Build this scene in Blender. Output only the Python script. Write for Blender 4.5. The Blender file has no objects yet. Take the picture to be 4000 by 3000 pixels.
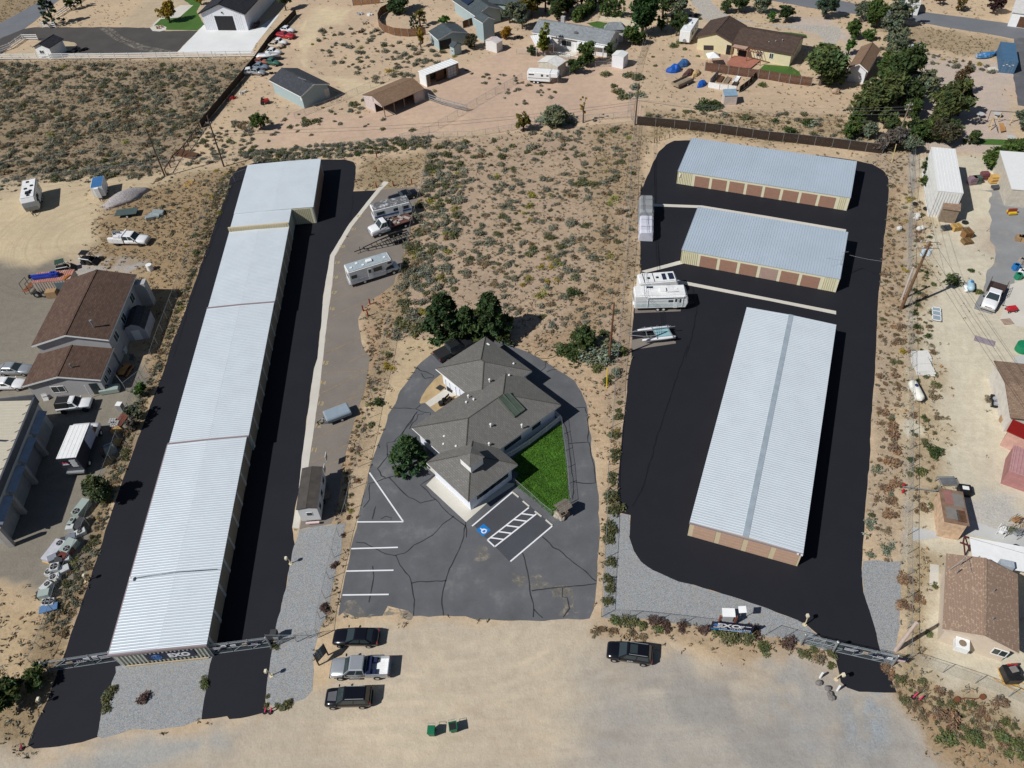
import bpy, bmesh, math, random
import numpy as np
from mathutils import Vector, Matrix, noise as mnoise
from mathutils.geometry import tessellate_polygon
R=math.radians; PI=math.pi; cos=math.cos; sin=math.sin; ru=random.uniform; rr0=random.random
random.seed(7); rng=np.random.default_rng(7)
S=bpy.context.scene
FPX,PITCH,ROLL,CAMH=3050.0,R(46.0),R(-3.75),77.0
cr,sr=cos(ROLL),sin(ROLL)
X0=Vector((1,0,0)); U0=Vector((0,sin(PITCH),cos(PITCH))); FW=Vector((0,cos(PITCH),-sin(PITCH)))
CR=X0*cr+U0*sr; CU=-X0*sr+U0*cr
cd=bpy.data.cameras.new('camera'); cam=bpy.data.objects.new('camera',cd); S.collection.objects.link(cam)
cd.sensor_width=36; cd.lens=FPX/4000*36; cd.clip_start=.5; cd.clip_end=6000
mw=Matrix((CR,CU,-FW)).transposed().to_4x4(); mw.translation=(0,0,CAMH); cam.matrix_world=mw
S.camera=cam
SUN_EL=R(45); SUN_AZ=R(25)          # light travels towards +x, a little away from the camera
w=bpy.data.worlds.new('World'); S.world=w; w.use_nodes=True
nt=w.node_tree; bg=nt.nodes['Background']; sk=nt.nodes.new('ShaderNodeTexSky'); sk.sky_type='NISHITA'
sk.sun_disc=False; sk.sun_elevation=SUN_EL; sk.sun_rotation=math.atan2(-cos(SUN_AZ),-sin(SUN_AZ)); sk.altitude=1400
nt.links.new(sk.outputs[0],bg.inputs[0]); bg.inputs[1].default_value=.05
sd=bpy.data.lights.new('sun','SUN'); sd.energy=4.6; sd.angle=R(.53); sd.color=(1,.985,.955)
so=bpy.data.objects.new('sun',sd); S.collection.objects.link(so)
dv=Vector((cos(SUN_AZ)*cos(SUN_EL),sin(SUN_AZ)*cos(SUN_EL),-sin(SUN_EL)))
so.rotation_euler=dv.to_track_quat('-Z','Y').to_euler(); so.location=(-60,-20,120)
S.view_settings.view_transform='Standard'; S.view_settings.look='None'; S.view_settings.exposure=0; S.view_settings.gamma=1
def g(p,z=0.0):
    x=(p[0]-2000)/FPX; y=-(p[1]-1500)/FPX
    d=CR*x+CU*y+FW; t=(z-CAMH)/d.z
    return Vector((d.x*t,d.y*t,z))
def tp(c,r,x,y):
    s=2.212 if r<3 else 1.746
    return (c*1000+x/s,(0,650,1350,2050)[r]+y/s)
def t(c,r,x,y,z=0.0): return g(tp(c,r,x,y),z)
def v(x,y,z=0.0): return g((x*1.80832,y*1.80832),z)
def hgt(base,top):
    b=g(base); best=min((i*.05 for i in range(1,500)),key=lambda z:(g(top,z)-b).to_2d().length)
    return best
def TL(c,r,*xy): return [tp(c,r,xy[i],xy[i+1]) for i in range(0,len(xy),2)]
MATS={}
def lin(a): a/=255; return a/12.92 if a<=.04045 else ((a+.055)/1.055)**2.4
def ph(r,gg,b,k=1.25): return (lin(r)/k,lin(gg)/k,lin(b)/k)
class NT:
    def __init__(s,name):
        m=bpy.data.materials.new(name); m.use_nodes=True; s.m=m; s.t=m.node_tree; s.b=s.t.nodes['Principled BSDF']
    def n(s,ty,**k):
        o=s.t.nodes.new(ty)
        for a,b in k.items():
            if hasattr(o,a) and a not in('Scale','Detail'): setattr(o,a,b)
            else: o.inputs[a].default_value=b
        return o
    def l(s,a,b): s.t.links.new(a,b)
def mixc(N,fac,a,b,mode='MIX'):
    o=N.n('ShaderNodeMix',data_type='RGBA',blend_type=mode)
    for sock,val in ((o.inputs[0],fac),(o.inputs[6],a),(o.inputs[7],b)):
        if hasattr(val,'is_linked') or isinstance(val,bpy.types.NodeSocket): N.l(val,sock)
        elif isinstance(val,(int,float)): sock.default_value=val
        else: sock.default_value=(*val[:3],1)
    return o.outputs[2]
def noise(N,vec,scale,detail=3,rough=.6):
    o=N.n('ShaderNodeTexNoise'); o.inputs['Scale'].default_value=scale; o.inputs['Detail'].default_value=detail; o.inputs['Roughness'].default_value=rough
    N.l(vec,o.inputs['Vector']); return o.outputs['Fac']
def ramp(N,f,a,b,ca=(0,0,0),cb=(1,1,1)):
    o=N.n('ShaderNodeMapRange'); N.l(f,o.inputs[0]); o.inputs[1].default_value=a; o.inputs[2].default_value=b; return o.outputs[0]
def mat(name,col,rough=.75,metal=0,var=.16,sc=1.5,fine=.10,fsc=25,bump=0,spec=.35,coat=0,dirt=None):
    if name in MATS: return MATS[name]
    N=NT(name); tc=N.n('ShaderNodeTexCoord').outputs['Object']; c=col
    f=ramp(N,noise(N,tc,sc,4),.25,.75); lo=tuple(x*(1-var) for x in col); hi=tuple(min(1,x*(1+var)) for x in col)
    c=mixc(N,f,lo,hi)
    if fine:
        f2=ramp(N,noise(N,tc,fsc,2),.3,.7); c=mixc(N,f2,c,tuple([1-fine*2]*3),'MULTIPLY') if False else mixc(N,mulf(N,f2,fine*2),c,(0.0,0.0,0.0))
    if dirt:
        f3=ramp(N,noise(N,tc,dirt[1],5,.7),.5,.72); c=mixc(N,mulf(N,f3,dirt[2]),c,dirt[0])
    N.l(c,N.b.inputs['Base Color'])
    N.b.inputs['Roughness'].default_value=rough; N.b.inputs['Metallic'].default_value=metal
    N.b.inputs['Specular IOR Level'].default_value=spec; N.b.inputs['Coat Weight'].default_value=coat
    if bump:
        bp=N.n('ShaderNodeBump'); bp.inputs['Strength'].default_value=bump; bp.inputs['Distance'].default_value=.05
        N.l(noise(N,tc,fsc,3),bp.inputs['Height']); N.l(bp.outputs[0],N.b.inputs['Normal'])
    MATS[name]=N.m; return N.m
def mulf(N,f,k):
    o=N.n('ShaderNodeMath',operation='MULTIPLY'); N.l(f,o.inputs[0])
    if isinstance(k,bpy.types.NodeSocket): N.l(k,o.inputs[1])
    else: o.inputs[1].default_value=k
    return o.outputs[0]
def shingle(name,c1,c2,w=.34,h=.2,rot=0,mort=None,speck=None):
    if name in MATS: return MATS[name]
    N=NT(name); tc=N.n('ShaderNodeTexCoord').outputs['Object']
    mp=N.n('ShaderNodeMapping'); mp.inputs['Rotation'].default_value=(0,0,rot); N.l(tc,mp.inputs[0])
    br=N.n('ShaderNodeTexBrick'); N.l(mp.outputs[0],br.inputs['Vector'])
    br.inputs['Color1'].default_value=(*c1,1); br.inputs['Color2'].default_value=(*c2,1)
    br.inputs['Mortar'].default_value=(*(mort or tuple(x*.55 for x in c1)),1)
    br.inputs['Scale'].default_value=1; br.inputs['Brick Width'].default_value=w; br.inputs['Row Height'].default_value=h
    br.inputs['Mortar Size'].default_value=.018; br.inputs['Mortar Smooth'].default_value=.3
    c=br.outputs[0]
    if speck:
        b2=N.n('ShaderNodeTexBrick'); N.l(mp.outputs[0],b2.inputs['Vector']); b2.inputs['Scale'].default_value=1
        b2.inputs['Brick Width'].default_value=w; b2.inputs['Row Height'].default_value=h; b2.inputs['Mortar Size'].default_value=0.01
        b2.inputs['Color1'].default_value=(0,0,0,1); b2.inputs['Color2'].default_value=(1,1,1,1); b2.inputs['Mortar'].default_value=(0,0,0,1)
        c=mixc(N,ramp(N,b2.outputs[0],speck[1],speck[1]+.06),c,speck[0])
    c=mixc(N,mulf(N,ramp(N,noise(N,tc,.35,4),.3,.75),.45),c,tuple(x*.75 for x in c1))
    c=mixc(N,mulf(N,ramp(N,noise(N,tc,9,3),.35,.7),.35),c,tuple(x*.6 for x in c2))
    N.l(c,N.b.inputs['Base Color']); N.b.inputs['Roughness'].default_value=.92; N.b.inputs['Specular IOR Level'].default_value=.2
    MATS[name]=N.m; return N.m
def leafmat(name,col,var=.35):
    if name in MATS: return MATS[name]
    N=NT(name); at=N.n('ShaderNodeAttribute',attribute_name='tint').outputs['Color']
    oi=N.n('ShaderNodeObjectInfo').outputs['Random']
    c=mixc(N,1.0,at,col,'MULTIPLY')
    c=mixc(N,mulf(N,oi,.30),c,tuple(x*.45 for x in col))
    N.l(c,N.b.inputs['Base Color']); N.b.inputs['Roughness'].default_value=.8; N.b.inputs['Specular IOR Level'].default_value=.15
    tr=N.n('ShaderNodeBsdfTranslucent'); N.l(c,tr.inputs[0]); mx=N.n('ShaderNodeMixShader'); mx.inputs[0].default_value=.18
    N.l(N.b.outputs[0],mx.inputs[1]); N.l(tr.outputs[0],mx.inputs[2]); N.l(mx.outputs[0],N.t.nodes['Material Output'].inputs[0])
    MATS[name]=N.m; return N.m
def glassmat():
    if 'glass' in MATS: return MATS['glass']
    N=NT('glass'); N.b.inputs['Base Color'].default_value=(.03,.042,.045,1); N.b.inputs['Roughness'].default_value=.06; N.b.inputs['Specular IOR Level'].default_value=.6
    MATS['glass']=N.m; return N.m
def chainmat(name='chain_link',dens=.13,col=(.35,.37,.38),cell=.07):
    if name in MATS: return MATS[name]
    N=NT(name); uv=N.n('ShaderNodeUVMap').outputs[0]; sx=N.n('ShaderNodeSeparateXYZ'); N.l(uv,sx.inputs[0]); outs=[]
    for sg in (1,-1):
        a=N.n('ShaderNodeMath',operation='MULTIPLY_ADD'); N.l(sx.outputs[1],a.inputs[0]); a.inputs[1].default_value=sg; N.l(sx.outputs[0],a.inputs[2])
        d=N.n('ShaderNodeMath',operation='DIVIDE'); N.l(a.outputs[0],d.inputs[0]); d.inputs[1].default_value=cell
        f=N.n('ShaderNodeMath',operation='FRACT'); N.l(d.outputs[0],f.inputs[0])
        k=N.n('ShaderNodeMath',operation='LESS_THAN'); N.l(f.outputs[0],k.inputs[0]); k.inputs[1].default_value=dens/2; outs.append(k.outputs[0])
    mxx=N.n('ShaderNodeMath',operation='MAXIMUM'); N.l(outs[0],mxx.inputs[0]); N.l(outs[1],mxx.inputs[1])
    tr=N.n('ShaderNodeBsdfTransparent'); ms=N.n('ShaderNodeMixShader'); N.l(mxx.outputs[0],ms.inputs[0]); N.l(tr.outputs[0],ms.inputs[1])
    N.b.inputs['Base Color'].default_value=(*col,1); N.b.inputs['Roughness'].default_value=.5; N.b.inputs['Metallic'].default_value=.4
    N.l(N.b.outputs[0],ms.inputs[2]); N.l(ms.outputs[0],N.t.nodes['Material Output'].inputs[0]); MATS[name]=N.m; return N.m
COL=S.collection
def tag(o,label,cat,group=None):
    o['label']=label; o['category']=cat
    if group: o['group']=group
    return o
def E(name,label,cat,loc=(0,0,0),rz=0,group=None):
    o=bpy.data.objects.new(name,None); COL.objects.link(o); o.empty_display_size=.3
    o.location=loc; o.rotation_euler=(0,0,rz); return tag(o,label,cat,group)
def link(name,me,parent=None):
    o=bpy.data.objects.new(name,me); COL.objects.link(o)
    if parent: o.parent=parent
    return o
class M:
    def __init__(s): s.v=[]; s.f=[]; s.uv={}
    def add(s,vs,fs):
        n=len(s.v); s.v+=[tuple(p) for p in vs]; s.f+=[tuple(i+n for i in f) for f in fs]; return s
    def box(s,x0,y0,z0,x1,y1,z1):
        return s.add([(x0,y0,z0),(x1,y0,z0),(x1,y1,z0),(x0,y1,z0),(x0,y0,z1),(x1,y0,z1),(x1,y1,z1),(x0,y1,z1)],
            [(0,3,2,1),(4,5,6,7),(0,1,5,4),(1,2,6,5),(2,3,7,6),(3,0,4,7)])
    def cbox(s,cx,cy,cz,lx,ly,lz,rz=0):
        c,k=cos(rz),sin(rz); vs=[]
        for dz in(-.5,.5):
            for dx,dy in((-.5,-.5),(.5,-.5),(.5,.5),(-.5,.5)):
                X,Y=dx*lx,dy*ly; vs.append((cx+X*c-Y*k,cy+X*k+Y*c,cz+dz*lz))
        return s.add(vs,[(0,3,2,1),(4,5,6,7),(0,1,5,4),(1,2,6,5),(2,3,7,6),(3,0,4,7)])
    def cyl(s,p,q,r0,r1=None,n=8,cap=True):
        r1=r0 if r1 is None else r1; p=Vector(p); q=Vector(q); d=(q-p)
        if d.length<1e-6: return s
        d.normalize(); a=d.orthogonal().normalized(); b=d.cross(a); vs=[]
        for c_,r_ in((p,r0),(q,r1)):
            for i in range(n):
                th=2*PI*i/n; vs.append(c_+(a*cos(th)+b*sin(th))*r_)
        fs=[(i,(i+1)%n,n+(i+1)%n,n+i) for i in range(n)]
        if cap: fs+=[tuple(range(n-1,-1,-1)),tuple(range(n,2*n))]
        return s.add(vs,fs)
    def tube(s,pts,r,n=5):
        for a,b in zip(pts,pts[1:]): s.cyl(a,b,r,r,n)
        return s
    def prism(s,poly,z0,z1):
        n=len(poly); s.add([(*p[:2],z0) for p in poly]+[(*p[:2],z1) for p in poly],
            [(i,(i+1)%n,n+(i+1)%n,n+i) for i in range(n)]+[tuple(range(n-1,-1,-1)),tuple(range(n,2*n))]); return s
    def prof(s,poly,y0,y1,tp=0):   # side profile (x,z) extruded over y
        n=len(poly); s.add([(p[0],y0,p[1]) for p in poly]+[(p[0],y1,p[1]) for p in poly],
            [(i,(i+1)%n,n+(i+1)%n,n+i) for i in range(n)]+[tuple(range(n-1,-1,-1)),tuple(range(n,2*n))]); return s
    def profx(s,poly,x0,x1):       # (y,z) extruded over x
        n=len(poly); s.add([(x0,p[0],p[1]) for p in poly]+[(x1,p[0],p[1]) for p in poly],
            [(i,(i+1)%n,n+(i+1)%n,n+i) for i in range(n)]+[tuple(range(n-1,-1,-1)),tuple(range(n,2*n))]); return s
    def loft(s,rings):
        n=len(rings[0]); vs=[p for r in rings for p in r]; fs=[]
        for k in range(len(rings)-1):
            for i in range(n): fs.append((k*n+i,k*n+(i+1)%n,(k+1)*n+(i+1)%n,(k+1)*n+i))
        fs+=[tuple(range(n-1,-1,-1)),tuple(range((len(rings)-1)*n,len(rings)*n))]
        return s.add(vs,fs)
    def slab(s,pts,th):            # quad/polygon in 3d given thickness along its normal
        P=[Vector(p) for p in pts]; nrm=(P[1]-P[0]).cross(P[2]-P[0]).normalized()
        if nrm.z<0: nrm=-nrm
        n=len(P); return s.add(P+[p+nrm*th for p in P],[(i,(i+1)%n,n+(i+1)%n,n+i) for i in range(n)]+[tuple(range(n-1,-1,-1)),tuple(range(n,2*n))])
    def sph(s,c,rx,ry=None,rz=None,n=10,m=6):
        ry=ry or rx; rz=rz or rx; vs=[(c[0],c[1],c[2]-rz)]
        for j in range(1,m):
            ph_=-PI/2+PI*j/m
            for i in range(n): vs.append((c[0]+rx*cos(ph_)*cos(2*PI*i/n),c[1]+ry*cos(ph_)*sin(2*PI*i/n),c[2]+rz*sin(ph_)))
        vs.append((c[0],c[1],c[2]+rz)); fs=[(0,1+(i+1)%n,1+i) for i in range(n)]
        for j in range(m-2):
            for i in range(n): a=1+j*n; fs.append((a+i,a+(i+1)%n,a+n+(i+1)%n,a+n+i))
        a=1+(m-2)*n; fs+=[(a+i,a+(i+1)%n,len(vs)-1) for i in range(n)]
        return s.add(vs,fs)
    def mesh(s,name,m,bev=0,smooth=False):
        me=bpy.data.meshes.new(name); me.from_pydata(s.v,[],s.f)
        bm=bmesh.new(); bm.from_mesh(me)
        bmesh.ops.recalc_face_normals(bm,faces=bm.faces)
        if bev: bmesh.ops.bevel(bm,geom=[e for e in bm.edges if e.calc_face_angle(0)>.5],offset=bev,segments=2,affect='EDGES',clamp_overlap=True)
        bm.to_mesh(me); bm.free()
        if smooth:
            for p in me.polygons: p.use_smooth=True
        me.materials.append(m); return me
    def bd(s,name,m,parent=None,bev=0,smooth=False): return link(name,s.mesh(name,m,bev,smooth),parent)
def text(name,body,size,m,parent,loc,rot=(0,0,0),ext=.004,sx=1,bold=0,align='CENTER'):
    cu=bpy.data.curves.new(name,'FONT'); cu.body=body; cu.size=size; cu.extrude=ext; cu.align_x=align; cu.align_y='CENTER'; cu.offset=bold
    cu.resolution_u=3
    o=bpy.data.objects.new(name,cu); COL.objects.link(o)
    me=bpy.data.meshes.new_from_object(o); bpy.data.objects.remove(o); bpy.data.curves.remove(cu)
    me.materials.clear(); me.materials.append(m); o=link(name,me,parent); o.location=loc; o.rotation_euler=rot; o.scale=(sx,1,1); return o
def copyt(root,loc,rz,label=None,group=None):
    r=root.copy(); COL.objects.link(r); r.location=loc; r.rotation_euler=(0,0,rz)
    if label: r['label']=label
    if group: r['group']=group
    def rec(a,b):
        for ch in a.children:
            c=ch.copy(); COL.objects.link(c); c.parent=b; rec(ch,c)
    rec(root,r); return r
def rot2(vec,a): c,s=cos(a),sin(a); return Vector((vec[0]*c-vec[1]*s,vec[0]*s+vec[1]*c,0))
def frame(sw,se,nw,z):
    a,b,c=g(sw,z),g(se,z),g(nw,z); d=(b-a).to_2d(); L=d.length; d.normalize(); n=Vector((-d.y,d.x)); Wd=(c-a).to_2d().dot(n)
    return Vector((a.x,a.y,0)),math.atan2(d.y,d.x),L,Wd
def wob(pts,step=.8,amp=.12,seed=0,z=0):
    out=[]; n=len(pts)
    for i in range(n):
        a,b=pts[i],pts[(i+1)%n]; k=max(1,int((b-a).length/step)); d=(b-a); nn=Vector((-d.y,d.x,0)).normalized()
        for j in range(k):
            p=a+d*(j/k); q=p+nn*(amp*(mnoise.noise(Vector((p.x*.45+seed,p.y*.45,seed)))*1.4+mnoise.noise(Vector((p.x*1.9+seed,p.y*1.9,seed)))*.7))
            q.z=z; out.append(q)
    return out
def sheet(name,px,z,m,amp=.1,step=.8,kind='structure',world=False,parent=None):
    pts=[Vector(p) for p in px] if world else [g(p) for p in px]
    P=wob(pts,step,amp,hash(name)%97*1.0 if False else len(name)*3.1,z) if amp else [Vector((p.x,p.y,z)) for p in pts]
    tri=tessellate_polygon([P]); me=bpy.data.meshes.new(name); me.from_pydata([tuple(p) for p in P],[],[tuple(q) for q in tri])
    bm=bmesh.new(); bm.from_mesh(me); bmesh.ops.recalc_face_normals(bm,faces=bm.faces)
    for f in bm.faces:
        if f.normal.z<0: f.normal_flip()
    bm.to_mesh(me); bm.free(); me.materials.append(m); o=link(name,me,parent)
    if kind: o['kind']=kind
    return o
def ribbon_m(mb,pts,wd,z,jit=False):
    n=len(pts); L=[];Rr=[]
    for i in range(n):
        d=(pts[min(i+1,n-1)]-pts[max(i-1,0)]).to_2d()
        if d.length<1e-6: d=Vector((1,0))
        d.normalize(); ww=wd*.5*(.7+.6*rr0()) if jit else wd*.5
        L.append((pts[i].x-d.y*ww,pts[i].y+d.x*ww,z)); Rr.append((pts[i].x+d.y*ww,pts[i].y-d.x*ww,z))
    mb.add(L+Rr,[(i,n+i,n+i+1,i+1) for i in range(n-1)])
def smoothpl(pts,step=.5,amp=.12):
    out=[]
    for a,b in zip(pts,pts[1:]):
        k=max(1,int((b-a).length/step)); d=b-a; nn=Vector((-d.y,d.x,0)).normalized()
        for j in range(k):
            p=a+d*(j/k); out.append(p+nn*amp*mnoise.noise(Vector((p.x*.8,p.y*.8,3.3))))
    out.append(pts[-1]); return out
# ================================================================= GROUND
def vnoise(x,y,sc,seed):
    x=x/sc+seed*17.3; y=y/sc-seed*9.1
    xi=np.floor(x).astype(np.int64); yi=np.floor(y).astype(np.int64); fx=x-xi; fy=y-yi; fx=fx*fx*(3-2*fx); fy=fy*fy*(3-2*fy)
    def h(a,b): q=np.sin(a*127.1+b*311.7+seed*74.7)*43758.5453; return q-np.floor(q)
    return (h(xi,yi)*(1-fx)+h(xi+1,yi)*fx)*(1-fy)+(h(xi,yi+1)*(1-fx)+h(xi+1,yi+1)*fx)*fy
def sdist(px,py,poly):      # signed distance, >0 inside
    d=np.full(px.shape,1e9); ins=np.zeros(px.shape,bool); n=len(poly)
    for i in range(n):
        ax,ay=poly[i]; bx,by=poly[(i+1)%n]; ex,ey=bx-ax,by-ay; L=ex*ex+ey*ey+1e-9
        k=np.clip(((px-ax)*ex+(py-ay)*ey)/L,0,1); d=np.minimum(d,np.hypot(px-ax-k*ex,py-ay-k*ey))
        c=(ay>py)!=(by>py); ins^=c&(px<(bx-ax)*(py-ay)/((by-ay)+1e-12)+ax)
    return np.where(ins,d,-d)
gx=np.concatenate([[-3000,-900,-400,-240],np.arange(-175,-62,.7),np.arange(-62,62,.36),np.arange(62,175,.7),[240,400,900,3000]])
gy=np.concatenate([[-1500,-300,-60],np.arange(8,18,.7),np.arange(18,52,.3),np.arange(52,262,.7),[330,500,1000,3500]])
GX,GY=np.meshgrid(gx,gy); nx,ny=len(gx),len(gy); PX,PY=GX.ravel(),GY.ravel()
wx=PX+3.2*(vnoise(PX,PY,5,1)-.5)+1.5*(vnoise(PX,PY,1.7,2)-.5); wy=PY+3.2*(vnoise(PX,PY,5,3)-.5)+1.5*(vnoise(PX,PY,1.7,4)-.5)
SK=1.0
base=np.array(ph(198,176,148,1.02)); colr=np.tile(base,(len(PX),1)); grass=np.full(len(PX),.25); grav=np.zeros(len(PX)); ring=np.zeros(len(PX)); rut=np.zeros(len(PX))
def desat(c,k=.70):
    l=.3*c[0]+.55*c[1]+.15*c[2]; return [l+(x-l)*k for x in c]
def paint(xy,rgb,soft=2.0,gr=None,gv=None,k=1.0,patch=None,sharp=False):
    global colr,grass,grav
    poly=[g((xy[i]*1.80832,xy[i+1]*1.80832)).to_2d() for i in range(0,len(xy),2)]
    d=sdist(PX if sharp else wx,PY if sharp else wy,[(p.x,p.y) for p in poly]); a=np.clip(d/soft+.5,0,1)*k
    if patch: a=a*np.clip((vnoise(PX,PY,patch[0],patch[2])*.65+vnoise(PX,PY,patch[0]*.35,patch[2]+5)*.35-patch[1])*5+.5,0,1)
    a=a[:,None];
    if rgb is not None: colr=colr*(1-a)+np.array(desat(ph(*rgb,1.06)))*a
    if gr is not None: grass=grass*(1-a[:,0])+gr*a[:,0]
    if gv is not None: grav=grav*(1-a[:,0])+gv*a[:,0]
paint([-200,130,545,128,440,280,350,380,0,395,-300,420],(166,144,113),3,.9)            # scrub field
paint([-200,180,545,160,480,230,380,300,0,395,-300,420],(146,127,97),3,1,k=.7,patch=(7,.45,2))
paint([930,310,1370,265,1365,800,1300,1000,1050,720,850,760,880,480],(190,160,128),2,.55) # central lot
paint([1180,640,1370,560,1330,830,1130,760],(182,146,104),4,.9,k=.75,patch=(4,.4,4))
paint([1260,260,1380,260,1370,620,1280,600],(180,150,108),4,.9,k=.85,patch=(5,.35,6))
paint([520,250,640,0,900,-40,1380,-40,1400,265,930,305,520,330],(205,173,134),3,.15)      # dirt yards behind
paint([640,235,780,250,860,200,1130,90,1390,150,1375,240,930,300,560,320],(206,170,138),3,.1)
paint([1060,170,1180,190,1300,230,1370,245,1200,265,980,280],(200,164,136),4,.1,k=.6,patch=(4,.4,8))
paint([1380,100,1500,90,1720,170,1850,200,1840,280,1390,262],(204,172,132),3,.2)
paint([690,15,760,20,740,50,690,60,665,110,690,160,850,180,800,235,660,140,640,60],(214,188,142),2,.05)
paint([1390,240,1830,250,1900,325,1390,262],(188,160,116),2,.9)
paint([1960,120,2110,130,2190,150,2180,330,1970,330],(196,172,152),3,.05,.3)             # gravel yard
paint([1700,40,1800,40,1860,120,1790,130],(196,176,160),3,.05)
paint([1880,40,2300,110,2300,150,1960,100],(182,156,114),2,.7)
paint([1500,-20,1560,40,1800,85,1880,110,1700,100,1500,60],(205,178,140),3,.1)
paint([330,-30,640,-30,590,70,500,90,230,105],(196,172,134),2,.1)
paint([0,60,200,-60,-300,-60,-300,150],(165,140,100),3,.8)
paint([110,90,190,80,130,120,20,122],(200,178,135),1,.1,sharp=True)
paint([-200,395,360,375,520,350,470,500,380,700,320,850,-200,900],(203,178,134),2,.15)
paint([240,430,520,352,470,500,400,650,330,590,210,580,215,500],(172,140,92),4,.95)
paint([200,540,330,560,300,590,170,585],(170,164,160),3,.1,.5,patch=(3,.3,3))
paint([-300,560,50,545,120,560,200,600,300,800,330,820,300,950,220,1100,170,1290,0,1265,-300,1300],(136,127,111),2,.02,.12)
paint([-300,500,150,400,230,520,90,570,-300,560],(206,182,136),3,.05)
paint([290,590,420,580,360,780,340,800,300,810],(186,150,96),2,.9)
paint([-300,1255,150,1290,230,1150,140,1420,60,1640,-300,1700],(202,170,120),3,.5)
paint([520,350,500,420,440,560,400,680,340,830,280,1000,220,1200,150,1420,70,1640,-100,1660,40,1480,110,1330,180,1200,240,1050,310,850,370,680,420,560,470,420],(158,134,92),2,1)
paint([520,350,500,420,440,560,400,680,340,830,280,1000,220,1200,150,1420,70,1640,0,1640,60,1480,130,1330,200,1200,260,1050,330,850,390,680,440,560,490,420],(172,142,98),2,1,k=.8,patch=(2.4,.45,4))
paint([770,345,930,325,915,420,895,520,870,640,800,900,745,1130,700,1330,660,1330,720,1100,760,900,800,660,880,400,760,410],(178,150,108),2,.8)
paint([800,365,890,340,870,410,790,410],(160,140,92),3,1)
paint([840,430,895,420,840,650,800,760,770,900,735,1120,715,1080,760,850,790,700],(196,150,106),2,.8,k=.8,patch=(3,.4,3))
paint([860,730,1000,720,960,770,880,880,820,1000,760,1300,735,1330,790,1050,830,850],(210,180,128),2,.3)
paint([1080,720,1230,760,1330,850,1330,1300,1300,1345,1285,1200,1290,1000,1260,860,1180,770],(205,170,124),2,.5)
paint([1370,270,1400,300,1385,500,1370,700,1345,900,1330,1100,1312,1340,1300,1300,1325,1000,1345,700,1365,400],(186,158,122),1.5,.8)
paint([1440,290,1900,325,1925,400,1960,340,1960,320,1400,262,1380,300],(184,156,110),2,.95)
paint([1860,340,1970,330,1965,600,1950,900,1945,1220,1870,1220,1890,800,1915,500,1925,420],(192,166,132),2,.6)
paint([1905,420,1960,400,1960,700,1900,700],(182,148,106),3,.95,k=.8,patch=(4,.35,7))
paint([1964,330,1978,330,1972,600,1968,900,1964,1240,1948,1240,1955,900,1958,600],(150,144,138),.8,.3,.6,sharp=True)  # fabric strip under the fence
paint([1985,340,2300,330,2300,1700,1960,1500,1975,900],(210,198,168),2,.12)
paint([1975,420,2020,470,2010,640,2030,800,2030,1100,1960,1130,1965,700],(190,162,112),3,.8,k=.85,patch=(4,.35,5))
paint([2130,480,2210,520,2180,560,2120,540],(182,140,112),4,.1,k=.6)
paint([1975,1150,2020,1180,2010,1420,2300,1560,2300,1700,1950,1500],(186,160,112),2,.8)
paint([2090,1080,2220,1080,2220,1180,2060,1150],(190,184,172),2,.1,.4)
paint([-300,1640,60,1630,450,1560,700,1480,720,1340,1290,1340,1340,1400,1700,1450,1960,1510,2300,1700,2300,2000,-300,2000],(193,175,148),2,.03)
paint([900,1350,1290,1345,1330,1480,1250,1660,700,1660,650,1560,850,1500],(206,186,152),4,.03,k=.6)
paint([1250,1450,1450,1480,1950,1530,2100,1660,2100,2000,1200,2000],(174,165,152),5,.03,.08)
paint([1350,1400,1800,1440,1900,1540,2000,1700,1350,1700],(156,150,143),4,.03,.10,k=.75,patch=(5,.45,9))
paint([1700,1440,1830,1480,1800,1640,1600,1500],(160,158,155),3,.03,.18,k=.7,patch=(2.5,.42,3))
paint([1850,1520,1910,1510,1900,1600,1860,1610],(152,158,162),1.5,.02,.5,patch=(1.4,.35,3))
paint([200,1600,480,1560,560,1580,300,1680,0,1690],(166,164,158),3,.02,.25,patch=(3,.42,6))
paint([1280,1340,1450,1330,1700,1380,1800,1440,1700,1440,1500,1390,1280,1380],(190,160,118),1.5,.5)
paint([1890,1420,1960,1480,2300,1650,2300,1800,2000,1600,1950,1520],(180,146,100),2,.7)
paint([690,1340,740,1335,700,1460,640,1530,600,1540,680,1440],(204,172,124),2,.1)
def track(xs,gap=1.7,wd=.32,amt=1.0):
    P=[g((xs[i]*1.80832,xs[i+1]*1.80832)) for i in range(0,len(xs),2)]
    Q=[P[0]]                       # rounded wheel ruts, two per pass
    for a_,b_ in zip(P,P[1:]): Q+=[a_.lerp(b_,.25),a_.lerp(b_,.75)]
    Q.append(P[-1]); global rut
    for s_ in(-gap/2,gap/2):
        R_=[]
        for i,q in enumerate(Q):
            dd=(Q[min(i+1,len(Q)-1)]-Q[max(i-1,0)]).to_2d().normalized(); R_.append((q.x-dd.y*s_,q.y+dd.x*s_))
        dmin=np.full(len(PX),9.)
        for (ax,ay),(bx,by) in zip(R_,R_[1:]):
            ex,ey=bx-ax,by-ay; kk=np.clip(((PX-ax)*ex+(PY-ay)*ey)/(ex*ex+ey*ey+1e-9),0,1); dmin=np.minimum(dmin,np.hypot(PX-ax-kk*ex,PY-ay-kk*ey))
        rut=np.maximum(rut,np.clip(1.25-dmin/wd,0,1)*amt*(.45+.55*vnoise(PX,PY,2.5,11)))
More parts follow.
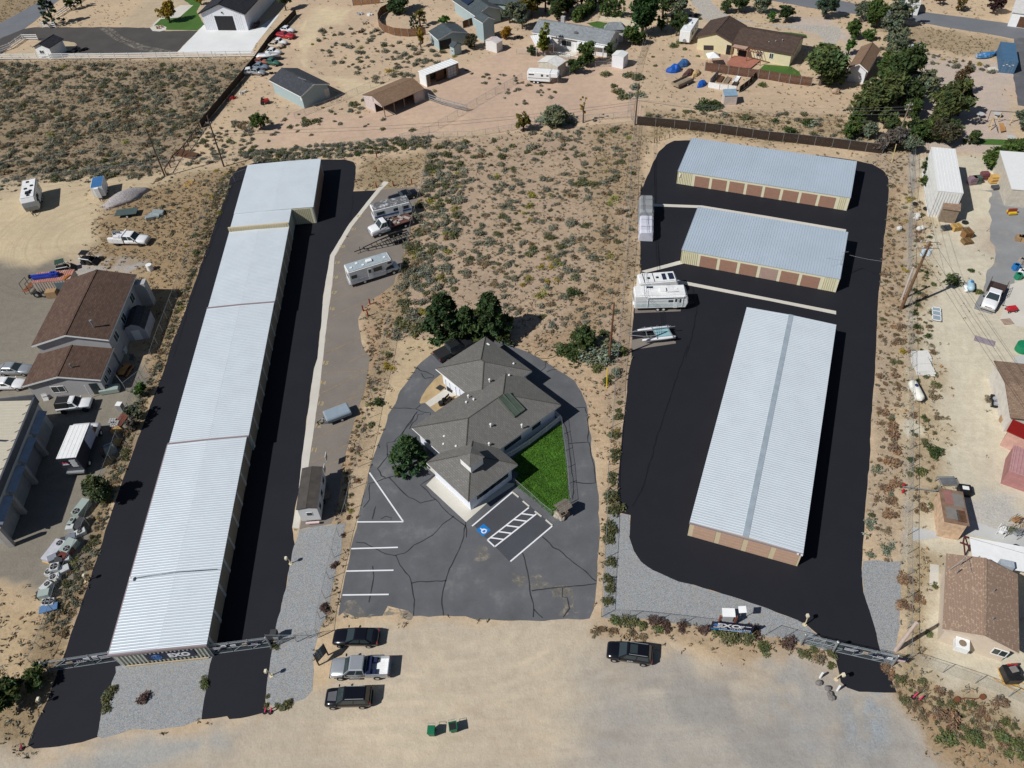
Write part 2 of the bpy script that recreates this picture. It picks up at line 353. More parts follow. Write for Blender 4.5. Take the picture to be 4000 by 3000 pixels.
for xs,am in (((500,1550,700,1590,950,1570,1200,1500,1500,1470,1700,1500,1870,1470),.8),((160,1600,400,1620,700,1600,1000,1620,1400,1600,1800,1560),.7),((900,1340,930,1440,1050,1540,1250,1600,1500,1640),.8),((850,1475,1000,1480,1180,1440,1250,1350),.7),((840,1410,1000,1420,1100,1380,1130,1335),.6),((1430,1400,1600,1450,1760,1530,1900,1620),.7),((1400,1430,1250,1480,1100,1580,900,1650),.6),((300,1650,700,1640,1100,1650,1500,1650),.6),((1840,1510,1800,1560,1650,1600,1400,1640),.8),((820,1500,950,1500,1100,1540,1180,1620),.8),((2130,560,2110,800,2120,1000,2150,1200),.6),((2050,640,2070,850,2060,1000),.5),((1430,90,1420,150,1440,200,1500,240),.8),((660,30,640,80,645,150,700,190,800,235),.8)): track(xs,amt=am)
def ringmask(x,y,r0,r1):
    global ring; c_=v(x,y); d_=np.hypot(PX-c_.x,PY-c_.y); ring=np.maximum(ring,np.clip((r1-d_)/3,0,1)*np.clip((d_-r0)/2,0,1)); return c_
RC=ringmask(190,510,2,22)
me=bpy.data.meshes.new('ground'); idx=np.arange(nx*ny).reshape(ny,nx)
vv=np.zeros((nx*ny,3),np.float32); vv[:,0]=PX; vv[:,1]=PY
ff=np.stack([idx[:-1,:-1],idx[:-1,1:],idx[1:,1:],idx[1:,:-1]],-1).reshape(-1,4)
def fastmesh(name,verts,faces,k=4):
    me=bpy.data.meshes.new(name); nv,nf=len(verts),len(faces)
    me.vertices.add(nv); me.vertices.foreach_set('co',np.asarray(verts,np.float32).ravel())
    me.loops.add(nf*k); me.loops.foreach_set('vertex_index',np.asarray(faces,np.int32).ravel())
    me.polygons.add(nf); me.polygons.foreach_set('loop_start',np.arange(0,nf*k,k,dtype=np.int32))
    try: me.polygons.foreach_set('loop_total',np.full(nf,k,np.int32))
    except Exception: pass
    me.update(calc_edges=True); me.validate(); return me
me=fastmesh('ground',vv,ff)
ca=me.color_attributes.new('soil','FLOAT_COLOR','POINT'); ca.data.foreach_set('color',np.concatenate([colr,np.ones((len(PX),1))],1).astype(np.float32).ravel())
cb=me.color_attributes.new('cover','FLOAT_COLOR','POINT'); cb.data.foreach_set('color',np.stack([grass,grav,ring,rut],1).astype(np.float32).ravel())
N=NT('soil'); pos=N.n('ShaderNodeNewGeometry').outputs['Position']
soil=N.n('ShaderNodeAttribute',attribute_name='soil').outputs['Color']; cov=N.n('ShaderNodeSeparateColor'); N.l(N.n('ShaderNodeAttribute',attribute_name='cover').outputs['Color'],cov.inputs[0])
c=mixc(N,ramp(N,noise(N,pos,.09,5,.65),.3,.7),mixc(N,1.0,soil,(.86,.86,.88),'MULTIPLY'),mixc(N,1.0,soil,(1.1,1.09,1.05),'MULTIPLY'))
c=mixc(N,mulf(N,ramp(N,noise(N,pos,.8,5,.7),.42,.68),.42),c,mixc(N,1.0,soil,(.66,.63,.60),'MULTIPLY'))
c=mixc(N,mulf(N,ramp(N,noise(N,pos,5,3,.7),  .48,.64),.24),c,mixc(N,1.0,soil,(.55,.52,.48),'MULTIPLY'))
sx_=N.n('ShaderNodeVectorMath',operation='DISTANCE'); N.l(pos,sx_.inputs[0]); sx_.inputs[1].default_value=(RC.x,RC.y,0)
cx_=N.n('ShaderNodeCombineXYZ'); N.l(sx_.outputs['Value'],cx_.inputs[0]); c=mixc(N,mulf(N,mulf(N,ramp(N,noise(N,cx_.outputs[0],1.1,4,.7),.45,.62),cov.outputs[2]),.55),c,mixc(N,1.0,soil,(.72,.68,.62),'MULTIPLY'))
rt_=N.n('ShaderNodeAttribute',attribute_name='cover').outputs['Alpha']; c=mixc(N,mulf(N,rt_,.75),c,mixc(N,ramp(N,noise(N,pos,.11,3),.42,.58),mixc(N,1.0,soil,(.74,.70,.66),'MULTIPLY'),mixc(N,1.0,soil,(1.2,1.17,1.1),'MULTIPLY')))
mp=N.n('ShaderNodeMapping'); mp.inputs['Rotation'].default_value=(0,0,.25); mp.inputs['Scale'].default_value=(.06,.9,1); N.l(pos,mp.inputs[0])
c=mixc(N,mulf(N,ramp(N,noise(N,mp.outputs[0],1,4,.6),.5,.7),.22),c,mixc(N,1.0,soil,(1.22,1.2,1.16),'MULTIPLY'))
gm=mulf(N,ramp(N,noise(N,pos,1.3,5,.75),.38,.62),cov.outputs[0])
c=mixc(N,mulf(N,gm,.75),c,mixc(N,ramp(N,noise(N,pos,6,3,.7),.35,.65),ph(122,102,78),ph(180,157,122)))
gm2=mulf(N,ramp(N,noise(N,pos,3.1,4,.75),.52,.66),cov.outputs[0]); c=mixc(N,mulf(N,gm2,.6),c,ph(98,88,66))
vo=N.n('ShaderNodeTexVoronoi'); vo.inputs['Scale'].default_value=7; N.l(pos,vo.inputs['Vector'])
gc=mixc(N,ramp(N,noise(N,vo.outputs['Position'],9,1),.3,.7),mixc(N,1.0,soil,(.55,.58,.62),'MULTIPLY'),mixc(N,1.0,soil,(1.35,1.38,1.4),'MULTIPLY'))
c=mixc(N,mulf(N,cov.outputs[1],.9),c,gc)
N.l(c,N.b.inputs['Base Color']); N.b.inputs['Roughness'].default_value=.95; N.b.inputs['Specular IOR Level'].default_value=.1
bp=N.n('ShaderNodeBump'); bp.inputs['Strength'].default_value=.5; bp.inputs['Distance'].default_value=.12; N.l(noise(N,pos,2.2,6,.7),bp.inputs['Height']); N.l(bp.outputs[0],N.b.inputs['Normal'])
me.materials.append(N.m); o=link('ground',me); o['kind']='structure'
def pavemat(name,col,grain=.25,patch=.18,gsc=14,dust=None,rough=.85,spec=.25,dsc=.35):
    if name in MATS: return MATS[name]
    N=NT(name); pos=N.n('ShaderNodeNewGeometry').outputs['Position']; k=lambda a:tuple(x*a for x in col)
    c=mixc(N,ramp(N,noise(N,pos,.22,5,.65),.3,.7),k(1-patch),k(1+patch))
    c=mixc(N,mulf(N,ramp(N,noise(N,pos,gsc,3,.7),.4,.7),grain*2),c,k(1.7)); c=mixc(N,mulf(N,ramp(N,noise(N,pos,gsc*.6,2,.6),.55,.7),grain),c,k(.5))
    if dust: c=mixc(N,mulf(N,ramp(N,noise(N,pos,dsc,6,.72),dust[1],dust[1]+.2),dust[2]),c,dust[0])
    N.l(c,N.b.inputs['Base Color']); N.b.inputs['Roughness'].default_value=rough; N.b.inputs['Specular IOR Level'].default_value=spec
    bp=N.n('ShaderNodeBump'); bp.inputs['Strength'].default_value=.25; bp.inputs['Distance'].default_value=.02; N.l(noise(N,pos,gsc,3),bp.inputs['Height']); N.l(bp.outputs[0],N.b.inputs['Normal'])
    MATS[name]=N.m; return N.m
def gravmat(name,col,sc=6):
    if name in MATS: return MATS[name]
    N=NT(name); pos=N.n('ShaderNodeNewGeometry').outputs['Position']; k=lambda a,b=1,d=1:(col[0]*a,col[1]*a*b,col[2]*a*d)
    vo=N.n('ShaderNodeTexVoronoi'); vo.inputs['Scale'].default_value=sc; N.l(pos,vo.inputs['Vector'])
    sp=N.n('ShaderNodeSeparateColor'); N.l(vo.outputs['Color'],sp.inputs[0])
    c=mixc(N,sp.outputs[0],k(.62),k(1.38,1,1.01)); c=mixc(N,mulf(N,ramp(N,sp.outputs[1],.75,.8),.7),c,(.42,.34,.24)); c=mixc(N,mulf(N,ramp(N,vo.outputs['Distance'],.35,.75),.35),c,k(.3))
    c=mixc(N,mulf(N,ramp(N,noise(N,pos,.4,5,.7),.5,.75),.3),c,(.30,.26,.2))
    N.l(c,N.b.inputs['Base Color']); N.b.inputs['Roughness'].default_value=.9
    MATS[name]=N.m; return N.m
A_NEW=pavemat('sealed_asphalt',(.0165,.017,.0215),.12,.08,16,rough=.7,spec=.12,dust=(ph(70,68,66),.6,.12))
A_OLD=pavemat('old_asphalt',ph(97,98,101,1.15),.12,.22,12,dust=(ph(146,142,134,1.1),.56,.45),dsc=.22)
A_LOT=pavemat('worn_lot_asphalt',ph(124,116,108,1.1),.16,.12,12,dust=(ph(160,146,124),.56,.45))
A_ROAD=pavemat('road_asphalt',ph(118,120,124),.12,.1,12)
A_MILL=pavemat('asphalt_millings',ph(80,76,74),.25,.2,8,dust=(ph(150,138,120),.62,.35))
CONC=pavemat('concrete',ph(214,208,196),.06,.09,9,dust=(ph(168,158,140),.62,.4))
CONC_W=pavemat('white_concrete',ph(232,232,230),.05,.06,6,dust=(ph(190,188,184),.6,.4))
CONC_G=pavemat('grey_concrete',ph(196,196,194),.06,.1,8,dust=(ph(150,146,140),.6,.4))
GRAV=gravmat('blue_grey_gravel',ph(148,153,157,1.08),17); DUST=pavemat('washed_sand',ph(136,130,120,1.1),.12,.15,8)
_t=DUST.node_tree; _tr=_t.nodes.new('ShaderNodeBsdfTransparent'); _mx=_t.nodes.new('ShaderNodeMixShader'); _ns=_t.nodes.new('ShaderNodeTexNoise'); _ns.inputs['Scale'].default_value=.9; _ns.inputs['Detail'].default_value=7; _ns.inputs['Roughness'].default_value=.75; _gp=_t.nodes.new('ShaderNodeNewGeometry'); _t.links.new(_gp.outputs['Position'],_ns.inputs['Vector']); _mr=_t.nodes.new('ShaderNodeMapRange'); _mr.inputs[1].default_value=.42; _mr.inputs[2].default_value=.62; _t.links.new(_ns.outputs['Fac'],_mr.inputs[0]); _t.links.new(_mr.outputs[0],_mx.inputs[0]); _t.links.new(_tr.outputs[0],_mx.inputs[1]); _t.links.new(_t.nodes['Principled BSDF'].outputs[0],_mx.inputs[2]); _t.links.new(_mx.outputs[0],_t.nodes['Material Output'].inputs[0])
LAWN=pavemat('lawn_soil',(.05,.11,.02),.3,.2,9)
strip_l=TL(1,1,1105,130,1040,205,925,350,790,520,640,770,620,900,600,1000,580,1150,560,1400,530,1659)+TL(1,2,500,200,440,650,400,950,370,1250,315,1570)
strip_r=TL(1,1,1150,135,1075,210,985,320,830,520,680,780,660,1000,640,1150,620,1300,595,1500,580,1659)+TL(1,2,545,400,495,750,455,1040,400,1400,370,1580)
left_lot=TL(1,0,0,1400,300,1385,560,1378,760,1378,840,1400,862,1440,855,1540,845,1640)+TL(1,1,840,215,1035,208)+strip_l[1:]+TL(1,3,270,140,220,330,190,480,140,700,110,850,90,980,70,1180,66,1280)+TL(0,3,1640,1318,1565,1325,1550,1300,1460,1322,1375,1330,1300,1000,800,1000,720,1200,680,1340,665,1450,560,1480,400,1515,230,1528,190,1500,210,1440,330,1180,395,1000,430,900,470,800,570,500,650,250,735,0)+TL(0,2,1100,1050,1250,640,1380,320,1480,0)+TL(0,1,1600,1240,1720,900,1870,470,1960,230,1990,100,2060,15)
sheet('asphalt_drive',left_lot,.008,A_NEW,.10)
right_lot=TL(2,0,1540,1212,1400,1215,1330,1250,1270,1310,1220,1400,1190,1480,1150,1560,1130,1620)+TL(2,1,1118,130,1110,200,1108,400,1105,620,1108,820,1110,900,1085,980,1060,1130,1050,1300,1040,1450,1035,1640)+TL(2,2,1015,200,990,400,960,700,935,900,920,1100,905,1300,935,1450,1020,1465,1018,1640)+TL(2,3,800,80,830,180,880,250,960,310,1140,385,1300,430,1500,490,1746,570)+TL(3,3,120,620,200,650,270,690,340,750,440,840,470,950,485,1020,495,1075,540,1110,620,1140,800,1152,880,1145,850,1080,800,960,750,800,720,650,690,580,650,460,640,350,650,150,658,0)+TL(3,2,850,1300,880,900,895,600,920,300,930,100)+TL(3,1,935,1550,940,1400,950,1200,960,1100,985,850,1000,650,1025,450,1045,250,1040,100,1010,50)+TL(3,0,990,1470,900,1420,780,1390,500,1350,0,1300)
sheet('asphalt_drive',right_lot,.008,A_NEW,.08)
sheet('gravel_bed',TL(0,3,790,960,1450,890,1440,950,1400,1130,1375,1330,1250,1370,1100,1390,900,1400,800,1430,700,1450,670,1440,690,1290,720,1200,790,1010),.012,GRAV,.18)
sheet('gravel_bed',TL(1,3,295,30,450,10,610,-10,570,200,510,480,470,640,440,700,400,830,395,1000,385,1130,330,1180,260,1215,130,1245,75,1220,70,1180,90,980,110,850,140,700,190,480,220,330,262,150),.012,GRAV,.18)
sheet('gravel_bed',TL(2,2,845,1440,935,1450,1020,1465,1018,1640)+TL(2,3,800,80,830,180,880,250,960,310,1140,385,1300,430,1500,490,1746,570)+TL(3,3,120,620,200,650,270,690,340,750,440,840,420,870,240,800,0,760)+TL(2,3,1250,690,900,640,620,635,630,400,640,100),.006,GRAV,.15)
sheet('gravel_bed',TL(3,3,648,245,905,250,905,400,900,600,885,800,850,960,800,960,750,800,720,650,690,580,650,460,640,350),.012,GRAV,.12)
sheet('parking_strip',TL(1,1,1090,200,1395,175,1400,230,1330,560,1260,800,1230,900,1190,1020,1110,1080,1020,1140,920,1230,885,1310,890,1400,905,1500,940,1600,985,1640)+TL(1,2,975,200,930,400,870,600,810,800,760,1000,740,1080,700,1450,650,1540,370,1590)+strip_r[::-1][1:-1],.010,A_LOT,.14)
sheet('concrete_gutter',strip_l+strip_r[::-1],.016,CONC,.03)
for q in (TL(2,1,1208,322,1640,338,2212,430)+TL(3,1,675,545,672,567,0,470)+TL(2,1,2100,440,1630,360,1208,345),
          TL(2,1,1115,905,1450,815,1480,840,1160,920),
          TL(2,1,1113,920,1160,922,1400,975,2212,1135)+TL(3,1,588,1250,588,1280,0,1160)+TL(2,1,2100,1140,1380,1000,1240,960,1113,945)):
    sheet('concrete_gutter',q,.016,CONC,.0)
for q in (TL(2,1,1062,1175,1460,1235,1455,1252,1060,1268),TL(2,1,1035,1500,1200,1470,1415,1512,1415,1530,1045,1585,1030,1560),TL(2,1,1110,590,1205,590,1203,628,1108,626)):
    sheet('parking_pad',q,.014,A_LOT,0)
office=TL(1,3,560,620,600,595,680,630,860,620,900,550,950,560,1030,590,1075,625,1280,620,1430,620,1490,645,1746,652)+TL(2,3,270,650,530,640,560,570,575,450,580,300,590,150,600,0)+TL(2,2,745,1400,740,1200,715,1000,690,900,660,700,640,500,600,400,540,310,430,230,300,150,150,60,0,5)+TL(1,1,2120,1470,2030,1463,1900,1462,1780,1475,1650,1560)+TL(1,2,1520,75,1390,180,1330,280,1250,390,1200,500,1150,600,1090,760,1040,900,990,1050,950,1200,920,1350,880,1500,860,1640)+TL(1,3,690,0,650,160,610,330,585,480)
sheet('parking_lot',office,.008,A_OLD,.16)
for q in (TL(2,3,0,330,90,350,180,340,260,390,300,400,400,430,440,530,460,610,350,620,345,520,280,490,260,450,150,470,110,410,0,390),TL(1,3,600,600,620,520,700,545,760,600,860,618,900,550,960,565,1060,610,1060,640,600,640),TL(1,3,1480,170,1560,130,1620,200,1560,250,1500,240)):
    sheet('washed_sand',q,.011,DUST,.55,.3)
sheet('sand_island',TL(1,2,1600,240,1540,290,1480,370,1430,440,1412,490,1420,502,1460,496,1500,530,1550,575,1660,520,1780,440,1740,300),.013,mat('island_sand',ph(206,178,134),.95,var=.2,sc=.8,fine=.15),.1)
sheet('walkway',TL(1,2,1462,495,1640,372,1700,375,1760,430,1650,440,1505,530),.018,CONC,0)
sheet('walkway',TL(1,2,1470,1205,1560,1115,1600,1100,1850,1300,2100,1180,2212,1190)+TL(2,2,40,1190,10,1215)+TL(1,2,2000,1360,1815,1525),.018,CONC,0)
sheet('walkway',TL(1,2,1440,1020,1480,1005,1600,1110,1560,1125),.017,CONC,0)
sheet('parking_bay',[(1848,2050),(2004,1920),(2158,2052),(1989,2193)],.011,pavemat('patch_asphalt',ph(72,74,79,1.1),.2,.15,12,dust=(ph(105,100,94),.6,.3)),.06)
sheet('lawn',TL(2,2,425,672,436,800,470,1050,498,1388,420,1400,345,1470,250,1380,160,1310,20,1197,60,1100,-60,1040,50,940,230,800),.012,LAWN,.04)
sheet('road',TL(0,0,-200,290,0,200,330,20,420,-60,640,-60,500,10,440,60,330,160,210,250,0,345,-200,420),.008,A_ROAD,.2,2)
sheet('driveway',TL(0,0,0,335,200,250,300,235,900,235,1300,240,1430,268,1712,265,1520,457,600,460,560,440,640,430,665,390,640,365,500,350,330,350,290,330,150,340,0,480,-100,500),.012,A_MILL,.2,1)
sheet('concrete_apron',TL(0,0,1760,215,1900,255,2212,250)+TL(1,0,210,115,120,230,0,380)+TL(0,0,2165,462,1525,460,1712,265),.016,CONC_W,0)
sheet('lawn',TL(0,0,1310,225,1385,150,1650,45,1560,-20,1760,-20,1700,100,1765,215,1705,262,1440,258,1400,225),.012,LAWN,.1)
sheet('walkway',TL(0,0,1310,220,1385,150,1560,45,1670,45,1550,150,1390,165,1330,222),.015,CONC,0)
sheet('walkway',TL(0,0,1295,240,1320,222,1400,218,1440,235,1430,260,1380,272,1320,268),.017,CONC,.02)
sheet('road',TL(2,0,1700,-120,2212,-40)+TL(3,0,560,-10,900,60,1200,85,1750,155,2212,222,2600,290,2600,430,2000,310,1500,230,1250,180,900,140,700,115,370,68,0,0)+TL(2,0,1700,-70),.008,A_ROAD,.15,2)
sheet('gravel_lane',TL(2,0,1530,-30,1680,-30,1800,90,1930,165,2212,212)+TL(3,0,300,215,600,230,640,290,590,390,500,370,430,280,200,250,0,215)+TL(2,0,1990,190,1730,200,1640,150,1590,80),.012,gravmat('pale_gravel',ph(196,190,180),9),.4)
sheet('parking_lot',TL(3,0,2130,325,2120,640,2160,910,2300,925,2400,330),.010,A_OLD,.2,1)
sheet('driveway',TL(3,1,1740,195,1930,225,1920,360,1930,500,1915,640,1975,700,1950,830,1890,940,1830,1100,1780,1230,1950,1285,2060,1150,2150,950,2300,900,2300,90,2000,215),.010,pavemat('blue_grey_asphalt',ph(146,146,146),.12,.15,9,dust=(ph(190,172,140),.55,.6)),.4,1)
sheet('lawn',TL(3,0,1810,1200,2300,1215,2300,1255,1790,1250),.012,LAWN,.1)
sheet('lawn',TL(3,0,-10,560,200,575,270,620,300,680,0,635)+TL(2,0,2120,610,2180,560),.012,LAWN,.1)
sheet('lawn',TL(3,0,0,275,60,275,200,280,330,300,340,330,200,330,100,300),.012,LAWN,.1)
sheet('lawn',TL(2,0,640,200,740,185,900,215,1080,240,1110,260,1040,280,940,280,700,230),.012,LAWN,.1)
sheet('pale_bed',TL(2,0,760,130,900,140,1000,170,1110,200,1100,240,960,215,830,190,750,180),.012,mat('pale_bed',ph(228,212,184),.95),.15)
sheet('concrete_slab',TL(3,2,1250,1570,1420,1600,1560,1640,1680,1600,1730,1500,1960,1580,2080,1600,2300,1620)+TL(3,3,1746,190,1560,110,1350,60,1210,80,990,110,985,20),.012,CONC_G,.04)
sheet('concrete_slab',TL(3,1,2095,1020,2300,960,2300,1300,2260,1400,2000,1350,2040,1200),.013,CONC,.04)
sheet('concrete_slab',TL(3,2,2130,100,2230,80,2230,210,2110,190),.013,CONC_G,.02)
sheet('concrete_slab',TL(3,2,1985,600,2060,400,2070,300,2140,320,2110,480,2080,600),.013,CONC_G,.02)
sheet('concrete_slab',TL(3,2,1950,200,2040,205,2035,285,1940,278),.013,CONC,.02)
sheet('concrete_slab',TL(3,3,1105,265,1165,275,1165,425,1098,415),.013,CONC,.02)
sheet('patio',TL(2,0,1850,560,1900,500,1960,470,2080,490,2160,520,2060,600,1900,590),.3,mat('red_deck',ph(184,122,102),.8),0)
sheet('patio',TL(2,0,1700,530,1790,470,1870,480,1860,570,1740,580),.02,mat('brick_patio',ph(190,160,140),.85,var=.3,sc=4),0)
sheet('patio',TL(2,0,370,480,400,400,560,405,560,470,480,500),.02,CONC,0)
WP=mat('white_line_paint',ph(240,240,242,1.15),.6,var=.06,fine=.04); YP=mat('faded_yellow_paint',ph(158,138,110),.8,var=.25,sc=2)
mb=M()
for a,b in ((tp(1,2,980,1098),tp(1,2,1270,1518)),(tp(1,2,870,1524),tp(1,2,1274,1522)),(tp(1,3,650,163),tp(1,3,968,154)),(tp(1,3,616,316),tp(1,3,938,310)),(tp(1,3,590,479),tp(1,3,905,475)),
    (tp(1,2,1867,1560),(2002,1922)),((2157,2055),tp(1,3,1735,250))): ribbon_m(mb,[g(a),g(a)*.5+g(b)*.5,g(b)],.17,.016)
A,B,Cc,D=g(tp(2,2,145,1400)),g(tp(2,2,210,1455)),g(tp(1,3,1628,150)),g(tp(1,3,1578,104))
for p,q in((A,D),(B,Cc),(D,Cc)): ribbon_m(mb,[p,q],.17,.016)
for i in range(5):
    f=.19+i*.185; ribbon_m(mb,[A.lerp(D,f),B.lerp(Cc,f-.145)],.17,.0165)
o=mb.bd('painted_lines',WP); o['kind']='structure'
mb=M()
for a in ((880,480,960,455),(780,630,900,585),(700,770,795,735),(745,870,790,850),(660,1028,790,985),(655,1162,960,1040),(640,1305,980,1150),(600,1615,900,1480),(1080,310,1140,290),(1290,185,1380,180),(960,700,1180,665)):
    ribbon_m(mb,[g(tp(1,1,*a[:2])),g(tp(1,1,*a[2:]))],.12,.0145)
for a in ((600,70,740,10),(800,145,960,60),(585,235,970,215),(560,412,970,216),(790,490,920,415),(540,600,850,440),(510,803,850,630),(485,1012,800,852),(600,1040,760,975)):
    ribbon_m(mb,[g(tp(1,2,*a[:2])),g(tp(1,2,*a[2:]))],.13,.0145)
o=mb.bd('stall_lines',YP); o['kind']='structure'
NP=mat('stall_number_paint',ph(190,168,118),.8)
for s_,c,r,x,y in (('11',1,2,503,902),('12',1,2,535,692),('13',1,2,558,502),('14',1,2,577,322),('15',1,2,600,150),('16',1,1,655,1230),('17',1,1,672,1092),('18',1,1,685,957),('19',1,1,700,832),('20',1,1,745,692),('21',1,1,845,543),('22',1,1,890,430)):
    o=text('stall_number',s_,.95,NP,None,t(c,r,x,y,.02),(0,0,R(-8)),.002,bold=.03); o['kind']='structure'
mb=M()
for q in ((920,235,1050,330,1250,410,1520,455),(880,240,1000,330,1200,420,1400,460)): ribbon_m(mb,smoothpl([g(tp(0,0,q[i],q[i+1])) for i in range(0,8,2)],1.5,.2),1.3,.0135)
o=mb.bd('dust_tracks',DUST); o['kind']='structure'
SEAL=mat('crack_sealant',(.034,.034,.037),.6); mb=M()
for c,r,xs in ((1,3,(680,122,740,125,800,155,860,185,950,215,1000,300,1040,350,1060,400,1072,450,1078,580,1073,620)),(1,3,(950,215,1010,195,1080,140,1200,70,1270,0,1350,-60)),(1,3,(1060,400,1130,390,1300,380)),
  (1,3,(1430,-60,1430,0,1420,80,1380,180,1320,300,1300,380,1280,450,1268,540,1280,620)),(1,2,(1815,1659,1810,1560,1700,1480,1550,1330,1420,1205,1560,1110)),(1,2,(1150,1140,1200,1190,1280,1270,1320,1310,1420,1360,1550,1330)),
  (1,2,(970,1190,1100,1155,1210,1120,1310,1060)),(1,2,(1050,1060,1130,960,1140,900,1130,840,1190,830,1240,780,1330,680,1395,570)),(1,2,(1190,830,1230,820,1260,770,1310,690,1390,580)),(1,2,(1190,535,1280,545,1380,550,1420,515)),
  (1,2,(1380,550,1430,575,1510,580,1505,600)),(1,2,(1390,190,1420,215,1470,230,1540,260,1530,280,1460,285,1430,240)),(1,2,(1050,1060,1080,1130,1120,1140)),(1,2,(1330,720,1350,670,1390,640,1400,600,1450,590)),
  (2,2,(290,140,290,190,250,220)),(2,2,(440,640,485,770,500,900,510,1100,530,1180,640,1190,730,1185)),(2,2,(490,845,560,840,660,835,650,600,630,530,540,540)),(2,2,(530,1180,525,1330)),(2,2,(660,835,680,920,715,1050,720,1180)),(2,2,(300,230,340,210,385,205)),
  (2,3,(210,80,280,155,320,175,450,280,575,385)),(2,3,(575,405,450,415,250,435,135,450)),(2,3,(75,190,110,330,135,500,150,575,145,630)),(2,3,(150,575,210,635)),(2,3,(345,430,345,490,380,495,390,570,350,630)),
  (1,3,(800,280,805,350,790,430,770,530)),(1,2,(1000,1500,1020,1450,1035,1390)),(1,2,(930,1400,980,1330,985,1200)),(1,2,(1080,1500,1120,1480,1170,1490,1160,1510)),
  (1,2,(1130,940,1250,960))):
    ribbon_m(mb,smoothpl([g(tp(c,r,xs[i],xs[i+1])) for i in range(0,len(xs),2)],.5,.18),.125,.0125,True)
o=mb.bd('crack_sealant',SEAL); o['kind']='structure'
mb=M()
for c,r,xs in ((2,2,(1515,0,1450,200,1360,470,1250,800,1180,1050,1120,1250,1040,1390)),(0,1,(2060,30,1960,300,1800,750,1650,1150,1500,1650)),(1,1,(840,220,830,350,820,450)),(2,1,(1550,1000,1600,1200,1570,1400,1500,1650)),(1,1,(1090,0,1090,1))):
    ribbon_m(mb,smoothpl([g(tp(c,r,xs[i],xs[i+1])) for i in range(0,len(xs),2)],.8,.2),.16,.0126,True)
o=mb.bd('asphalt_seams',mat('asphalt_seam',(.007,.007,.009),.6)); o['kind']='structure'
sq=[tp(1,2,1967,1540),tp(1,2,2028,1595),tp(1,2,1962,1648),tp(1,2,1902,1593)]
sheet('accessible_bay_sign',sq,.0165,mat('sign_blue_paint',ph(20,132,214),.6,var=.06),0)
ctr=sum((g(p) for p in sq),Vector())/4; ux=((g(sq[1])-g(sq[2]))).to_2d().normalized(); ux=Vector((ux.x,ux.y,0)); uy=Vector((-ux.y,ux.x,0)); k=.0125
uy=-uy if uy.y<0 and False else uy
def sp(x,y): return ctr+ux*(x*k*42)+uy*(y*k*42)
mb=M()
ribbon_m(mb,[sp(-.18,.55),sp(-.13,.05),sp(.28,.03),sp(.48,-.5),sp(.62,-.46)],.17,.0205); ribbon_m(mb,[sp(-.15,.25),sp(.22,.22)],.12,.0206)
ribbon_m(mb,[sp(-.1+.5*cos(a),-.3+.5*sin(a)) for a in [R(q) for q in range(110,350,15)]],.13,.0207)
mb.prism([(p.x,p.y) for p in [sp(-.18+.13*cos(q*PI/5),.72+.13*sin(q*PI/5)) for q in range(10)]],.018,.0208)
o=mb.bd('accessible_bay_symbol',WP); o['kind']='structure'
# ================================================================= BUILDERS
GLASS=glassmat(); WHITE=mat('white_paint',(.78,.78,.77),.5,var=.06,fine=.04); DARK=mat('dark_plastic',(.015,.015,.017),.6); STEEL=mat('galvanised_steel',(.45,.47,.48),.4,.6); CHROME=mat('bright_metal',(.7,.7,.72),.2,.9)
RUBBER=mat('tyre_rubber',(.018,.018,.018),.85); BLACKM=mat('black_steel',(.012,.012,.013),.5); WOODP=mat('weathered_pole_wood',(.11,.075,.05),.9,var=.4,sc=2); RED=mat('red_paint',(.42,.03,.03),.5)
PINEW=mat('fresh_pallet_wood',ph(218,176,104),.85,var=.2,sc=4); GREYW=mat('grey_weathered_wood',ph(150,132,112),.9,var=.3,sc=4); BROWNW=mat('brown_stained_wood',(.12,.06,.032),.85,var=.35,sc=3); DKWOOD=mat('dark_fence_wood',(.05,.035,.026),.9,var=.5,sc=3)
def ribs(mb,P0,P1,P2,P3,step,w_,h_):
    P0,P1,P2,P3=map(Vector,(P0,P1,P2,P3)); n=(P1-P0).cross(P3-P0).normalized()
    if n.z<0: n=-n
    L=(P1-P0).length; d=(P1-P0)/L; k=int(L/step); vs=[];fs=[]
    for i in range(k+1):
        u=min(L-w_,max(w_,i*step)); f=u/L
        a=P0.lerp(P1,f); b=P3.lerp(P2,f); m=len(vs)
        vs+=[a-d*w_/2,a-d*w_*.1+n*h_,a+d*w_*.1+n*h_,a+d*w_/2,b-d*w_/2,b-d*w_*.1+n*h_,b+d*w_*.1+n*h_,b+d*w_/2]
        fs+=[(m,m+1,m+5,m+4),(m+1,m+2,m+6,m+5),(m+2,m+3,m+7,m+6),(m,m+3,m+2,m+1)]
    mb.add(vs,fs)
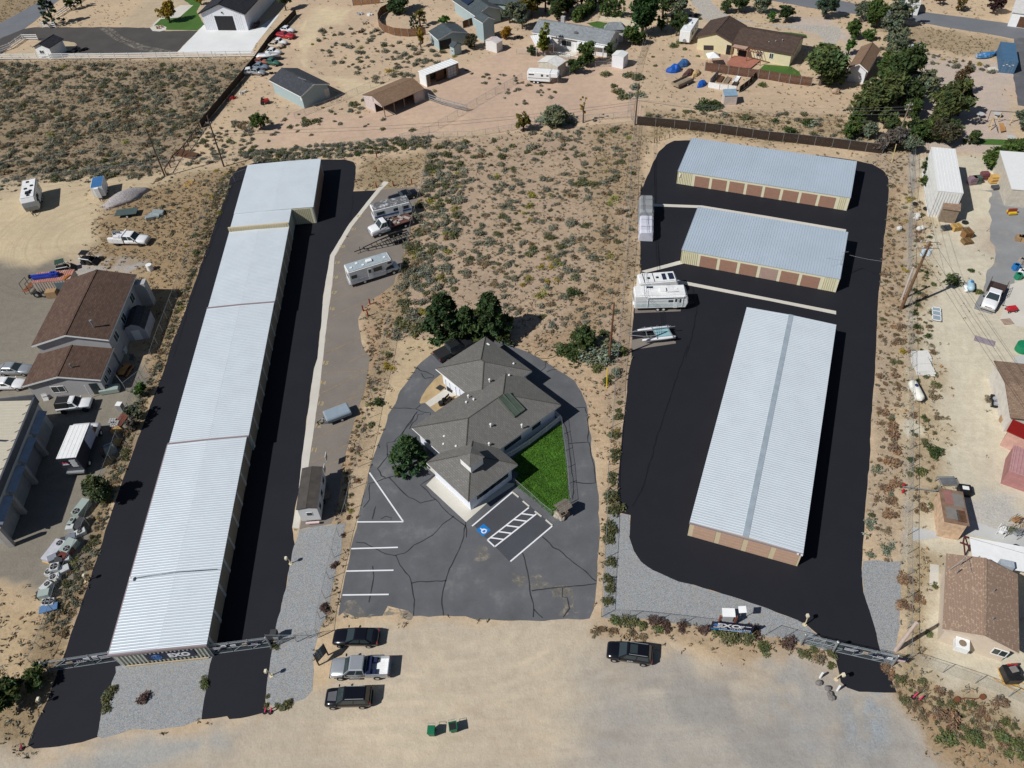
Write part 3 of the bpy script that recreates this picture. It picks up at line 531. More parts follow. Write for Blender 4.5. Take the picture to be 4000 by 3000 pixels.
def opening(root,kind,side,u,z0,w_,h_,L,W,oh,m=None,fm=None,label=None):
    fm=fm or WHITE
    def bx(mb,a0,a1,za,zb,o0,o1):   # along wall a0..a1, outwards o0..o1
        if side=='S': mb.box(a0,oh-o1,za,a1,oh-o0,zb)
        elif side=='N': mb.box(a0,W-oh+o0,za,a1,W-oh+o1,zb)
        elif side=='W': mb.box(oh-o1,a0,za,oh-o0,a1,zb)
        else: mb.box(L-oh+o0,a0,za,L-oh+o1,a1,zb)
    if kind=='window':
        f=M(); e=.07
        bx(f,u,u+w_,z0-e,z0,-.02,.05); bx(f,u,u+w_,z0+h_,z0+h_+e,-.02,.05); bx(f,u-e,u,z0-e,z0+h_+e,-.02,.05); bx(f,u+w_,u+w_+e,z0-e,z0+h_+e,-.02,.05); bx(f,u+w_/2-.025,u+w_/2+.025,z0,z0+h_,.012,.04)
        o=f.bd('window',fm,root); p=M(); bx(p,u,u+w_,z0,z0+h_,-.02,.012); p.bd('pane',m or GLASS,o)
    elif kind=='roll':
        d=M(); n=max(3,int(h_/.5)); hh=h_/n
        for i in range(n): bx(d,u,u+w_,z0+i*hh,z0+(i+1)*hh-.05,-.02,.03); bx(d,u,u+w_,z0+(i+1)*hh-.05,z0+(i+1)*hh,-.02,.012)
        o=d.bd('roll_up_door',m,root);
        if label: o['label']=label
    elif kind=='door':
        d=M(); bx(d,u,u+w_,z0,z0+h_,-.02,.045); o=d.bd('door',m or WHITE,root); k=M(); bx(k,u+w_*.82,u+w_*.9,z0+.95,z0+1.05,.045,.1); k.bd('handle',STEEL,o)
    elif kind=='open':
        d=M(); bx(d,u,u+w_,z0,z0+h_,-.02,.02); d.bd('open_doorway',m or DARK,root)
def building(name,label,cat,fr,z,rise,ridge,wm,rm,oh=.35,th=.14,ops=(),rib=None,fascia=None,ohg=None,wallh=None,floor=0):
    if len(fr)==4 and isinstance(fr[2],(int,float)): org,rz,L,W=fr
    else: org,rz,L,W=frame(fr[0],fr[1],fr[2],z)
    root=E(name,label,cat,org,rz); wl=M(); rf=M(); ohg=oh if ohg is None else ohg
    if ridge=='x':
        zw=z+rise*oh/(W/2); wl.profx([(oh,0),(W-oh,0),(W-oh,zw),(W/2,z+rise),(oh,zw)],ohg,L-ohg)
        q=[[(0,0,z),(L,0,z),(L,W/2,z+rise),(0,W/2,z+rise)],[(L,W,z),(0,W,z),(0,W/2,z+rise),(L,W/2,z+rise)]]
    elif ridge=='y':
        zw=z+rise*oh/(L/2); wl.prof([(oh,0),(L-oh,0),(L-oh,zw),(L/2,z+rise),(oh,zw)],ohg,W-ohg)
        q=[[(0,W,z),(0,0,z),(L/2,0,z+rise),(L/2,W,z+rise)],[(L,0,z),(L,W,z),(L/2,W,z+rise),(L/2,0,z+rise)]]
    elif ridge in('N','S'):     # single slope, high side N or S
        za,zb=(z,z+rise) if ridge=='N' else (z+rise,z)
        wl.profx([(oh,0),(W-oh,0),(W-oh,zb),(oh,za)],oh,L-oh); q=[[(0,0,za),(L,0,za),(L,W,zb),(0,W,zb)]]
    elif ridge=='hip':
        wl.box(oh,oh,0,L-oh,W-oh,z+.05)
        if L>=W: a,b=(W/2,W/2,z+rise),(L-W/2,W/2,z+rise); q=[[(0,0,z),(L,0,z),b,a],[(L,W,z),(0,W,z),a,b],[(0,W,z),(0,0,z),a],[(L,0,z),(L,W,z),b]]
        else: a,b=(L/2,L/2,z+rise),(L/2,W-L/2,z+rise); q=[[(0,0,z),(L,0,z),a],[(L,W,z),(0,W,z),b],[(0,W,z),(0,0,z),a,b],[(L,0,z),(L,W,z),b,a]]
    wl.bd('wall',wm,root)
    for p in q: rf.slab(p,th)
    if rib:
        for p in q:
            if len(p)==4:
                up=Vector((0,0,th)); P=[Vector(a)+up*.98 for a in p]; ribs(rf,*P,*rib)
    ro=rf.bd('roof',rm,root)
    if ridge in('x','y') and rise>.6:
        c=M()
        if ridge=='x': c.box(.02,W/2-.12,z+rise+th*.9,L-.02,W/2+.12,z+rise+th+.05)
        else: c.box(L/2-.12,.02,z+rise+th*.9,L/2+.12,W-.02,z+rise+th+.05)
        c.bd('ridge_cap',rm,ro)
    if fascia and ridge!='hip':
        f=M()
        for p in q:
            P=[Vector(a) for a in p]
            for a,b in ((P[0],P[1]),(P[1],P[2]),(P[3],P[0])):
                d=(b-a).normalized(); k=Vector((d.y,-d.x,0)).normalized()*.025; cen=sum(P,Vector())/4
                if ((a+b)/2+k-cen).length<((a+b)/2-k-cen).length: k=-k
                f.add([a+k*.2-Vector((0,0,.14)),b+k*.2-Vector((0,0,.14)),b+k*.2+Vector((0,0,th-.02)),a+k*.2+Vector((0,0,th-.02)),a+k-Vector((0,0,.14)),b+k-Vector((0,0,.14)),b+k+Vector((0,0,th-.02)),a+k+Vector((0,0,th-.02))],[(0,1,2,3),(4,7,6,5),(0,4,5,1),(3,2,6,7),(0,3,7,4),(1,5,6,2)])
        f.bd('fascia',fascia,ro)
    for o in ops:
      if o[2]+o[4]<(L if o[1] in 'SN' else W)-.3: opening(root,*o[:6],L,W,oh if o[1] in 'SN' and ridge!='y' or o[1] in 'WE' and ridge!='x' else ohg,*o[6:])
    return root,L,W
def vent(root,x,y,z,m=WHITE,k='box'):
    if k=='box': M().box(x-.28,y-.28,z-.2,x+.28,y+.28,z+.28).bd('roof_vent',m,root,.04)
    else:
        mb=M(); mb.cyl((x,y,z-.3),(x,y,z+.3),.09); mb.cyl((x,y,z+.25),(x,y,z+.35),.16,.1); mb.bd('vent_pipe',m,root)
def wheel(root,x,y,r,wd,rim=CHROME,side=1):
    o=M().cyl((x,y-wd/2,r),(x,y+wd/2,r),r,r,16).bd('wheel',RUBBER,root)
    yy=y+side*(wd/2+.012); mb=M().cyl((x,y,r),(x,yy,r),r*.62,r*.55,12); mb.bd('rim',rim,o); return o
def carmat(name,col,rough=.25,metal=.35): return mat(name,col,rough,metal,var=.04,fine=.02,coat=.6)
def locrz(front,rear,z=.7):
    a,b=g(front,z),g(rear,z); c=(a+b)/2; d=a-b; return Vector((c.x,c.y,0)),math.atan2(d.y,d.x),d.length
def bodyring(x,zb,zt,w_,n=.2):
    h=zt-zb; return [(x,-w_*.80,zb),(x,-w_*.97,zb+.16),(x,-w_,zb+h*.55),(x,-w_*.965,zt-.10),(x,-w_*.90,zt-.02),(x,-w_*.5,zt+.025),(x,w_*.5,zt+.025),(x,w_*.90,zt-.02),(x,w_*.965,zt-.10),(x,w_,zb+h*.55),(x,w_*.97,zb+.16),(x,w_*.80,zb)]
SPEC={ # L W stations(x frac from rear 0..1, zb, zt, wfrac), greenhouse x fracs: rear base, rear top, front top, front base ; roof z
 'sedan':(4.85,1.84,[(0,.45,.78,.78),(.02,.32,.95,.9),(.08,.26,1.04,.97),(.22,.2,1.03,1),(.5,.2,.98,1),(.68,.2,.98,1),(.8,.24,.92,1),(.94,.26,.82,.95),(.985,.3,.72,.86),(1,.42,.6,.7)],(.10,.24,.50,.70),1.46,.33,.205,.83),
 'suv':(4.62,1.88,[(0,.5,.9,.84),(.02,.34,1.08,.94),(.06,.3,1.1,.99),(.3,.26,1.08,1),(.6,.26,1.06,1),(.72,.26,1.06,1),(.86,.28,1.02,.99),(.95,.3,.95,.95),(.985,.34,.85,.88),(1,.45,.7,.75)],(.025,.10,.56,.74),1.72,.36,.19,.82),
 'oldsuv':(4.55,1.9,[(0,.5,1.05,.95),(.02,.45,1.1,.98),(.3,.42,1.1,1),(.7,.42,1.1,1),(.97,.45,1.06,.98),(1,.5,.95,.95)],(.015,.05,.55,.68),1.85,.42,.2,.83),
 'classic':(5.3,1.95,[(0,.5,.8,.85),(.02,.35,.92,.95),(.1,.28,.97,1),(.3,.26,.97,1),(.6,.26,.97,1),(.75,.26,.98,1),(.96,.3,.92,.98),(1,.42,.75,.92)],(.22,.33,.52,.62),1.42,.34,.19,.82),
 'beetle':(4.1,1.6,[(0,.5,.62,.6),(.06,.35,.85,.8),(.2,.25,1.0,1),(.4,.25,1.0,.95),(.6,.25,1.0,.95),(.75,.25,1.0,.9),(.9,.3,.85,.75),(1,.45,.6,.55)],(.1,.3,.55,.64),1.52,.33,.2,.8)}
def car(kind,label,front,rear,paint,z=.7,extras=True,cat='car',name=None,loc=None,rz=None,roofm=None,group=None,rimm=None):
    L,Wd,st,gh,H,wr,xr,xf=SPEC[kind]; hw=Wd/2
    if loc is None: loc,rz,_=locrz(front,rear,z)
    root=E(name or ('parked_suv' if 'suv' in kind else 'parked_car'),label,cat,loc,rz,group); X=lambda f:(f-.5)*L
    M().loft([bodyring(X(a),b,c,hw*d) for a,b,c,d in st]).bd('body',paint,root,0,True)
    zb=st[len(st)//2][2]-.03; xa,xb,xc,xd=[X(f) for f in gh]; wb,wt=hw*.93,hw*.74
    ga=M(); lo=[(xa,-wb,zb),(xd,-wb,zb),(xd,wb,zb),(xa,wb,zb)]; hi=[(xb,-wt,H-.05),(xc,-wt,H-.05),(xc,wt,H-.05),(xb,wt,H-.05)]
    ga.loft([lo,hi]).bd('cabin',paint,root)
    rp=M().loft([[(xb-.03,-wt-.02,H-.06),(xc+.05,-wt-.02,H-.06),(xc+.05,wt+.02,H-.06),(xb-.03,wt+.02,H-.06)],[(xb+.08,-wt*.88,H),(xc-.1,-wt*.88,H),(xc-.1,wt*.88,H),(xb+.08,wt*.88,H)]]).bd('roof',roofm or paint,root)
    def pane(nm,P,off):
        P=[Vector(p) for p in P]; c=sum(P,Vector())/4; n=(P[1]-P[0]).cross(P[3]-P[0]).normalized()
        if n.dot(c-Vector((0,0,.8)))<0: n=-n
        P=[c+(p-c)*off for p in P]; M().add([p-n*.01 for p in P]+[p+n*.012 for p in P],[(3,2,1,0),(4,5,6,7),(0,1,5,4),(1,2,6,5),(2,3,7,6),(3,0,4,7)]).bd(nm,GLASS,root)
    pane('windshield',[lo[1],lo[2],hi[2],hi[1]],.9); pane('rear_window',[lo[0],lo[3],hi[3],hi[0]],.86)
    for s in(1,-1):
        L0=Vector((xa,s*wb,zb)).lerp(Vector((xd,s*wb,zb)),.06); L1=Vector((xa,s*wb,zb)).lerp(Vector((xd,s*wb,zb)),.9); H0=Vector((xb,s*wt,H-.05)); H1=Vector((xc,s*wt,H-.05))
        up=.12; A0=L0.lerp(H0,up); A1=L1.lerp(H1,up); B0=L0.lerp(H0,.86); B1=L1.lerp(H1,.86)
        for f0,f1 in ((.03,.47),(.53,.97)):
            pane('side_window',[A0.lerp(A1,f0),A0.lerp(A1,f1),B0.lerp(B1,f1),B0.lerp(B1,f0)],1)
        for xw in (X(xr),X(xf)):
            wheel(root,xw,s*(hw-.09),wr,.22,rimm or CHROME,s)
        if extras:
            M().cbox(X(gh[3])-.15,s*(hw+.09),zb+.08,.12,.2,.13).bd('mirror',paint,root)
            M().cbox(X(.985)-.03,s*hw*.66,st[-2][2]-.1,.1,hw*.36,.14).bd('headlight',CHROME,root)
            M().cbox(X(.012)+.02,s*hw*.74,st[1][2]-.12,.08,hw*.3,.2).bd('taillight',RED,root)
            if 'suv' in kind: M().tube([(xb+.1,s*wt*.93,H+.05),(xc-.2,s*wt*.93,H+.05)],.03).bd('roof_rail',STEEL,root)
    if extras:
        M().cbox(X(.995)-.02,0,.56,.06,hw*1.0,.16).bd('grille',DARK,root); M().cbox(X(0),0,.52,.12,hw*1.5,.16).bd('bumper',DARK,root)
    return root
def pickup(label,front,rear,paint,L=5.9,Wd=2.0,H=1.88,cab=(.36,.72),bedm=None,flat=False,z=.8,bed='open',name='pickup_truck',cat='pickup',loc=None,rz=None,hoodz=1.12,rim=CHROME):
    if loc is None: loc,rz,_=locrz(front,rear,z)
    root=E(name,label,cat,loc,rz); X=lambda f:(f-.5)*L; hw=Wd/2
    c0,c1=cab; st=[(c0,.42,hoodz+.02,1),(.55,.4,hoodz+.02,1),(c1,.4,hoodz+.02,1),(.82,.42,hoodz,1),(.94,.45,hoodz-.07,.98),(.985,.46,hoodz-.14,.93),(1,.5,hoodz-.25,.9)]
    M().loft([bodyring(X(a),b,c,hw*d) for a,b,c,d in st]).bd('body',paint,root,0,True)
    zb=hoodz-.02; xa,xb,xc,xd=X(c0)+.02,X(c0)+.1,X(c1)-.65,X(c1)+.08; wb,wt=hw*.93,hw*.78
    lo=[(xa,-wb,zb),(xd,-wb,zb),(xd,wb,zb),(xa,wb,zb)]; hi=[(xb,-wt,H-.05),(xc,-wt,H-.05),(xc,wt,H-.05),(xb,wt,H-.05)]
    M().loft([lo,hi]).bd('cabin',paint,root)
    M().loft([[(xb-.02,-wt-.02,H-.06),(xc+.05,-wt-.02,H-.06),(xc+.05,wt+.02,H-.06),(xb-.02,wt+.02,H-.06)],[(xb+.08,-wt*.9,H),(xc-.1,-wt*.9,H),(xc-.1,wt*.9,H),(xb+.08,wt*.9,H)]]).bd('roof',paint,root)
    def pane(nm,P,off):
        P=[Vector(p) for p in P]; c=sum(P,Vector())/4; n=(P[1]-P[0]).cross(P[3]-P[0]).normalized()
        if n.dot(c-Vector((X((c0+c1)/2),0,.9)))<0: n=-n
        P=[c+(p-c)*off for p in P]; M().add([p-n*.01 for p in P]+[p+n*.012 for p in P],[(3,2,1,0),(4,5,6,7),(0,1,5,4),(1,2,6,5),(2,3,7,6),(3,0,4,7)]).bd(nm,GLASS,root)
    pane('windshield',[lo[1],lo[2],hi[2],hi[1]],.9); pane('rear_window',[lo[0],lo[3],hi[3],hi[0]],.8)
    for s in(1,-1):
        A0=Vector((xa+.1,s*wb,zb+.06)); A1=Vector((xd-.2,s*wb,zb+.06)); B0=Vector((xb+.05,s*(wt+.02),H-.14)); B1=Vector((xc-.02,s*(wt+.02),H-.14))
        for f0,f1 in ((.03,.42),(.5,.97)): pane('side_window',[A0.lerp(A1,f0),A0.lerp(A1,f1),B0.lerp(B1,f1),B0.lerp(B1,f0)],1)
        for xw in (X(.2),X(.83)): wheel(root,xw,s*(hw-.1),.39,.26,rim,s)
        M().cbox(xd-.12,s*(hw+.13),zb+.12,.13,.24,.2).bd('mirror',DARK,root)
        M().cbox(X(.985)-.02,s*hw*.72,hoodz-.28,.1,hw*.34,.2).bd('headlight',CHROME,root)
    M().cbox(X(1)-.02,0,hoodz-.36,.08,hw*.95,.26).bd('grille',CHROME if bed!='cover' else DARK,root); M().cbox(X(1)+.04,0,.52,.16,Wd*.98,.2).bd('bumper',CHROME,root)
    x0,x1=X(0)+.06,X(c0)-.05
    if not flat:
        b=M(); b.box(x0,-hw*.98,.62,x1,hw*.98,.72)
        for s in(1,-1):
            b.box(x0,min(s*hw,s*(hw-.09)),.5,x1,max(s*hw,s*(hw-.09)),1.2)
        b.box(x1-.08,-hw*.9,.72,x1,hw*.9,1.2); b.bd('cargo_bed',paint,root)
        M().box(x0+.07,-hw*.9,.725,x1-.09,hw*.9,.75).bd('bed_liner',bedm or WHITE,root)
        tg=M().box(x0-.06,-hw*.9,.6,x0+.02,hw*.9,1.19).bd('tailgate',paint,root)
        for s in(1,-1): M().cbox(x0-.03,s*hw*.95,1.0,.06,.14,.36).bd('taillight',RED,root)
        if bed=='cover': M().box(x0,-hw*.93,1.19,x1,hw*.93,1.25).bd('bed_cover',mat('black_vinyl',(.02,.02,.022),.6),root)
    M().cbox(x0-.08,0,.55,.16,Wd*.94,.16).bd('bumper',CHROME,root)
    M().box(x0,-.45,.42,x1+.4,.45,.6).bd('chassis',DARK,root)
    return root,X,hw
def trailer_box(name,label,cat,loc,rz,L,Wd,H,zb,m,nose=0,bev=.12,axles=2,wx=-.1,roofm=None,hitch=True,hw_side=1,ax_gap=.85,wr=.34,rear_slope=0):
    root=E(name,label,cat,loc,rz); hl=L/2
    prof=[(-hl+rear_slope,zb),(hl-nose*.6,zb),(hl,zb+(H-zb)*.38),(hl-nose*.25,zb+(H-zb)*.72),(hl-nose,H),(-hl,H)] if nose else [(-hl,zb),(hl,zb),(hl,H),(-hl,H)]
    M().prof(prof,-Wd/2,Wd/2).bd('body',m,root,bev)
    if roofm: M().box(-hl+.12,-Wd/2+.1,H-.02,hl-nose-.05,Wd/2-.1,H+.03).bd('roof',roofm,root)
    if axles:
        for s in(1,-1):
            for i in range(axles): wheel(root,wx*L+(i-(axles-1)/2)*ax_gap,s*(Wd/2-.1),wr,.22,WHITE,s)
        M().box(-hl+.2,-.5,zb-.18,hl-.3,.5,zb).bd('chassis',DARK,root)
    if hitch:
        h=M(); h.tube([(hl-.4,.6,zb-.05),(hl+1.1,0,.45)],.05); h.tube([(hl-.4,-.6,zb-.05),(hl+1.1,0,.45)],.05); h.cyl((hl+.95,0,0.05),(hl+.95,0,.7),.04); h.bd('tow_hitch',BLACKM,root)
    return root
def side_rect(root,name,s,x0,x1,z0,z1,Wd,m,parent=None,t_=.02):
    y=s*Wd/2; return M().box(x0,min(y,y+s*t_),z0,x1,max(y,y+s*t_),z1).bd(name,m,parent or root)
def roof_box(root,name,x,y,z,lx,ly,lz,m,bev=.03): return M().box(x-lx/2,y-ly/2,z,x+lx/2,y+ly/2,z+lz).bd(name,m,root,bev)
POST={}
def postmesh(r,h,m,sq=False):
    k=(r,h,m.name,sq)
    if k not in POST:
        mb=M()
        if sq: mb.box(-r,-r,0,r,r,h)
        else: mb.cyl((0,0,0),(0,0,h),r,r,6)
        POST[k]=mb.mesh('post',m)
    return POST[k]
def fence(label,pts,h=1.8,step=3.0,style='chain',name=None,m=None,rails=1,cat='fence',slat=None,pm=None,r=.035,pts_world=False,topgap=0):
    P=[Vector(p) if pts_world else g(p) for p in pts]; o0=P[0].copy()
    root=E(name or {'chain':'chain_link_fence','board':'board_fence','rail':'rail_fence','picket':'picket_fence'}[style],label,cat,o0)
    Q=[];
    for a,b in zip(P,P[1:]):
        k=max(1,round((b-a).length/step))
        for i in range(k): Q.append(a.lerp(b,i/k)-o0)
    Q.append(P[-1]-o0); pm=pm or STEEL; me=postmesh(r,h+(.05 if style!='board' else .0),pm,style in('board','rail','picket'))
    for q in Q[:110]: o=link('post',me,root); o.location=q
    if style=='chain':
        rl=M(); rl.tube([q+Vector((0,0,h)) for q in Q],.022,5)
        rl.bd('top_rail',pm,root); mesh=M(); uv=[]; vs=[];fs=[]; u=0
        for i,(a,b) in enumerate(zip(Q,Q[1:])):
            L=(b-a).length; n=len(vs); vs+=[a+Vector((0,0,.04)),b+Vector((0,0,.04)),b+Vector((0,0,h-.02)),a+Vector((0,0,h-.02))]; fs.append((n,n+1,n+2,n+3)); uv+=[(u,0),(u+L,0),(u+L,h),(u,h)]; u+=L
        me=bpy.data.meshes.new('wire_mesh'); me.from_pydata([tuple(p) for p in vs],[],fs); ul=me.uv_layers.new(name='UVMap')
        for i,q in enumerate(uv): ul.data[i].uv=q
        me.materials.append(m or chainmat()); link('wire_mesh',me,root)
    elif style=='board':
        bd=M();
        for a,b in zip(Q,Q[1:]):
            d=(b-a); L=d.length
            if L<.05: continue
            rz=math.atan2(d.y,d.x); k=max(1,int(L/.17))
            for i in range(k):
                c=a.lerp(b,(i+.5)/k); hh=h*(.97+.04*rr0()); bd.cbox(c.x,c.y,hh/2+.03,L/k*.93,.025,hh,rz)
        bd.bd('boards',m or DKWOOD,root)
        rl=M()
        for a,b in zip(Q,Q[1:]):
            d=b-a; rz=math.atan2(d.y,d.x); c=(a+b)/2; off=Vector((-d.y,d.x,0)).normalized()*.045
            for zz in (.35,h*.8): rl.cbox(c.x+off.x,c.y+off.y,zz,d.length,.05,.09,rz)
        rl.bd('rail',pm if pm is not STEEL else (m or DKWOOD),root)
    elif style=='rail':
        for kk in range(rails):
            rl=M(); zz=h*(kk+1)/rails-.12
            for a,b in zip(Q,Q[1:]):
                d=b-a; c=(a+b)/2; rl.cbox(c.x,c.y,zz,d.length+.02,.06,.2,math.atan2(d.y,d.x))
            rl.bd('rail',m or pm,root)
    elif style=='picket':
        pk=M()
        for a,b in zip(Q,Q[1:]):
            d=b-a; k=max(1,int(d.length/.13)); rz=math.atan2(d.y,d.x)
            for i in range(k): c=a.lerp(b,(i+.5)/k); pk.cbox(c.x,c.y,h/2+.05,.07,.02,h,rz)
            c=(a+b)/2; pk.cbox(c.x,c.y,h*.3,d.length,.03,.08,rz); pk.cbox(c.x,c.y,h*.8,d.length,.03,.08,rz)
        pk.bd('pickets',m or pm,root)
    return root
def rvec(n):
    a=rng.normal(size=(n,3)); return a/np.linalg.norm(a,axis=1,keepdims=True)
def leafquads(C,size,tint,updir=.35,asp=1.0):
    n=len(C); nrm=rvec(n); nrm[:,2]=np.abs(nrm[:,2])+updir; nrm/=np.linalg.norm(nrm,axis=1,keepdims=True)
    a=np.cross(nrm,rvec(n)); a/=np.linalg.norm(a,axis=1,keepdims=True)+1e-9; b=np.cross(nrm,a)
    s=size*rng.uniform(.6,1.35,n); A=a*s[:,None]*asp; B=b*(s*.62)[:,None]
    V=np.stack([C-A,C-B*.9,C+A,C+B*.9],1).reshape(-1,3); F=np.arange(4*n).reshape(n,4); T=np.repeat(tint,4,0); return V,F,T
def leafmesh(name,V,F,T,m):
    me=fastmesh(name,V,F); at=me.color_attributes.new('tint','FLOAT_COLOR','POINT')
    if len(T)!=len(me.vertices): T=np.resize(T,(len(me.vertices),3))
    at.data.foreach_set('color',np.concatenate([T,np.ones((len(T),1))],1).astype(np.float32).ravel()); me.materials.append(m); return me
def tints(n,var=.35,warm=.15,k=None):
    b=rng.uniform(1-var,1+var,n); w_=rng.normal(0,warm,n); return np.stack([b*(1+w_),b,b*(1-w_)],1).clip(.1,2.2)
def blob(n,nclump,flat=.8,size=.13,asp=1.4,var=.35):
    cc=rvec(nclump)*rng.uniform(.2,.72,(nclump,1)); cc[:,2]=np.abs(cc[:,2]); tc=tints(nclump,.28,.10)
    k=rng.integers(0,nclump,n); d=rvec(n)*(rng.uniform(.35,1,(n,1))**.6)*.40
    C=cc[k]+d; C[:,2]=np.abs(C[:,2])*flat; return (*leafquads(C,size,tints(n,var,.06)*tc[k],.4,asp),)
SAGE=leafmat('sagebrush_leaves',(.225,.218,.155)); OLIVE=leafmat('olive_shrub_leaves',(.15,.15,.07)); DKGREEN=leafmat('dark_green_leaves',(.065,.095,.032)); YELLOW=leafmat('rabbitbrush_blossom',(.36,.27,.035)); RUST=leafmat('rust_red_stems',(.29,.185,.115)); BRNB=leafmat('dry_brown_stems',(.25,.185,.11)); LIME=leafmat('bright_green_leaves',(.135,.155,.06)); STRAW=leafmat('straw_grass',(.42,.32,.17)); SILVER=leafmat('silver_green_leaves',(.22,.25,.175)); YELG=leafmat('yellow_green_leaves',(.26,.26,.06)); GRASSM=leafmat('green_grass',(.05,.105,.014))
PROTO={}
def protos(kind):
    if kind in PROTO: return PROTO[kind]
    m,n,ncl,flat,sz,asp,cnt={'sage':(SAGE,330,12,.8,.105,1.5,7),'olive':(OLIVE,420,11,.85,.095,1.5,4),'dark':(DKGREEN,360,10,.9,.10,1.3,4),'yellow':(YELLOW,170,8,.75,.095,1.3,4),'rust':(RUST,460,9,.8,.08,1.8,5),'brown':(BRNB,330,9,.75,.085,1.9,5),'lime':(LIME,420,9,.8,.085,1.6,4),'silver':(SILVER,380,10,.85,.09,1.6,4),'yelg':(YELG,170,8,.75,.1,1.4,4)}[kind]
    PROTO[kind]=[]
    for i in range(cnt):
        d=blob(n,ncl,flat,sz,asp); PROTO[kind].append((leafmesh(kind+'_shrub',*d,m),d))
    return PROTO[kind]
def shrub(kind,p,r,h=None,name='shrub',label='',group=None,cat='shrub'):
    pr=protos(kind); me,d=pr[random.randrange(len(pr))]; o=link(name,me); o.location=p; o.rotation_euler=(0,0,rr0()*6.28); h=h or r*.85*ru(.8,1.15)
    o.scale=(r*ru(.9,1.1),r*ru(.9,1.1),h); return tag(o,label,cat,group)
BARK=mat('tree_bark',(.10,.075,.055),.95,var=.35,sc=3)
def tree(kind,base,h,r,label,name='tree',m=None,cat='tree',world=None,lean=(0,0),n=None):
    p=world or g(base); root=E(name,label,cat,p,rr0()*6.28)
    tr=M(); lx,ly=lean
    if kind=='pine':
        n=n or 3600; tr.cyl((0,0,0),(0,0,h*.95),r*.09+.06,.03,7); K=int(n/28); zz=rng.uniform(.06,1,K)**.9; rad=r*np.clip(1.02-zz,0,1)**.72*rng.uniform(.4,1.22,K)+.08; th=rng.uniform(0,2*PI,K)
        cc=np.stack([rad*np.cos(th),rad*np.sin(th),zz*h*.97],1); cs=.12*r+.08*r*(1-zz)
        m=m or leafmat('pine_needles',(.05,.082,.03)); sz=.085*r+.04;
    elif kind=='column':
        n=n or 700; tr.cyl((0,0,0),(0,0,h*.7),.08,.03,6); K=int(n/20); zz=rng.uniform(.08,1,K); th=rng.uniform(0,2*PI,K); rad=r*np.sqrt(np.clip(1-np.abs(zz*2-1)**4,0,1))*.75
        cc=np.stack([rad*np.cos(th),rad*np.sin(th),zz*h],1); cs=np.full(K,.35*r); m=m or leafmat('cypress_leaves',(.065,.10,.028)); sz=.1*r+.06
    else:
        n=n or 4200; th0=h*.22; tr.cyl((0,0,0),(0,0,h*.5),r*.06+.08,r*.03+.04,7)
        K=max(10,int(n/30)); nl=7; lb=rvec(nl)*rng.uniform(.35,.62,(nl,1)); lb[:,2]=lb[:,2]*.8; u=lb[rng.integers(0,nl,K)]+rvec(K)*rng.uniform(.25,.50,(K,1))
        cc=np.stack([u[:,0]*r*.86,u[:,1]*r*.86,h*.52+u[:,2]*h*.50],1); cc[:,2]=np.maximum(cc[:,2],h*.10); cs=np.full(K,.19*r)*rng.uniform(.5,1.4,K)
        for i in range(8):
            q=cc[rng.integers(0,K)]; tr.tube([(0,0,h*.18+h*.03*i),tuple(q*np.array([.5,.5,.85])),tuple(q)],.025*r+.015,5)
        m=m or DKGREEN; sz=.062*r+.055
    tr.bd('trunk',BARK,root)
    keep=rng.random(len(cc))>.15; cc=cc[keep]; cs=cs[keep]; K=len(cc); tc=tints(K,.30,.08); k=rng.integers(0,K,n); d=rvec(n)*(rng.uniform(.1,1,(n,1))**.5)*cs[k][:,None]; d[:,2]*=.75
    C=cc[k]+d; C[:,0]+=lx*C[:,2]/h; C[:,1]+=ly*C[:,2]/h; C[:,2]=np.maximum(C[:,2],.1)
    V,F,T=leafquads(C,sz,tints(n,.32,.05)*tc[k],.3,1.35); link('crown',leafmesh('crown',V,F,T,m),root); return root
# ================================================================= BUILDINGS
GALV=mat('galvanised_roof_sheet',(.57,.62,.655),.45,.12,var=.05,sc=.4,fine=.02,dirt=((.36,.41,.46),1.6,.25))
BLUEROOF=mat('blue_grey_roof_sheet',(.46,.53,.60),.45,.2,var=.06,sc=.25,fine=.03)
YWALL=mat('cream_yellow_siding',(.69,.65,.46),.6,var=.04,fine=.03); BRDOOR=mat('brown_roll_door',(.33,.185,.13),.6,var=.08,fine=.03); PLDOOR=mat('faded_pink_roll_door',(.42,.29,.24),.6,var=.08); BEIGE=mat('beige_trim',(.62,.52,.34),.6,var=.05)
MAUVE=mat('mauve_trim',(.30,.24,.25),.6,var=.05); GWALL=mat('pale_grey_green_siding',(.42,.43,.38),.6,var=.06); TANDOOR=mat('tan_roll_door',(.36,.29,.2),.6,var=.06)
def siding(root,side,a0,a1,z0,z1,L,W,oh,m,step=.35):
    pass
a,b,c=g((425,2559),2.7),g((808,2519),2.7),g((926,890),2.7)
ex=(b-a).to_2d(); LX=ex.length; ex.normalize(); ang=math.atan2(ex.y,ex.x); ey=Vector((-ex.y,ex.x))
loc=lambda p:((p-a).to_2d().dot(ex),(p-a).to_2d().dot(ey))
yA=loc(g(tp(1,1,0,545),2.9))[1]; yn=loc(g(tp(1,1,345,378),2.9))[1]; yF=loc(g(tp(1,0,565,1385),2.9))[1]; xF=loc(g(tp(1,0,565,1385),2.9))[0]
root=E('storage_building','very long white ribbed metal storage building left of the striped trailer parking strip','storage building',(a.x,a.y,0),ang)
s1=loc(g(tp(1,2,2170-2212,830) if False else tp(0,2,1500,845),2.8))[1]; s2=loc(g(tp(0,1,1860,1222),2.8))[1]
secs=[(0,s1,0,LX,2.7),(s1,s2,.15,LX+.25,2.78),(s2,yA,.3,LX+.35,2.86),(yA,yn,.4,LX+.3,3.1),(yn,yF,.4,xF,3.2)]
wl=M(); rf=M(); tr=M(); rise=.08
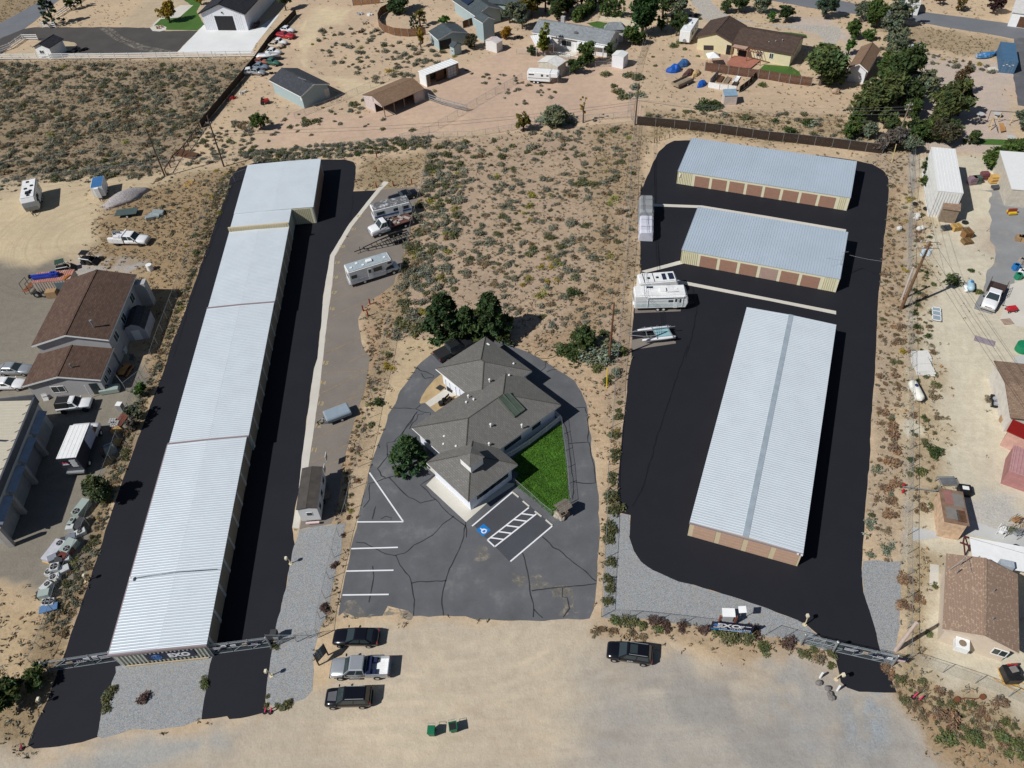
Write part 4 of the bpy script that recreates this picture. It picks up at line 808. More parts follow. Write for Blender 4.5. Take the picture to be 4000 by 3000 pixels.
for i,(y0,y1,x0,x1,z) in enumerate(secs):
    wl.prof([(x0+.12,0),(x1-.12,0),(x1-.12,z),((x0+x1)/2,z+rise),(x0+.12,z)],y0+(.12 if i==0 else 0),y1-(.12 if i==4 else 0))
    for P in ([(x0,y1,z),(x0,y0,z),((x0+x1)/2,y0,z+rise),((x0+x1)/2,y1,z+rise)],[(x1,y0,z),(x1,y1,z),((x0+x1)/2,y1,z+rise),((x0+x1)/2,y0,z+rise)]):
        rf.slab(P,.07); up=Vector((0,0,.068)); P=[Vector(q)+up for q in P]; ribs(rf,P[0],P[1],P[2],P[3],.34,.17,.03)
wl.bd('wall',GWALL,root); rf.bd('roof',GALV,root)
def edge_trim(y,x0,x1,z,m,hh=.3,nm='roof_trim'):
    mb=M(); mid=(x0+x1)/2
    for p,q in (((x0,z),(mid,z+rise)),((mid,z+rise),(x1,z))):
        mb.add([(p[0],y-.09,p[1]-hh*.5),(q[0],y-.09,q[1]-hh*.5),(q[0],y+.09,q[1]-hh*.5),(p[0],y+.09,p[1]-hh*.5),(p[0],y-.09,p[1]+.16),(q[0],y-.09,q[1]+.16),(q[0],y+.09,q[1]+.16),(p[0],y+.09,p[1]+.16)],[(0,3,2,1),(4,5,6,7),(0,1,5,4),(1,2,6,5),(2,3,7,6),(3,0,4,7)])
    mb.bd(nm,m,root)
edge_trim(-.08,-.02,LX+.02,2.7,MAUVE,.36)
edge_trim(s1,0,LX+.25,2.75,MAUVE,.1); edge_trim(s2,.15,LX+.35,2.83,MAUVE,.1)
pb=M(); pb.box(.3,yA-.12,2.6,LX+.4,yA+.12,3.75); pb.bd('parapet',BEIGE,root);
pr=M(); [pr.box(.5+i*.42,yA-.17,2.9,.66+i*.42,yA-.12,3.6) for i in range(int((LX-.2)/.42))]; pr.bd('parapet_ribs',BEIGE,root)
gt=M(); gt.box(-.14,-.1,2.62,-.02,s1,2.74); gt.bd('gutter',MAUVE,root)
fr_=M(); [fr_.box(.45+i*.42,.0,0.05,.62+i*.42,.12,2.62) for i in range(int((LX-.9)/.42)+1)]; fr_.bd('siding_rib',mat('siding_rib',(.50,.51,.45),.6),root)
k=int((yn-3)/3.06)
for i in range(k):
    y=1.2+i*3.06; x=[q[3] for q in secs if q[0]<=y+1.3<=q[1]+.01][0]-.12
    d=M(); d.box(x-.02,y,.02,x+.03,y+2.55,2.25); d.bd('roll_up_door',TANDOOR,root)
plm=M().box(-.02,0,0,.09,.40,2.55).mesh('door_pillar',mat('pale_pillar',(.62,.60,.54),.6))
for i in range(k+1):
    y=.72+i*3.06; x=[q[3] for q in secs if q[0]<=max(0,y)<=q[1]+.01][0]-.12; o=link('door_pillar',plm,root); o.location=(x,y,0)
for i in range(5):
    y=yn+1+i*(yF-yn-2)/5; M().box(xF-.14,y,.02,xF-.09,y+2.6,2.4).bd('roll_up_door',BRDOOR,root)
w2=M(); w2.box(LX+.45,yn-.03,.03,xF-.3,yn+.02,3.1); w2.bd('end_wall',YWALL,root)
wr=M(); [wr.box(LX+.5+i*.3,yn-.07,.03,LX+.6+i*.3,yn-.03,3.05) for i in range(int((xF-LX-.9)/.3))]; wr.bd('siding_rib',mat('tan_siding_rib',(.45,.40,.25),.6),root)
fl=M(); fl.cyl((0.2,8.6,2.7),(.2,8.6,3.2),.09); fl.box(.1,8.3,2.8,.5,8.55,3.05); fl.bd('security_camera',WHITE,root)
co=M(); co.tube([(.3,8.6,2.95),(LX/2,8.65,3.3),(LX-.3,8.65,2.98)],.03); co.bd('roof_cable',DARK,root)
bt=M(); bt.box(.8,-.16,.02,LX-.6,-.06,.2); bt.bd('base_board',mat('raw_timber',(.5,.4,.26),.8),root)
SBLUE=mat('sign_navy',(.012,.014,.04),.4,var=.1); SWHITE=mat('sign_white',(.8,.8,.82),.5,var=.03); LOGOB=mat('logo_blue',(.05,.16,.42),.45)
sg=M().box(3.3,-.06,.75,8.3,.0,1.95).bd('sign_board',SBLUE,root)
text('sign_lettering','EXO',1.05,SWHITE,sg,(6.65,-.075,1.36),(PI/2,0,0),.008,1.05,.05)
def globe(parent,cx,y,cz,r,m):
    mb=M()
    for rr in (1,.62):
        for i in range(14):
            a0,a1=i*2*PI/14,(i+1)*2*PI/14
            mb.cyl((cx+r*rr*cos(a0)*1.25,y,cz+r*sin(a0)*rr),(cx+r*rr*cos(a1)*1.25,y,cz+r*sin(a1)*rr),r*.07,r*.07,5)
    for q in (-.5,0,.5): mb.cyl((cx-r*1.25*math.sqrt(1-q*q),y,cz+r*q),(cx+r*1.25*math.sqrt(1-q*q),y,cz+r*q),r*.06,r*.06,5)
    for q in (-.6,0,.6): mb.cyl((cx+r*q,y,cz-r*.9),(cx+r*q*.8,y,cz+r*.9),r*.06,r*.06,5)
    mb.sph((cx,y,cz),r*.3,r*.1,r*.35); return mb.bd('logo_globe',m,parent)
globe(sg,4.35,-.075,1.36,.42,LOGOB)
def storage(label,sw,se,nw,z,rise,ridge,rm,rib,doors,wm,dm,trim=None,lights=True):
    r,L,W=building('storage_building',label,'storage building',(sw,se,nw),z,rise,ridge,wm,rm,oh=.06,th=.07,rib=rib)
    for side,u0,wd,pit,n,h,m in doors:
        for i in range(n): opening(r,'roll',side,u0+i*pit,.05,wd,h,L,W,.06,m[i] if isinstance(m,list) else m)
    return r,L,W
r,L,W=storage('white ribbed metal storage building with a gabled roof nearest the front gate',(2694,2040),(3137,2163),(2917,1201),2.7,.17,'y',GALV,(.34,.17,.03),[('S',.55,2.45,2.98,4,2.25,mat('pale_brown_roll_door',(.50,.33,.235),.6,var=.06)),('W',.6,2.5,3.06,12,2.2,BRDOOR),('E',.6,2.5,3.06,12,2.2,BRDOOR)],BEIGE,BRDOOR)
M().box(L/2-.32,-.02,2.7+.19,L/2+.32,W+.02,2.7+.28).bd('ridge_cap',mat('ridge_sheet',(.45,.52,.57),.45,.3),r)
M().box(-.02,-.13,2.52,L+.02,-.02,2.74).bd('fascia',MAUVE,r); lt=M(); lt.cbox(L-.1,-.12,2.62,.2,.2,.2); lt.cbox(L-.5,-.12,2.62,.2,.2,.2); lt.bd('wall_lamp',WHITE,r)
doors6=[BRDOOR]*3+[PLDOOR]+[BRDOOR]*2
r,L,W=storage('blue grey roofed storage building with cream walls and six brown doors, one door paler',(2662,977),(3282,1092),(2725,819),2.5,.5,'N',BLUEROOF,(.40,.07,.05),[('S',3.05,2.6,3.06,6,2.05,doors6)],YWALL,BRDOOR)
sr=M();
for i in range(int(2.9/.3)): sr.box(.1+i*.3,-.0,.05,.16+i*.3,.06,2.45)
sr.bd('siding_rib',mat('cream_siding_rib',(.58,.50,.27),.6),r); sr=M()
for i in range(int((L-21.6)/.3)): sr.box(21.5+i*.3,0,.05,21.56+i*.3,.06,2.45)
sr.bd('siding_rib',mat('cream_siding_rib',(.58,.50,.27),.6),r)
an=M(); an.cyl((L-.3,3.2,2.4),(L-.3,3.2,5.4),.04); an.tube([(L-.7,3.0,5.1),(L+.2,3.4,5.2)],.025); an.tube([(L-.3,3.2,4.8),(L-1.6,2.5,2.75)],.018); an.tube([(L-.3,3.2,4.4),(L-2.4,4.3,2.8)],.018); an.bd('roof_mast',STEEL,r)
r,L,W=storage('farthest blue grey roofed storage building with cream walls and eight brown doors',(2647,669),(3323,774),(2694,548),2.5,.5,'N',BLUEROOF,(.40,.07,.05),[('S',3.15,2.55,3.02,8,2.05,BRDOOR)],YWALL,BRDOOR)
sr=M()
for i in range(9): sr.box(.1+i*.3,0,.05,.16+i*.3,.06,2.45)
sr.bd('siding_rib',mat('cream_siding_rib',(.58,.50,.27),.6),r); sr=M()
for i in range(int((L-27.6)/.3)): sr.box(27.4+i*.3,0,.05,27.46+i*.3,.06,2.45)
sr.bd('siding_rib',mat('cream_siding_rib',(.58,.50,.27),.6),r); M().box(.35,-.1,1.5,.6,.06,2.05).bd('meter_box',WHITE,r)
OSH=shingle('grey_brown_shingles',(.150,.143,.132),(.195,.187,.172),.45,.22); OW=mat('pale_blue_white_wall',(.74,.77,.84),.6,var=.03); ze=2.75
def wing(p,q,s):      # left, bottom, right eave corners
    A,B,C=g(p,ze),g(q,ze),g(s,ze); return A,B,C
Lm,Bm0,Rm=g((1610,1673),ze),g((1723,1775),ze),g((2190,1583),ze)
d=(Bm0-Lm).to_2d().normalized(); e=Vector((-d.y,d.x)); orgo=Vector((Lm.x,Lm.y,0)); rzo=math.atan2(d.y,d.x)
oc=lambda px:((g(px,ze)-Lm).to_2d().dot(d),(g(px,ze)-Lm).to_2d().dot(e))
root=E('office_building','sprawling one storey office with grey brown hipped roofs and pale walls','building',orgo,rzo)
mid=oc((2190,1583)); up0=oc((1702,1442)); upr=oc((2077,1452)); upt=oc((1897,1319)); lo0=oc((1667,1810)); lob=oc((1840,1953)); lor=oc((2020,1816))
wingsR=[(0,0,mid[0],mid[1],1.9),(up0[0],up0[1],upr[0],max(upt[1],upr[1]),1.7),(lo0[0]+0,lo0[1],lob[0],lor[1],1.8)]
wl=M(); rf=M(); fs=M(); oh=.55
for i,(x0,y0,x1,y1,rise) in enumerate(wingsR):
    zz=ze+.02*i;
    if i==2: x0=min(x0,mid[0]-1.0)
    if i==1: y0=min(y0,mid[1]-2.0)
    L,W=x1-x0,y1-y0; wl.box(x0+oh,y0+oh,0,x1-oh,y1-oh,zz+.03*i)
    P=lambda a,b_,c_:(x0+a,y0+b_,zz+c_)
    if L>=W: a_,b_=P(W/2,W/2,rise),P(L-W/2,W/2,rise); q=[[P(0,0,0),P(L,0,0),b_,a_],[P(L,W,0),P(0,W,0),a_,b_],[P(0,W,0),P(0,0,0),a_],[P(L,0,0),P(L,W,0),b_]]
    else: a_,b_=P(L/2,L/2,rise),P(L/2,W-L/2,rise); q=[[P(0,0,0),P(L,0,0),a_],[P(L,W,0),P(0,W,0),b_],[P(0,W,0),P(0,0,0),a_,b_],[P(L,0,0),P(L,W,0),b_,a_]]
    for pp in q: rf.slab(pp,.12)
    for u0,v0,u1,v1 in ((x0,y0-.04,x1,y0),(x0,y1,x1,y1+.04),(x0-.04,y0,x0,y1),(x1,y0,x1+.04,y1)): fs.box(u0,v0,zz-.12,u1,v1,zz+.1)
    hipl=M();
    for s_,e_ in ((P(0,0,0),a_),(a_,b_),(P(L,W,0),b_),(P(0,W,0),a_ if L>=W else b_),(P(L,0,0),b_ if L>=W else a_)):
        hipl.tube([Vector(s_)+Vector((0,0,.1)),Vector(e_)+Vector((0,0,.1))],.085,6)
    hipl.bd('ridge_tile',shingle('ridge_shingles',(.085,.076,.066),(.10,.092,.08),.3,.3),root)
wl.bd('wall',OW,root); rf.bd('roof',OSH,root); fs.bd('fascia',WHITE,root)
mm,ll=wingsR[0],wingsR[2]
def owin(x,y0,y1,z0,h):
    f=M(); f.box(x-.02,y0-.08,z0-.08,x+.04,y1+.08,z0+h+.08); o=f.bd('window',WHITE,root); M().box(x+.03,y0,z0,x+.055,y1,z0+h).bd('pane',GLASS,o)
for i in range(4): yy=ll[1]+1.6+i*(ll[3]-ll[1]-4)/3.4; owin(ll[2]-oh,yy,yy+1.7,1.05,1.1)
for yy in (mid[1]-4.6,mid[1]-8,ll[3]+1.2): owin(mm[2]-oh,yy,yy+1.5,1.05,1.1)
_q=g((1842,1795),ze+2.2); cx,cy=(_q-Lm).to_2d().dot(d),(_q-Lm).to_2d().dot(e); cz=ze+2.1
M().box(cx-.95,cy-.95,cz-.7,cx+.95,cy+.95,cz+.55).bd('cupola',WHITE,root)
cr_=M();
for a_,b_ in (((-1.1,-1.1),(1.1,-1.1)),((1.1,-1.1),(1.1,1.1)),((1.1,1.1),(-1.1,1.1)),((-1.1,1.1),(-1.1,-1.1))): cr_.slab([(cx+a_[0],cy+a_[1],cz+.55),(cx+b_[0],cy+b_[1],cz+.55),(cx,cy,cz+1.15)],.08)
cr_.bd('cupola_roof',OSH,root)
sk1=oc((1951,1600)); sk2=oc((1990,1575)); sk4=oc((2034,1635));
slope=1.9/((mm[2]-mm[0])/2 if (mm[2]-mm[0])<(mm[3]-mm[1]) else (mm[3]-mm[1])/2)
def mz(x,y):
    m_=mm; return ze+.12+slope*min(x-m_[0],m_[2]-x,y-m_[1],m_[3]-y)
xs,xe=sorted((sk1[0],sk4[0])); ys,ye=sorted((sk1[1],sk2[1])); GRSK=mat('dark_green_skylight',(.085,.11,.085),.25,spec=.5)
sk=M(); sk.loft([[(xs,ys,mz(xs,ys)-.1),(xe,ys,mz(xe,ys)-.1),(xe,ye,mz(xe,ye)-.1),(xs,ye,mz(xs,ye)-.1)],[(xs,ys,mz(xs,ys)+.3),(xe,ys,mz(xe,ys)+.3),(xe,ye,mz(xe,ye)+.3),(xs,ye,mz(xs,ye)+.3)]]); so_=sk.bd('skylight',GRSK,root)
fr_=M();
for y_ in (ys-.06,(ys+ye)/2-.05,ye-.04): fr_=M(); fr_.loft([[(xs,y_,mz(xs,y_)-.1),(xe,y_,mz(xe,y_)-.1),(xe,y_+.1,mz(xe,y_)-.1),(xs,y_+.1,mz(xs,y_)-.1)],[(xs,y_,mz(xs,y_)+.36),(xe,y_,mz(xe,y_)+.36),(xe,y_+.1,mz(xe,y_)+.36),(xs,y_+.1,mz(xs,y_)+.36)]]); fr_.bd('frame',mat('green_frame',(.10,.12,.10),.4),so_)
for px,k_,zz in (((tp(1,2,1915,170)),'box',3.5),(tp(1,2,1905,100),'box',3.2),(tp(1,2,2008,110),'box',3.4),(tp(1,2,1905,612),'box',3.9),(tp(1,2,1740,722),'box',3.6),(tp(1,2,1835,562),'box',3.7),(tp(1,2,1622,862),'pipe',3.0),(tp(1,2,1628,795),'pipe',3.2),(tp(1,2,1778,672),'pipe',3.7),(tp(1,2,1730,880),'pipe',3.3),(tp(1,2,2028,692),'pipe',4.1),(tp(1,2,2015,857),'pipe',3.4),(tp(1,2,1835,445),'pipe',3.6),(tp(1,2,1882,475),'pipe',3.8),(tp(1,2,1818,500),'pipe',3.6),(tp(1,2,2018,305),'pipe',3.8),(tp(1,2,2188,268),'pipe',3.3),(tp(2,2,262,497),'box',3.0),(tp(2,2,85,697),'pipe',3.5),(tp(2,2,0,395),'box',3.5),(tp(1,2,2063,132),'pipe',3.2),(tp(1,2,2000,5),'box',3.0),(tp(2,2,15,168),'pipe',3.1)):
    q=g(px,zz); x_,y_=(q-Lm).to_2d().dot(d),(q-Lm).to_2d().dot(e); vent(root,x_,y_,zz+.05,WHITE,k_)
pq=oc((1900,1560));
pr_=E('porch_cover','small white porch roof on posts at the left side of the office','porch',root.matrix_basis@Vector((0,0,0)) if False else g((1770,1548)),rzo)
mb=M(); mb.slab([(-1.6,0,2.3),(.8,0,2.3),(.8,1.2,2.5),(-1.6,1.2,2.5)],.08); mb.bd('roof',WHITE,pr_); [M().cyl((x_,0.1,0),(x_,0.1,2.3),.06).bd('post',WHITE,pr_) for x_ in (-1.5,.7)]
BSH=shingle('brown_shingles',(.088,.054,.041),(.15,.095,.071),.5,.24,PI/2); GSID=mat('grey_lap_siding',(.44,.43,.43),.7,var=.05)
z2=4.9; o2,rz2,L2,W2=frame((126,1350),(425,1330),(533,1075),z2)
b_=g((425,1330),z2); a_=g((126,1350),z2); n_=g((533,1075),z2); dd=(n_-b_).to_2d(); W2=dd.length; dy=dd.normalized(); dx=Vector((dy.y,-dy.x)); LL=(b_-a_).to_2d().dot(dx); oo=b_.to_2d()-dx*LL
r,L,W=building('house','two storey house with brown shingle roof and grey siding beside the long storage building','house',(Vector((oo.x,oo.y,0)),math.atan2(dx.y,dx.x),LL,W2),z2,1.5,'y',GSID,BSH,oh=.4,fascia=WHITE,ops=[('window','E',2.0,2.6,1.4,1.3),('window','E',W2*.4,2.6,1.4,1.3),('window','E',W2*.72,2.6,1.4,1.3)])
dm=M(); dm.box(L-.45,W-1.6,0,L+1.3,W-.3,4.3); dm.bd('stair_annex',GSID,r); vp=M(); vp.cyl((L*.78,2.2,5.2),(L*.78,2.2,6.9),.13); vp.cyl((L*.78,2.2,6.8),(L*.78,2.2,7.0),.2); vp.bd('chimney_pipe',STEEL,r)
z1=2.9; b_=g((393,1486),z1); a_=g((86,1515),z1); LL1=(b_-a_).to_2d().dot(dx); oo1=b_.to_2d()-dx*LL1; W1=(oo-oo1).dot(dy)+.6
lw,Lx,Wx=building('front_wing','low front wing of the brown roofed house with a gable end','house',(Vector((oo1.x,oo1.y,0)),math.atan2(dx.y,dx.x),LL1,W1),z1,1.25,'y',GSID,BSH,oh=.35,fascia=WHITE,ops=[('window','S',LL1*.31,1.0,1.7,1.1),('window','E',1.2,1.0,.9,1.0),('window','E',2.8,1.0,.9,1.0),('door','S',LL1*.80,0.05,1.1,2.1,GLASS)])
lw.name='house_wing'; vp=M(); vp.cyl((LL1*.62,1.9,3.3),(LL1*.62,1.9,4.7),.11); vp.bd('chimney_pipe',STEEL,lw); M().tube([(LL1*.78,-.25,2.5),(LL1*.78,-.25,0.05)],.05).bd('downpipe',WHITE,lw)
def gambrel(label,fr,z,wm,rm):
    o_,rz,L,W=fr; r=E('gambrel_shed',label,'shed',o_,rz); pts=[(0,0),(L,0),(L,z),(L*.82,z+L*.25),(L*.5,z+L*.38),(L*.18,z+L*.25),(0,z)]
    M().prof(pts,0,W).bd('wall',wm,r); rf=M()
    for p,q in zip(pts[2:6],pts[3:7]): rf.slab([(p[0],-.15,p[1]),(q[0],-.15,q[1]),(q[0],W+.15,q[1]),(p[0],W+.15,p[1])],.08)
    rf.bd('roof',rm,r); M().box(L*.3,-.05,.05,L*.7,0.0,z*.95).bd('door',WHITE,r); return r
gambrel('grey gambrel roofed garden shed in the shade of the brown roofed house',(t(0,1,1118,1508),R(4),3.0,4.2),2.0,mat('lilac_grey_siding',(.45,.44,.48),.7),shingle('dark_grey_shingles',(.05,.048,.05),(.09,.085,.085)))
ne,se_=t(0,2,470,690),t(0,3,70,120); dn=(ne-se_).to_2d(); Wn=dn.length; dyn=dn.normalized(); dxn=Vector((dyn.y,-dyn.x)); Lw=13; oo=se_.to_2d()-dxn*Lw
r,L,W=building('metal_workshop','metal workshop with a cream ribbed roof and dark parapet at the left edge','workshop',(Vector((oo.x,oo.y,0)),math.atan2(dxn.y,dxn.x),Lw,Wn),5.0,.9,'y',mat('grey_metal_wall',(.50,.50,.48),.6,.1,var=.06),mat('cream_roof_sheet',(.66,.60,.48),.5,.1,var=.05),oh=.05,th=.08,rib=(.5,.08,.05))
pp=M(); pp.box(-.1,W-.1,4.6,L+.15,W+.12,6.0); pp.box(L-.12,.0,4.6,L+.12,W+.12,5.7); pp.bd('parapet',mat('dark_blue_grey_sheet',(.10,.11,.13),.5,.3),r)
[M().tube([(L-.1,1+i*1.5,5.6),(L-1.1,1+i*1.5,5.15)],.04).bd('parapet_brace',BLACKM,r) for i in range(int(W/1.5))]
for i in range(4):
    y0=W-4.5-i*4.6
    if y0>0: M().box(L-.06,y0,.05,L+.03,y0+3.4,3.4).bd('roll_up_door',mat('workshop_door',(.33,.33,.33),.5),r); M().slab([(L+.02,y0-.3,3.9),(L+.02,y0+3.7,3.9),(L+.9,y0+3.7,3.55),(L+.9,y0-.3,3.55)],.05).bd('awning',mat('awning_sheet',(.40,.45,.52),.4,.4),r)
    M().box(L+.02,y0-1.0,.05,L+.75,y0-.55,3.5).bd('buttress',mat('grey_block',(.4,.38,.36),.8),r)
vp=M(); vp.tube([(L*.72,W*.62,5.5),(L*.72,W*.62,6.3),(L*.8,W*.6,6.6)],.14,7); vp.bd('roof_flue',STEEL,r)
WMET=mat('white_metal_siding',(.74,.74,.72),.5,.05,var=.04)
z=4.9; r,L,W=building('metal_building','tall narrow white metal building beside pallets at right','metal building',(tp(3,1,1465,212),tp(3,1,1690,235),tp(3,0,1457,1287)),z,.25,'N',WMET,mat('white_roof_sheet',(.80,.80,.78),.45,.05,var=.03),oh=.05,th=.06,rib=(.5,.05,.04))
sr=M(); [sr.box(.2+i*.42,-.03,.05,.26+i*.42,.06,4.8) for i in range(int(L/.42))]; sr.bd('siding_rib',mat('white_siding_rib',(.66,.66,.64),.5),r); sr=M(); [sr.box(-.03,.2+i*.42,.05,.06,.26+i*.42,4.8) for i in range(int(W/.42))]; sr.bd('siding_rib',mat('white_siding_rib',(.66,.66,.64),.5),r)
building('lean_to_shed','weathered wooden lean-to shed with a shingled roof against the white metal building','shed',(tp(3,1,1510,372),tp(3,1,1662,392),tp(3,1,1508,308)),2.4,.6,'N',GREYW,shingle('tan_brown_shingles',(.22,.145,.10),(.34,.24,.17),.4,.25),oh=.12)
SPK=shingle('speckled_brown_shingles',(.32,.215,.155),(.36,.25,.185),.21,.13,PI/2,speck=((.47,.35,.25),.80))
z=3.0; aa=g(tp(3,3,1190,715),z); nn=g(tp(3,3,1215,200),z); rg=g(tp(3,3,1470,770),z+.9); dd=(nn-aa).to_2d(); Wd_=dd.length; dyn=dd.normalized(); dxn=Vector((dyn.y,-dyn.x)); half=abs((rg-aa).to_2d().dot(dxn));
r,L,W=building('house','house with a wide speckled brown shingle roof at the bottom right','house',(Vector((aa.x,aa.y,0)),math.atan2(dxn.y,dxn.x),half*2,Wd_),z,1.1,'y',mat('tan_stucco',(.62,.52,.41),.9,var=.06),SPK,oh=.45,fascia=mat('tan_fascia',(.6,.5,.4),.7),ops=[('window','S',half*1.5,1.0,1.2,1.0)])
aw=M(); aw.box(half*.46,-.75,1.2,half*.46+1.25,.42,2.1); o=aw.bd('window_cooler',WHITE,r,.03); M().cyl((half*.46+.6,-.2,2.1),(half*.46+.6,-.2,2.13),.35,.35,16).bd('fan_grille',GREYW,o)
for x_,y_ in ((.9,W-2.4),(half*1.22,2.2),(half*1.25,W-3.6)): vp=M(); vp.cyl((x_,y_,3.2),(x_,y_,4.35),.06); vp.bd('vent_pipe',STEEL,r)
an=M(); an.cyl((1.2,W-1.3,3.2),(1.2,W-1.3,6),.04); an.tube([(.2,W-2.2,3.2),(1.2,W-1.3,5)],.02); an.tube([(2.6,W-2.4,3.5),(1.2,W-1.3,5)],.02); an.bd('roof_mast',STEEL,r)
r,L,W=building('patchwork_shed','ramshackle shed roofed with mismatched brown panels at right','shed',(tp(3,2,1510,1545),tp(3,2,1725,1585),tp(3,2,1535,1245)),2.5,.5,'S',mat('white_orange_board',(.60,.42,.28),.9,var=.3,sc=2),mat('brown_board_roof',(.24,.15,.10),.9,var=.35,sc=1.2),oh=.15)
for (x0,y0,x1,y1,m_) in ((.3,.5,1.6,2.2,mat('grey_board',(.22,.2,.18),.9)),(L*.55,.3,L*.9,2.0,BROWNW),(.4,W*.55,L*.5,W*.95,mat('dull_red_board',(.32,.15,.13),.85)),(L*.5,W*.5,L*.95,W*.9,mat('grey_board',(.22,.2,.18),.9))):
    f_=lambda y_:2.5+.5*(1-y_/W)+.15
    M().loft([[(x0,y0,f_(y0)),(x1,y0,f_(y0)),(x1,y1,f_(y1)),(x0,y1,f_(y1))],[(x0,y0,f_(y0)+.04),(x1,y0,f_(y0)+.04),(x1,y1,f_(y1)+.04),(x0,y1,f_(y1)+.04)]]).bd('roof_panel',m_,r)
building('house','brown shingled house cut by the right edge behind the long porch slab','house',(tp(3,2,2092,628),tp(3,2,2700,700),tp(3,2,2215,165)),2.8,1.0,'x',mat('pale_wall',(.6,.56,.5),.8),shingle('tan_brown_shingles',(.22,.145,.10),(.34,.24,.17),.4,.25),oh=.3)
building('carport','open carport with a dark red flat roof at the right edge','carport',(tp(3,2,2055,745),tp(3,2,2600,990),tp(3,2,2130,650)),2.6,.1,'S',mat('salmon_wall',(.55,.33,.27),.8),mat('dark_red_roof',(.26,.012,.008),.5,var=.1),oh=.2)
r,L,W=building('storage_container','faded pink metal container with a ribbed roof at the right edge','container',(tp(3,2,2078,1085),tp(3,2,2500,1230),tp(3,2,2165,880)),2.4,.05,'S',mat('pink_metal',(.42,.20,.19),.7,.1),mat('pink_roof_sheet',(.46,.25,.25),.7,var=.15),oh=.03,rib=(.35,.12,.05))
building('metal_building','tan metal building with an open side at the upper right edge','metal building',(tp(3,1,2105,200),tp(3,1,2600,240),tp(3,0,2200,1340)),3.2,.4,'N',mat('tan_metal_siding',(.55,.50,.42),.6),mat('white_roof_sheet',(.8,.8,.78),.45),oh=.1)
building('house','white house with a brown panel door at the far upper right corner','house',(tp(3,0,2105,110),tp(3,0,2700,190),tp(3,0,2150,-60)),3,.8,'x',WHITE,mat('pale_roof',(.6,.58,.55),.8),oh=.2,ops=[('roll','S',2.0,.1,3.0,2.3,BROWNW)])
building('shed','small white roadside shed beyond the road at the top','shed',(tp(3,0,1165,35),tp(3,0,1320,45),tp(3,0,1180,-40)),2.4,.4,'x',WHITE,mat('pale_roof',(.6,.58,.55),.8),oh=.1,ops=[('door','S',1.2,.05,1,2,BROWNW)])
SLATE=shingle('charcoal_shingles',(.035,.037,.045),(.065,.068,.078),.45,.25); BLACKSH=shingle('black_shingles',(.022,.023,.03),(.04,.042,.05),.5,.3,PI/2)
p0,p1=t(0,0,1782,262),t(0,0,2148,264); dd=(p1-p0).to_2d(); Lb=dd.length; dd.normalize(); nb=Vector((-dd.y,dd.x)); oo=p0.to_2d()-dd*.5-nb*.5
hb=4.2; r,L,W=building('metal_garage','white metal garage with a black roof and one black roll door at the top left','garage',(Vector((oo.x,oo.y,0)),math.atan2(dd.y,dd.x),Lb+1.0,22.0),hb,2.4,'y',mat('bright_white_siding',(.78,.79,.82),.55,.03,var=.03),BLACKSH,oh=.5,fascia=BLACKM,ops=[('roll','S',Lb*.29+.5,.05,Lb*.43,3.5,mat('black_door',(.02,.02,.022),.5))])
sr=M(); [sr.box(.7+i*.5,.47,.05,.76+i*.5,.5,hb) for i in range(int((L-1.4)/.5)) if .7+i*.5<Lb*.29+.35]; sr.bd('siding_rib',mat('white_siding_rib',(.66,.66,.64),.5),r); sr=M(); [sr.box(.7+i*.5,.47,.05,.76+i*.5,.5,hb) for i in range(int((L-1.4)/.5)) if .7+i*.5>Lb*.72+.6]; sr.bd('siding_rib',mat('white_siding_rib',(.66,.66,.64),.5),r); M().cbox(L/2,.4,4.4,.3,.25,.3).bd('wall_lamp',BLACKM,r)
jn=M(); [jn.cbox(L+.3+.3*(i%3),2+i*.5,.3+.2*(i%2),.5,.5,.6,i) for i in range(6)]; jn.bd('barrel_row',mat('mixed_dark_goods',(.09,.05,.045),.7),r)
building('garden_shed','small white shed with a black gabled roof inside the white rail fence','shed',(tp(0,0,280,412),tp(0,0,425,422),tp(0,0,350,325)),2.7,.9,'y',WHITE,BLACKSH,oh=.3,ops=[('window','S',1.3,1.1,1.2,.9)])
TEAL=mat('pale_teal_siding',(.36,.45,.46),.7,var=.05); TSL=shingle('blue_grey_shingles',(.06,.075,.082),(.09,.11,.12),.5,.25)
r,L,W=building('garage','pale teal garage with a charcoal gabled roof on the sandy lot','garage',(tp(1,0,112,695),tp(1,0,388,838),tp(1,0,275,552)),2.9,1.35,'x',TEAL,shingle('charcoal_roof_shingles',(.045,.05,.058),(.075,.08,.09),.5,.25),oh=.4,fascia=WHITE)
W_=W; opening(r,'door','E',W*.80,.05,1.2,2.1,L,W,.4,mat('cream_door',(.6,.56,.5),.6)); an=M(); an.tube([(L*.8,2.6,3.6),(L*.8,2.6,5.2)],.03); an.tube([(L*.7,2.4,5.2),(L*.9,2.8,5.2)],.03); an.bd('roof_aerial',STEEL,r); M().cbox(L-.8,.38,2.0,.4,.1,.6).bd('meter_box',WHITE,r)
TANSH=shingle('tan_shingles',(.20,.125,.08),(.27,.175,.115),.45,.25); PKW=mat('pinkish_board_wall',(.56,.47,.44),.85,var=.12)
fr=frame(tp(1,0,1095,922),tp(1,0,1455,768),tp(1,0,915,828),2.4); o_,rz,L,W=fr
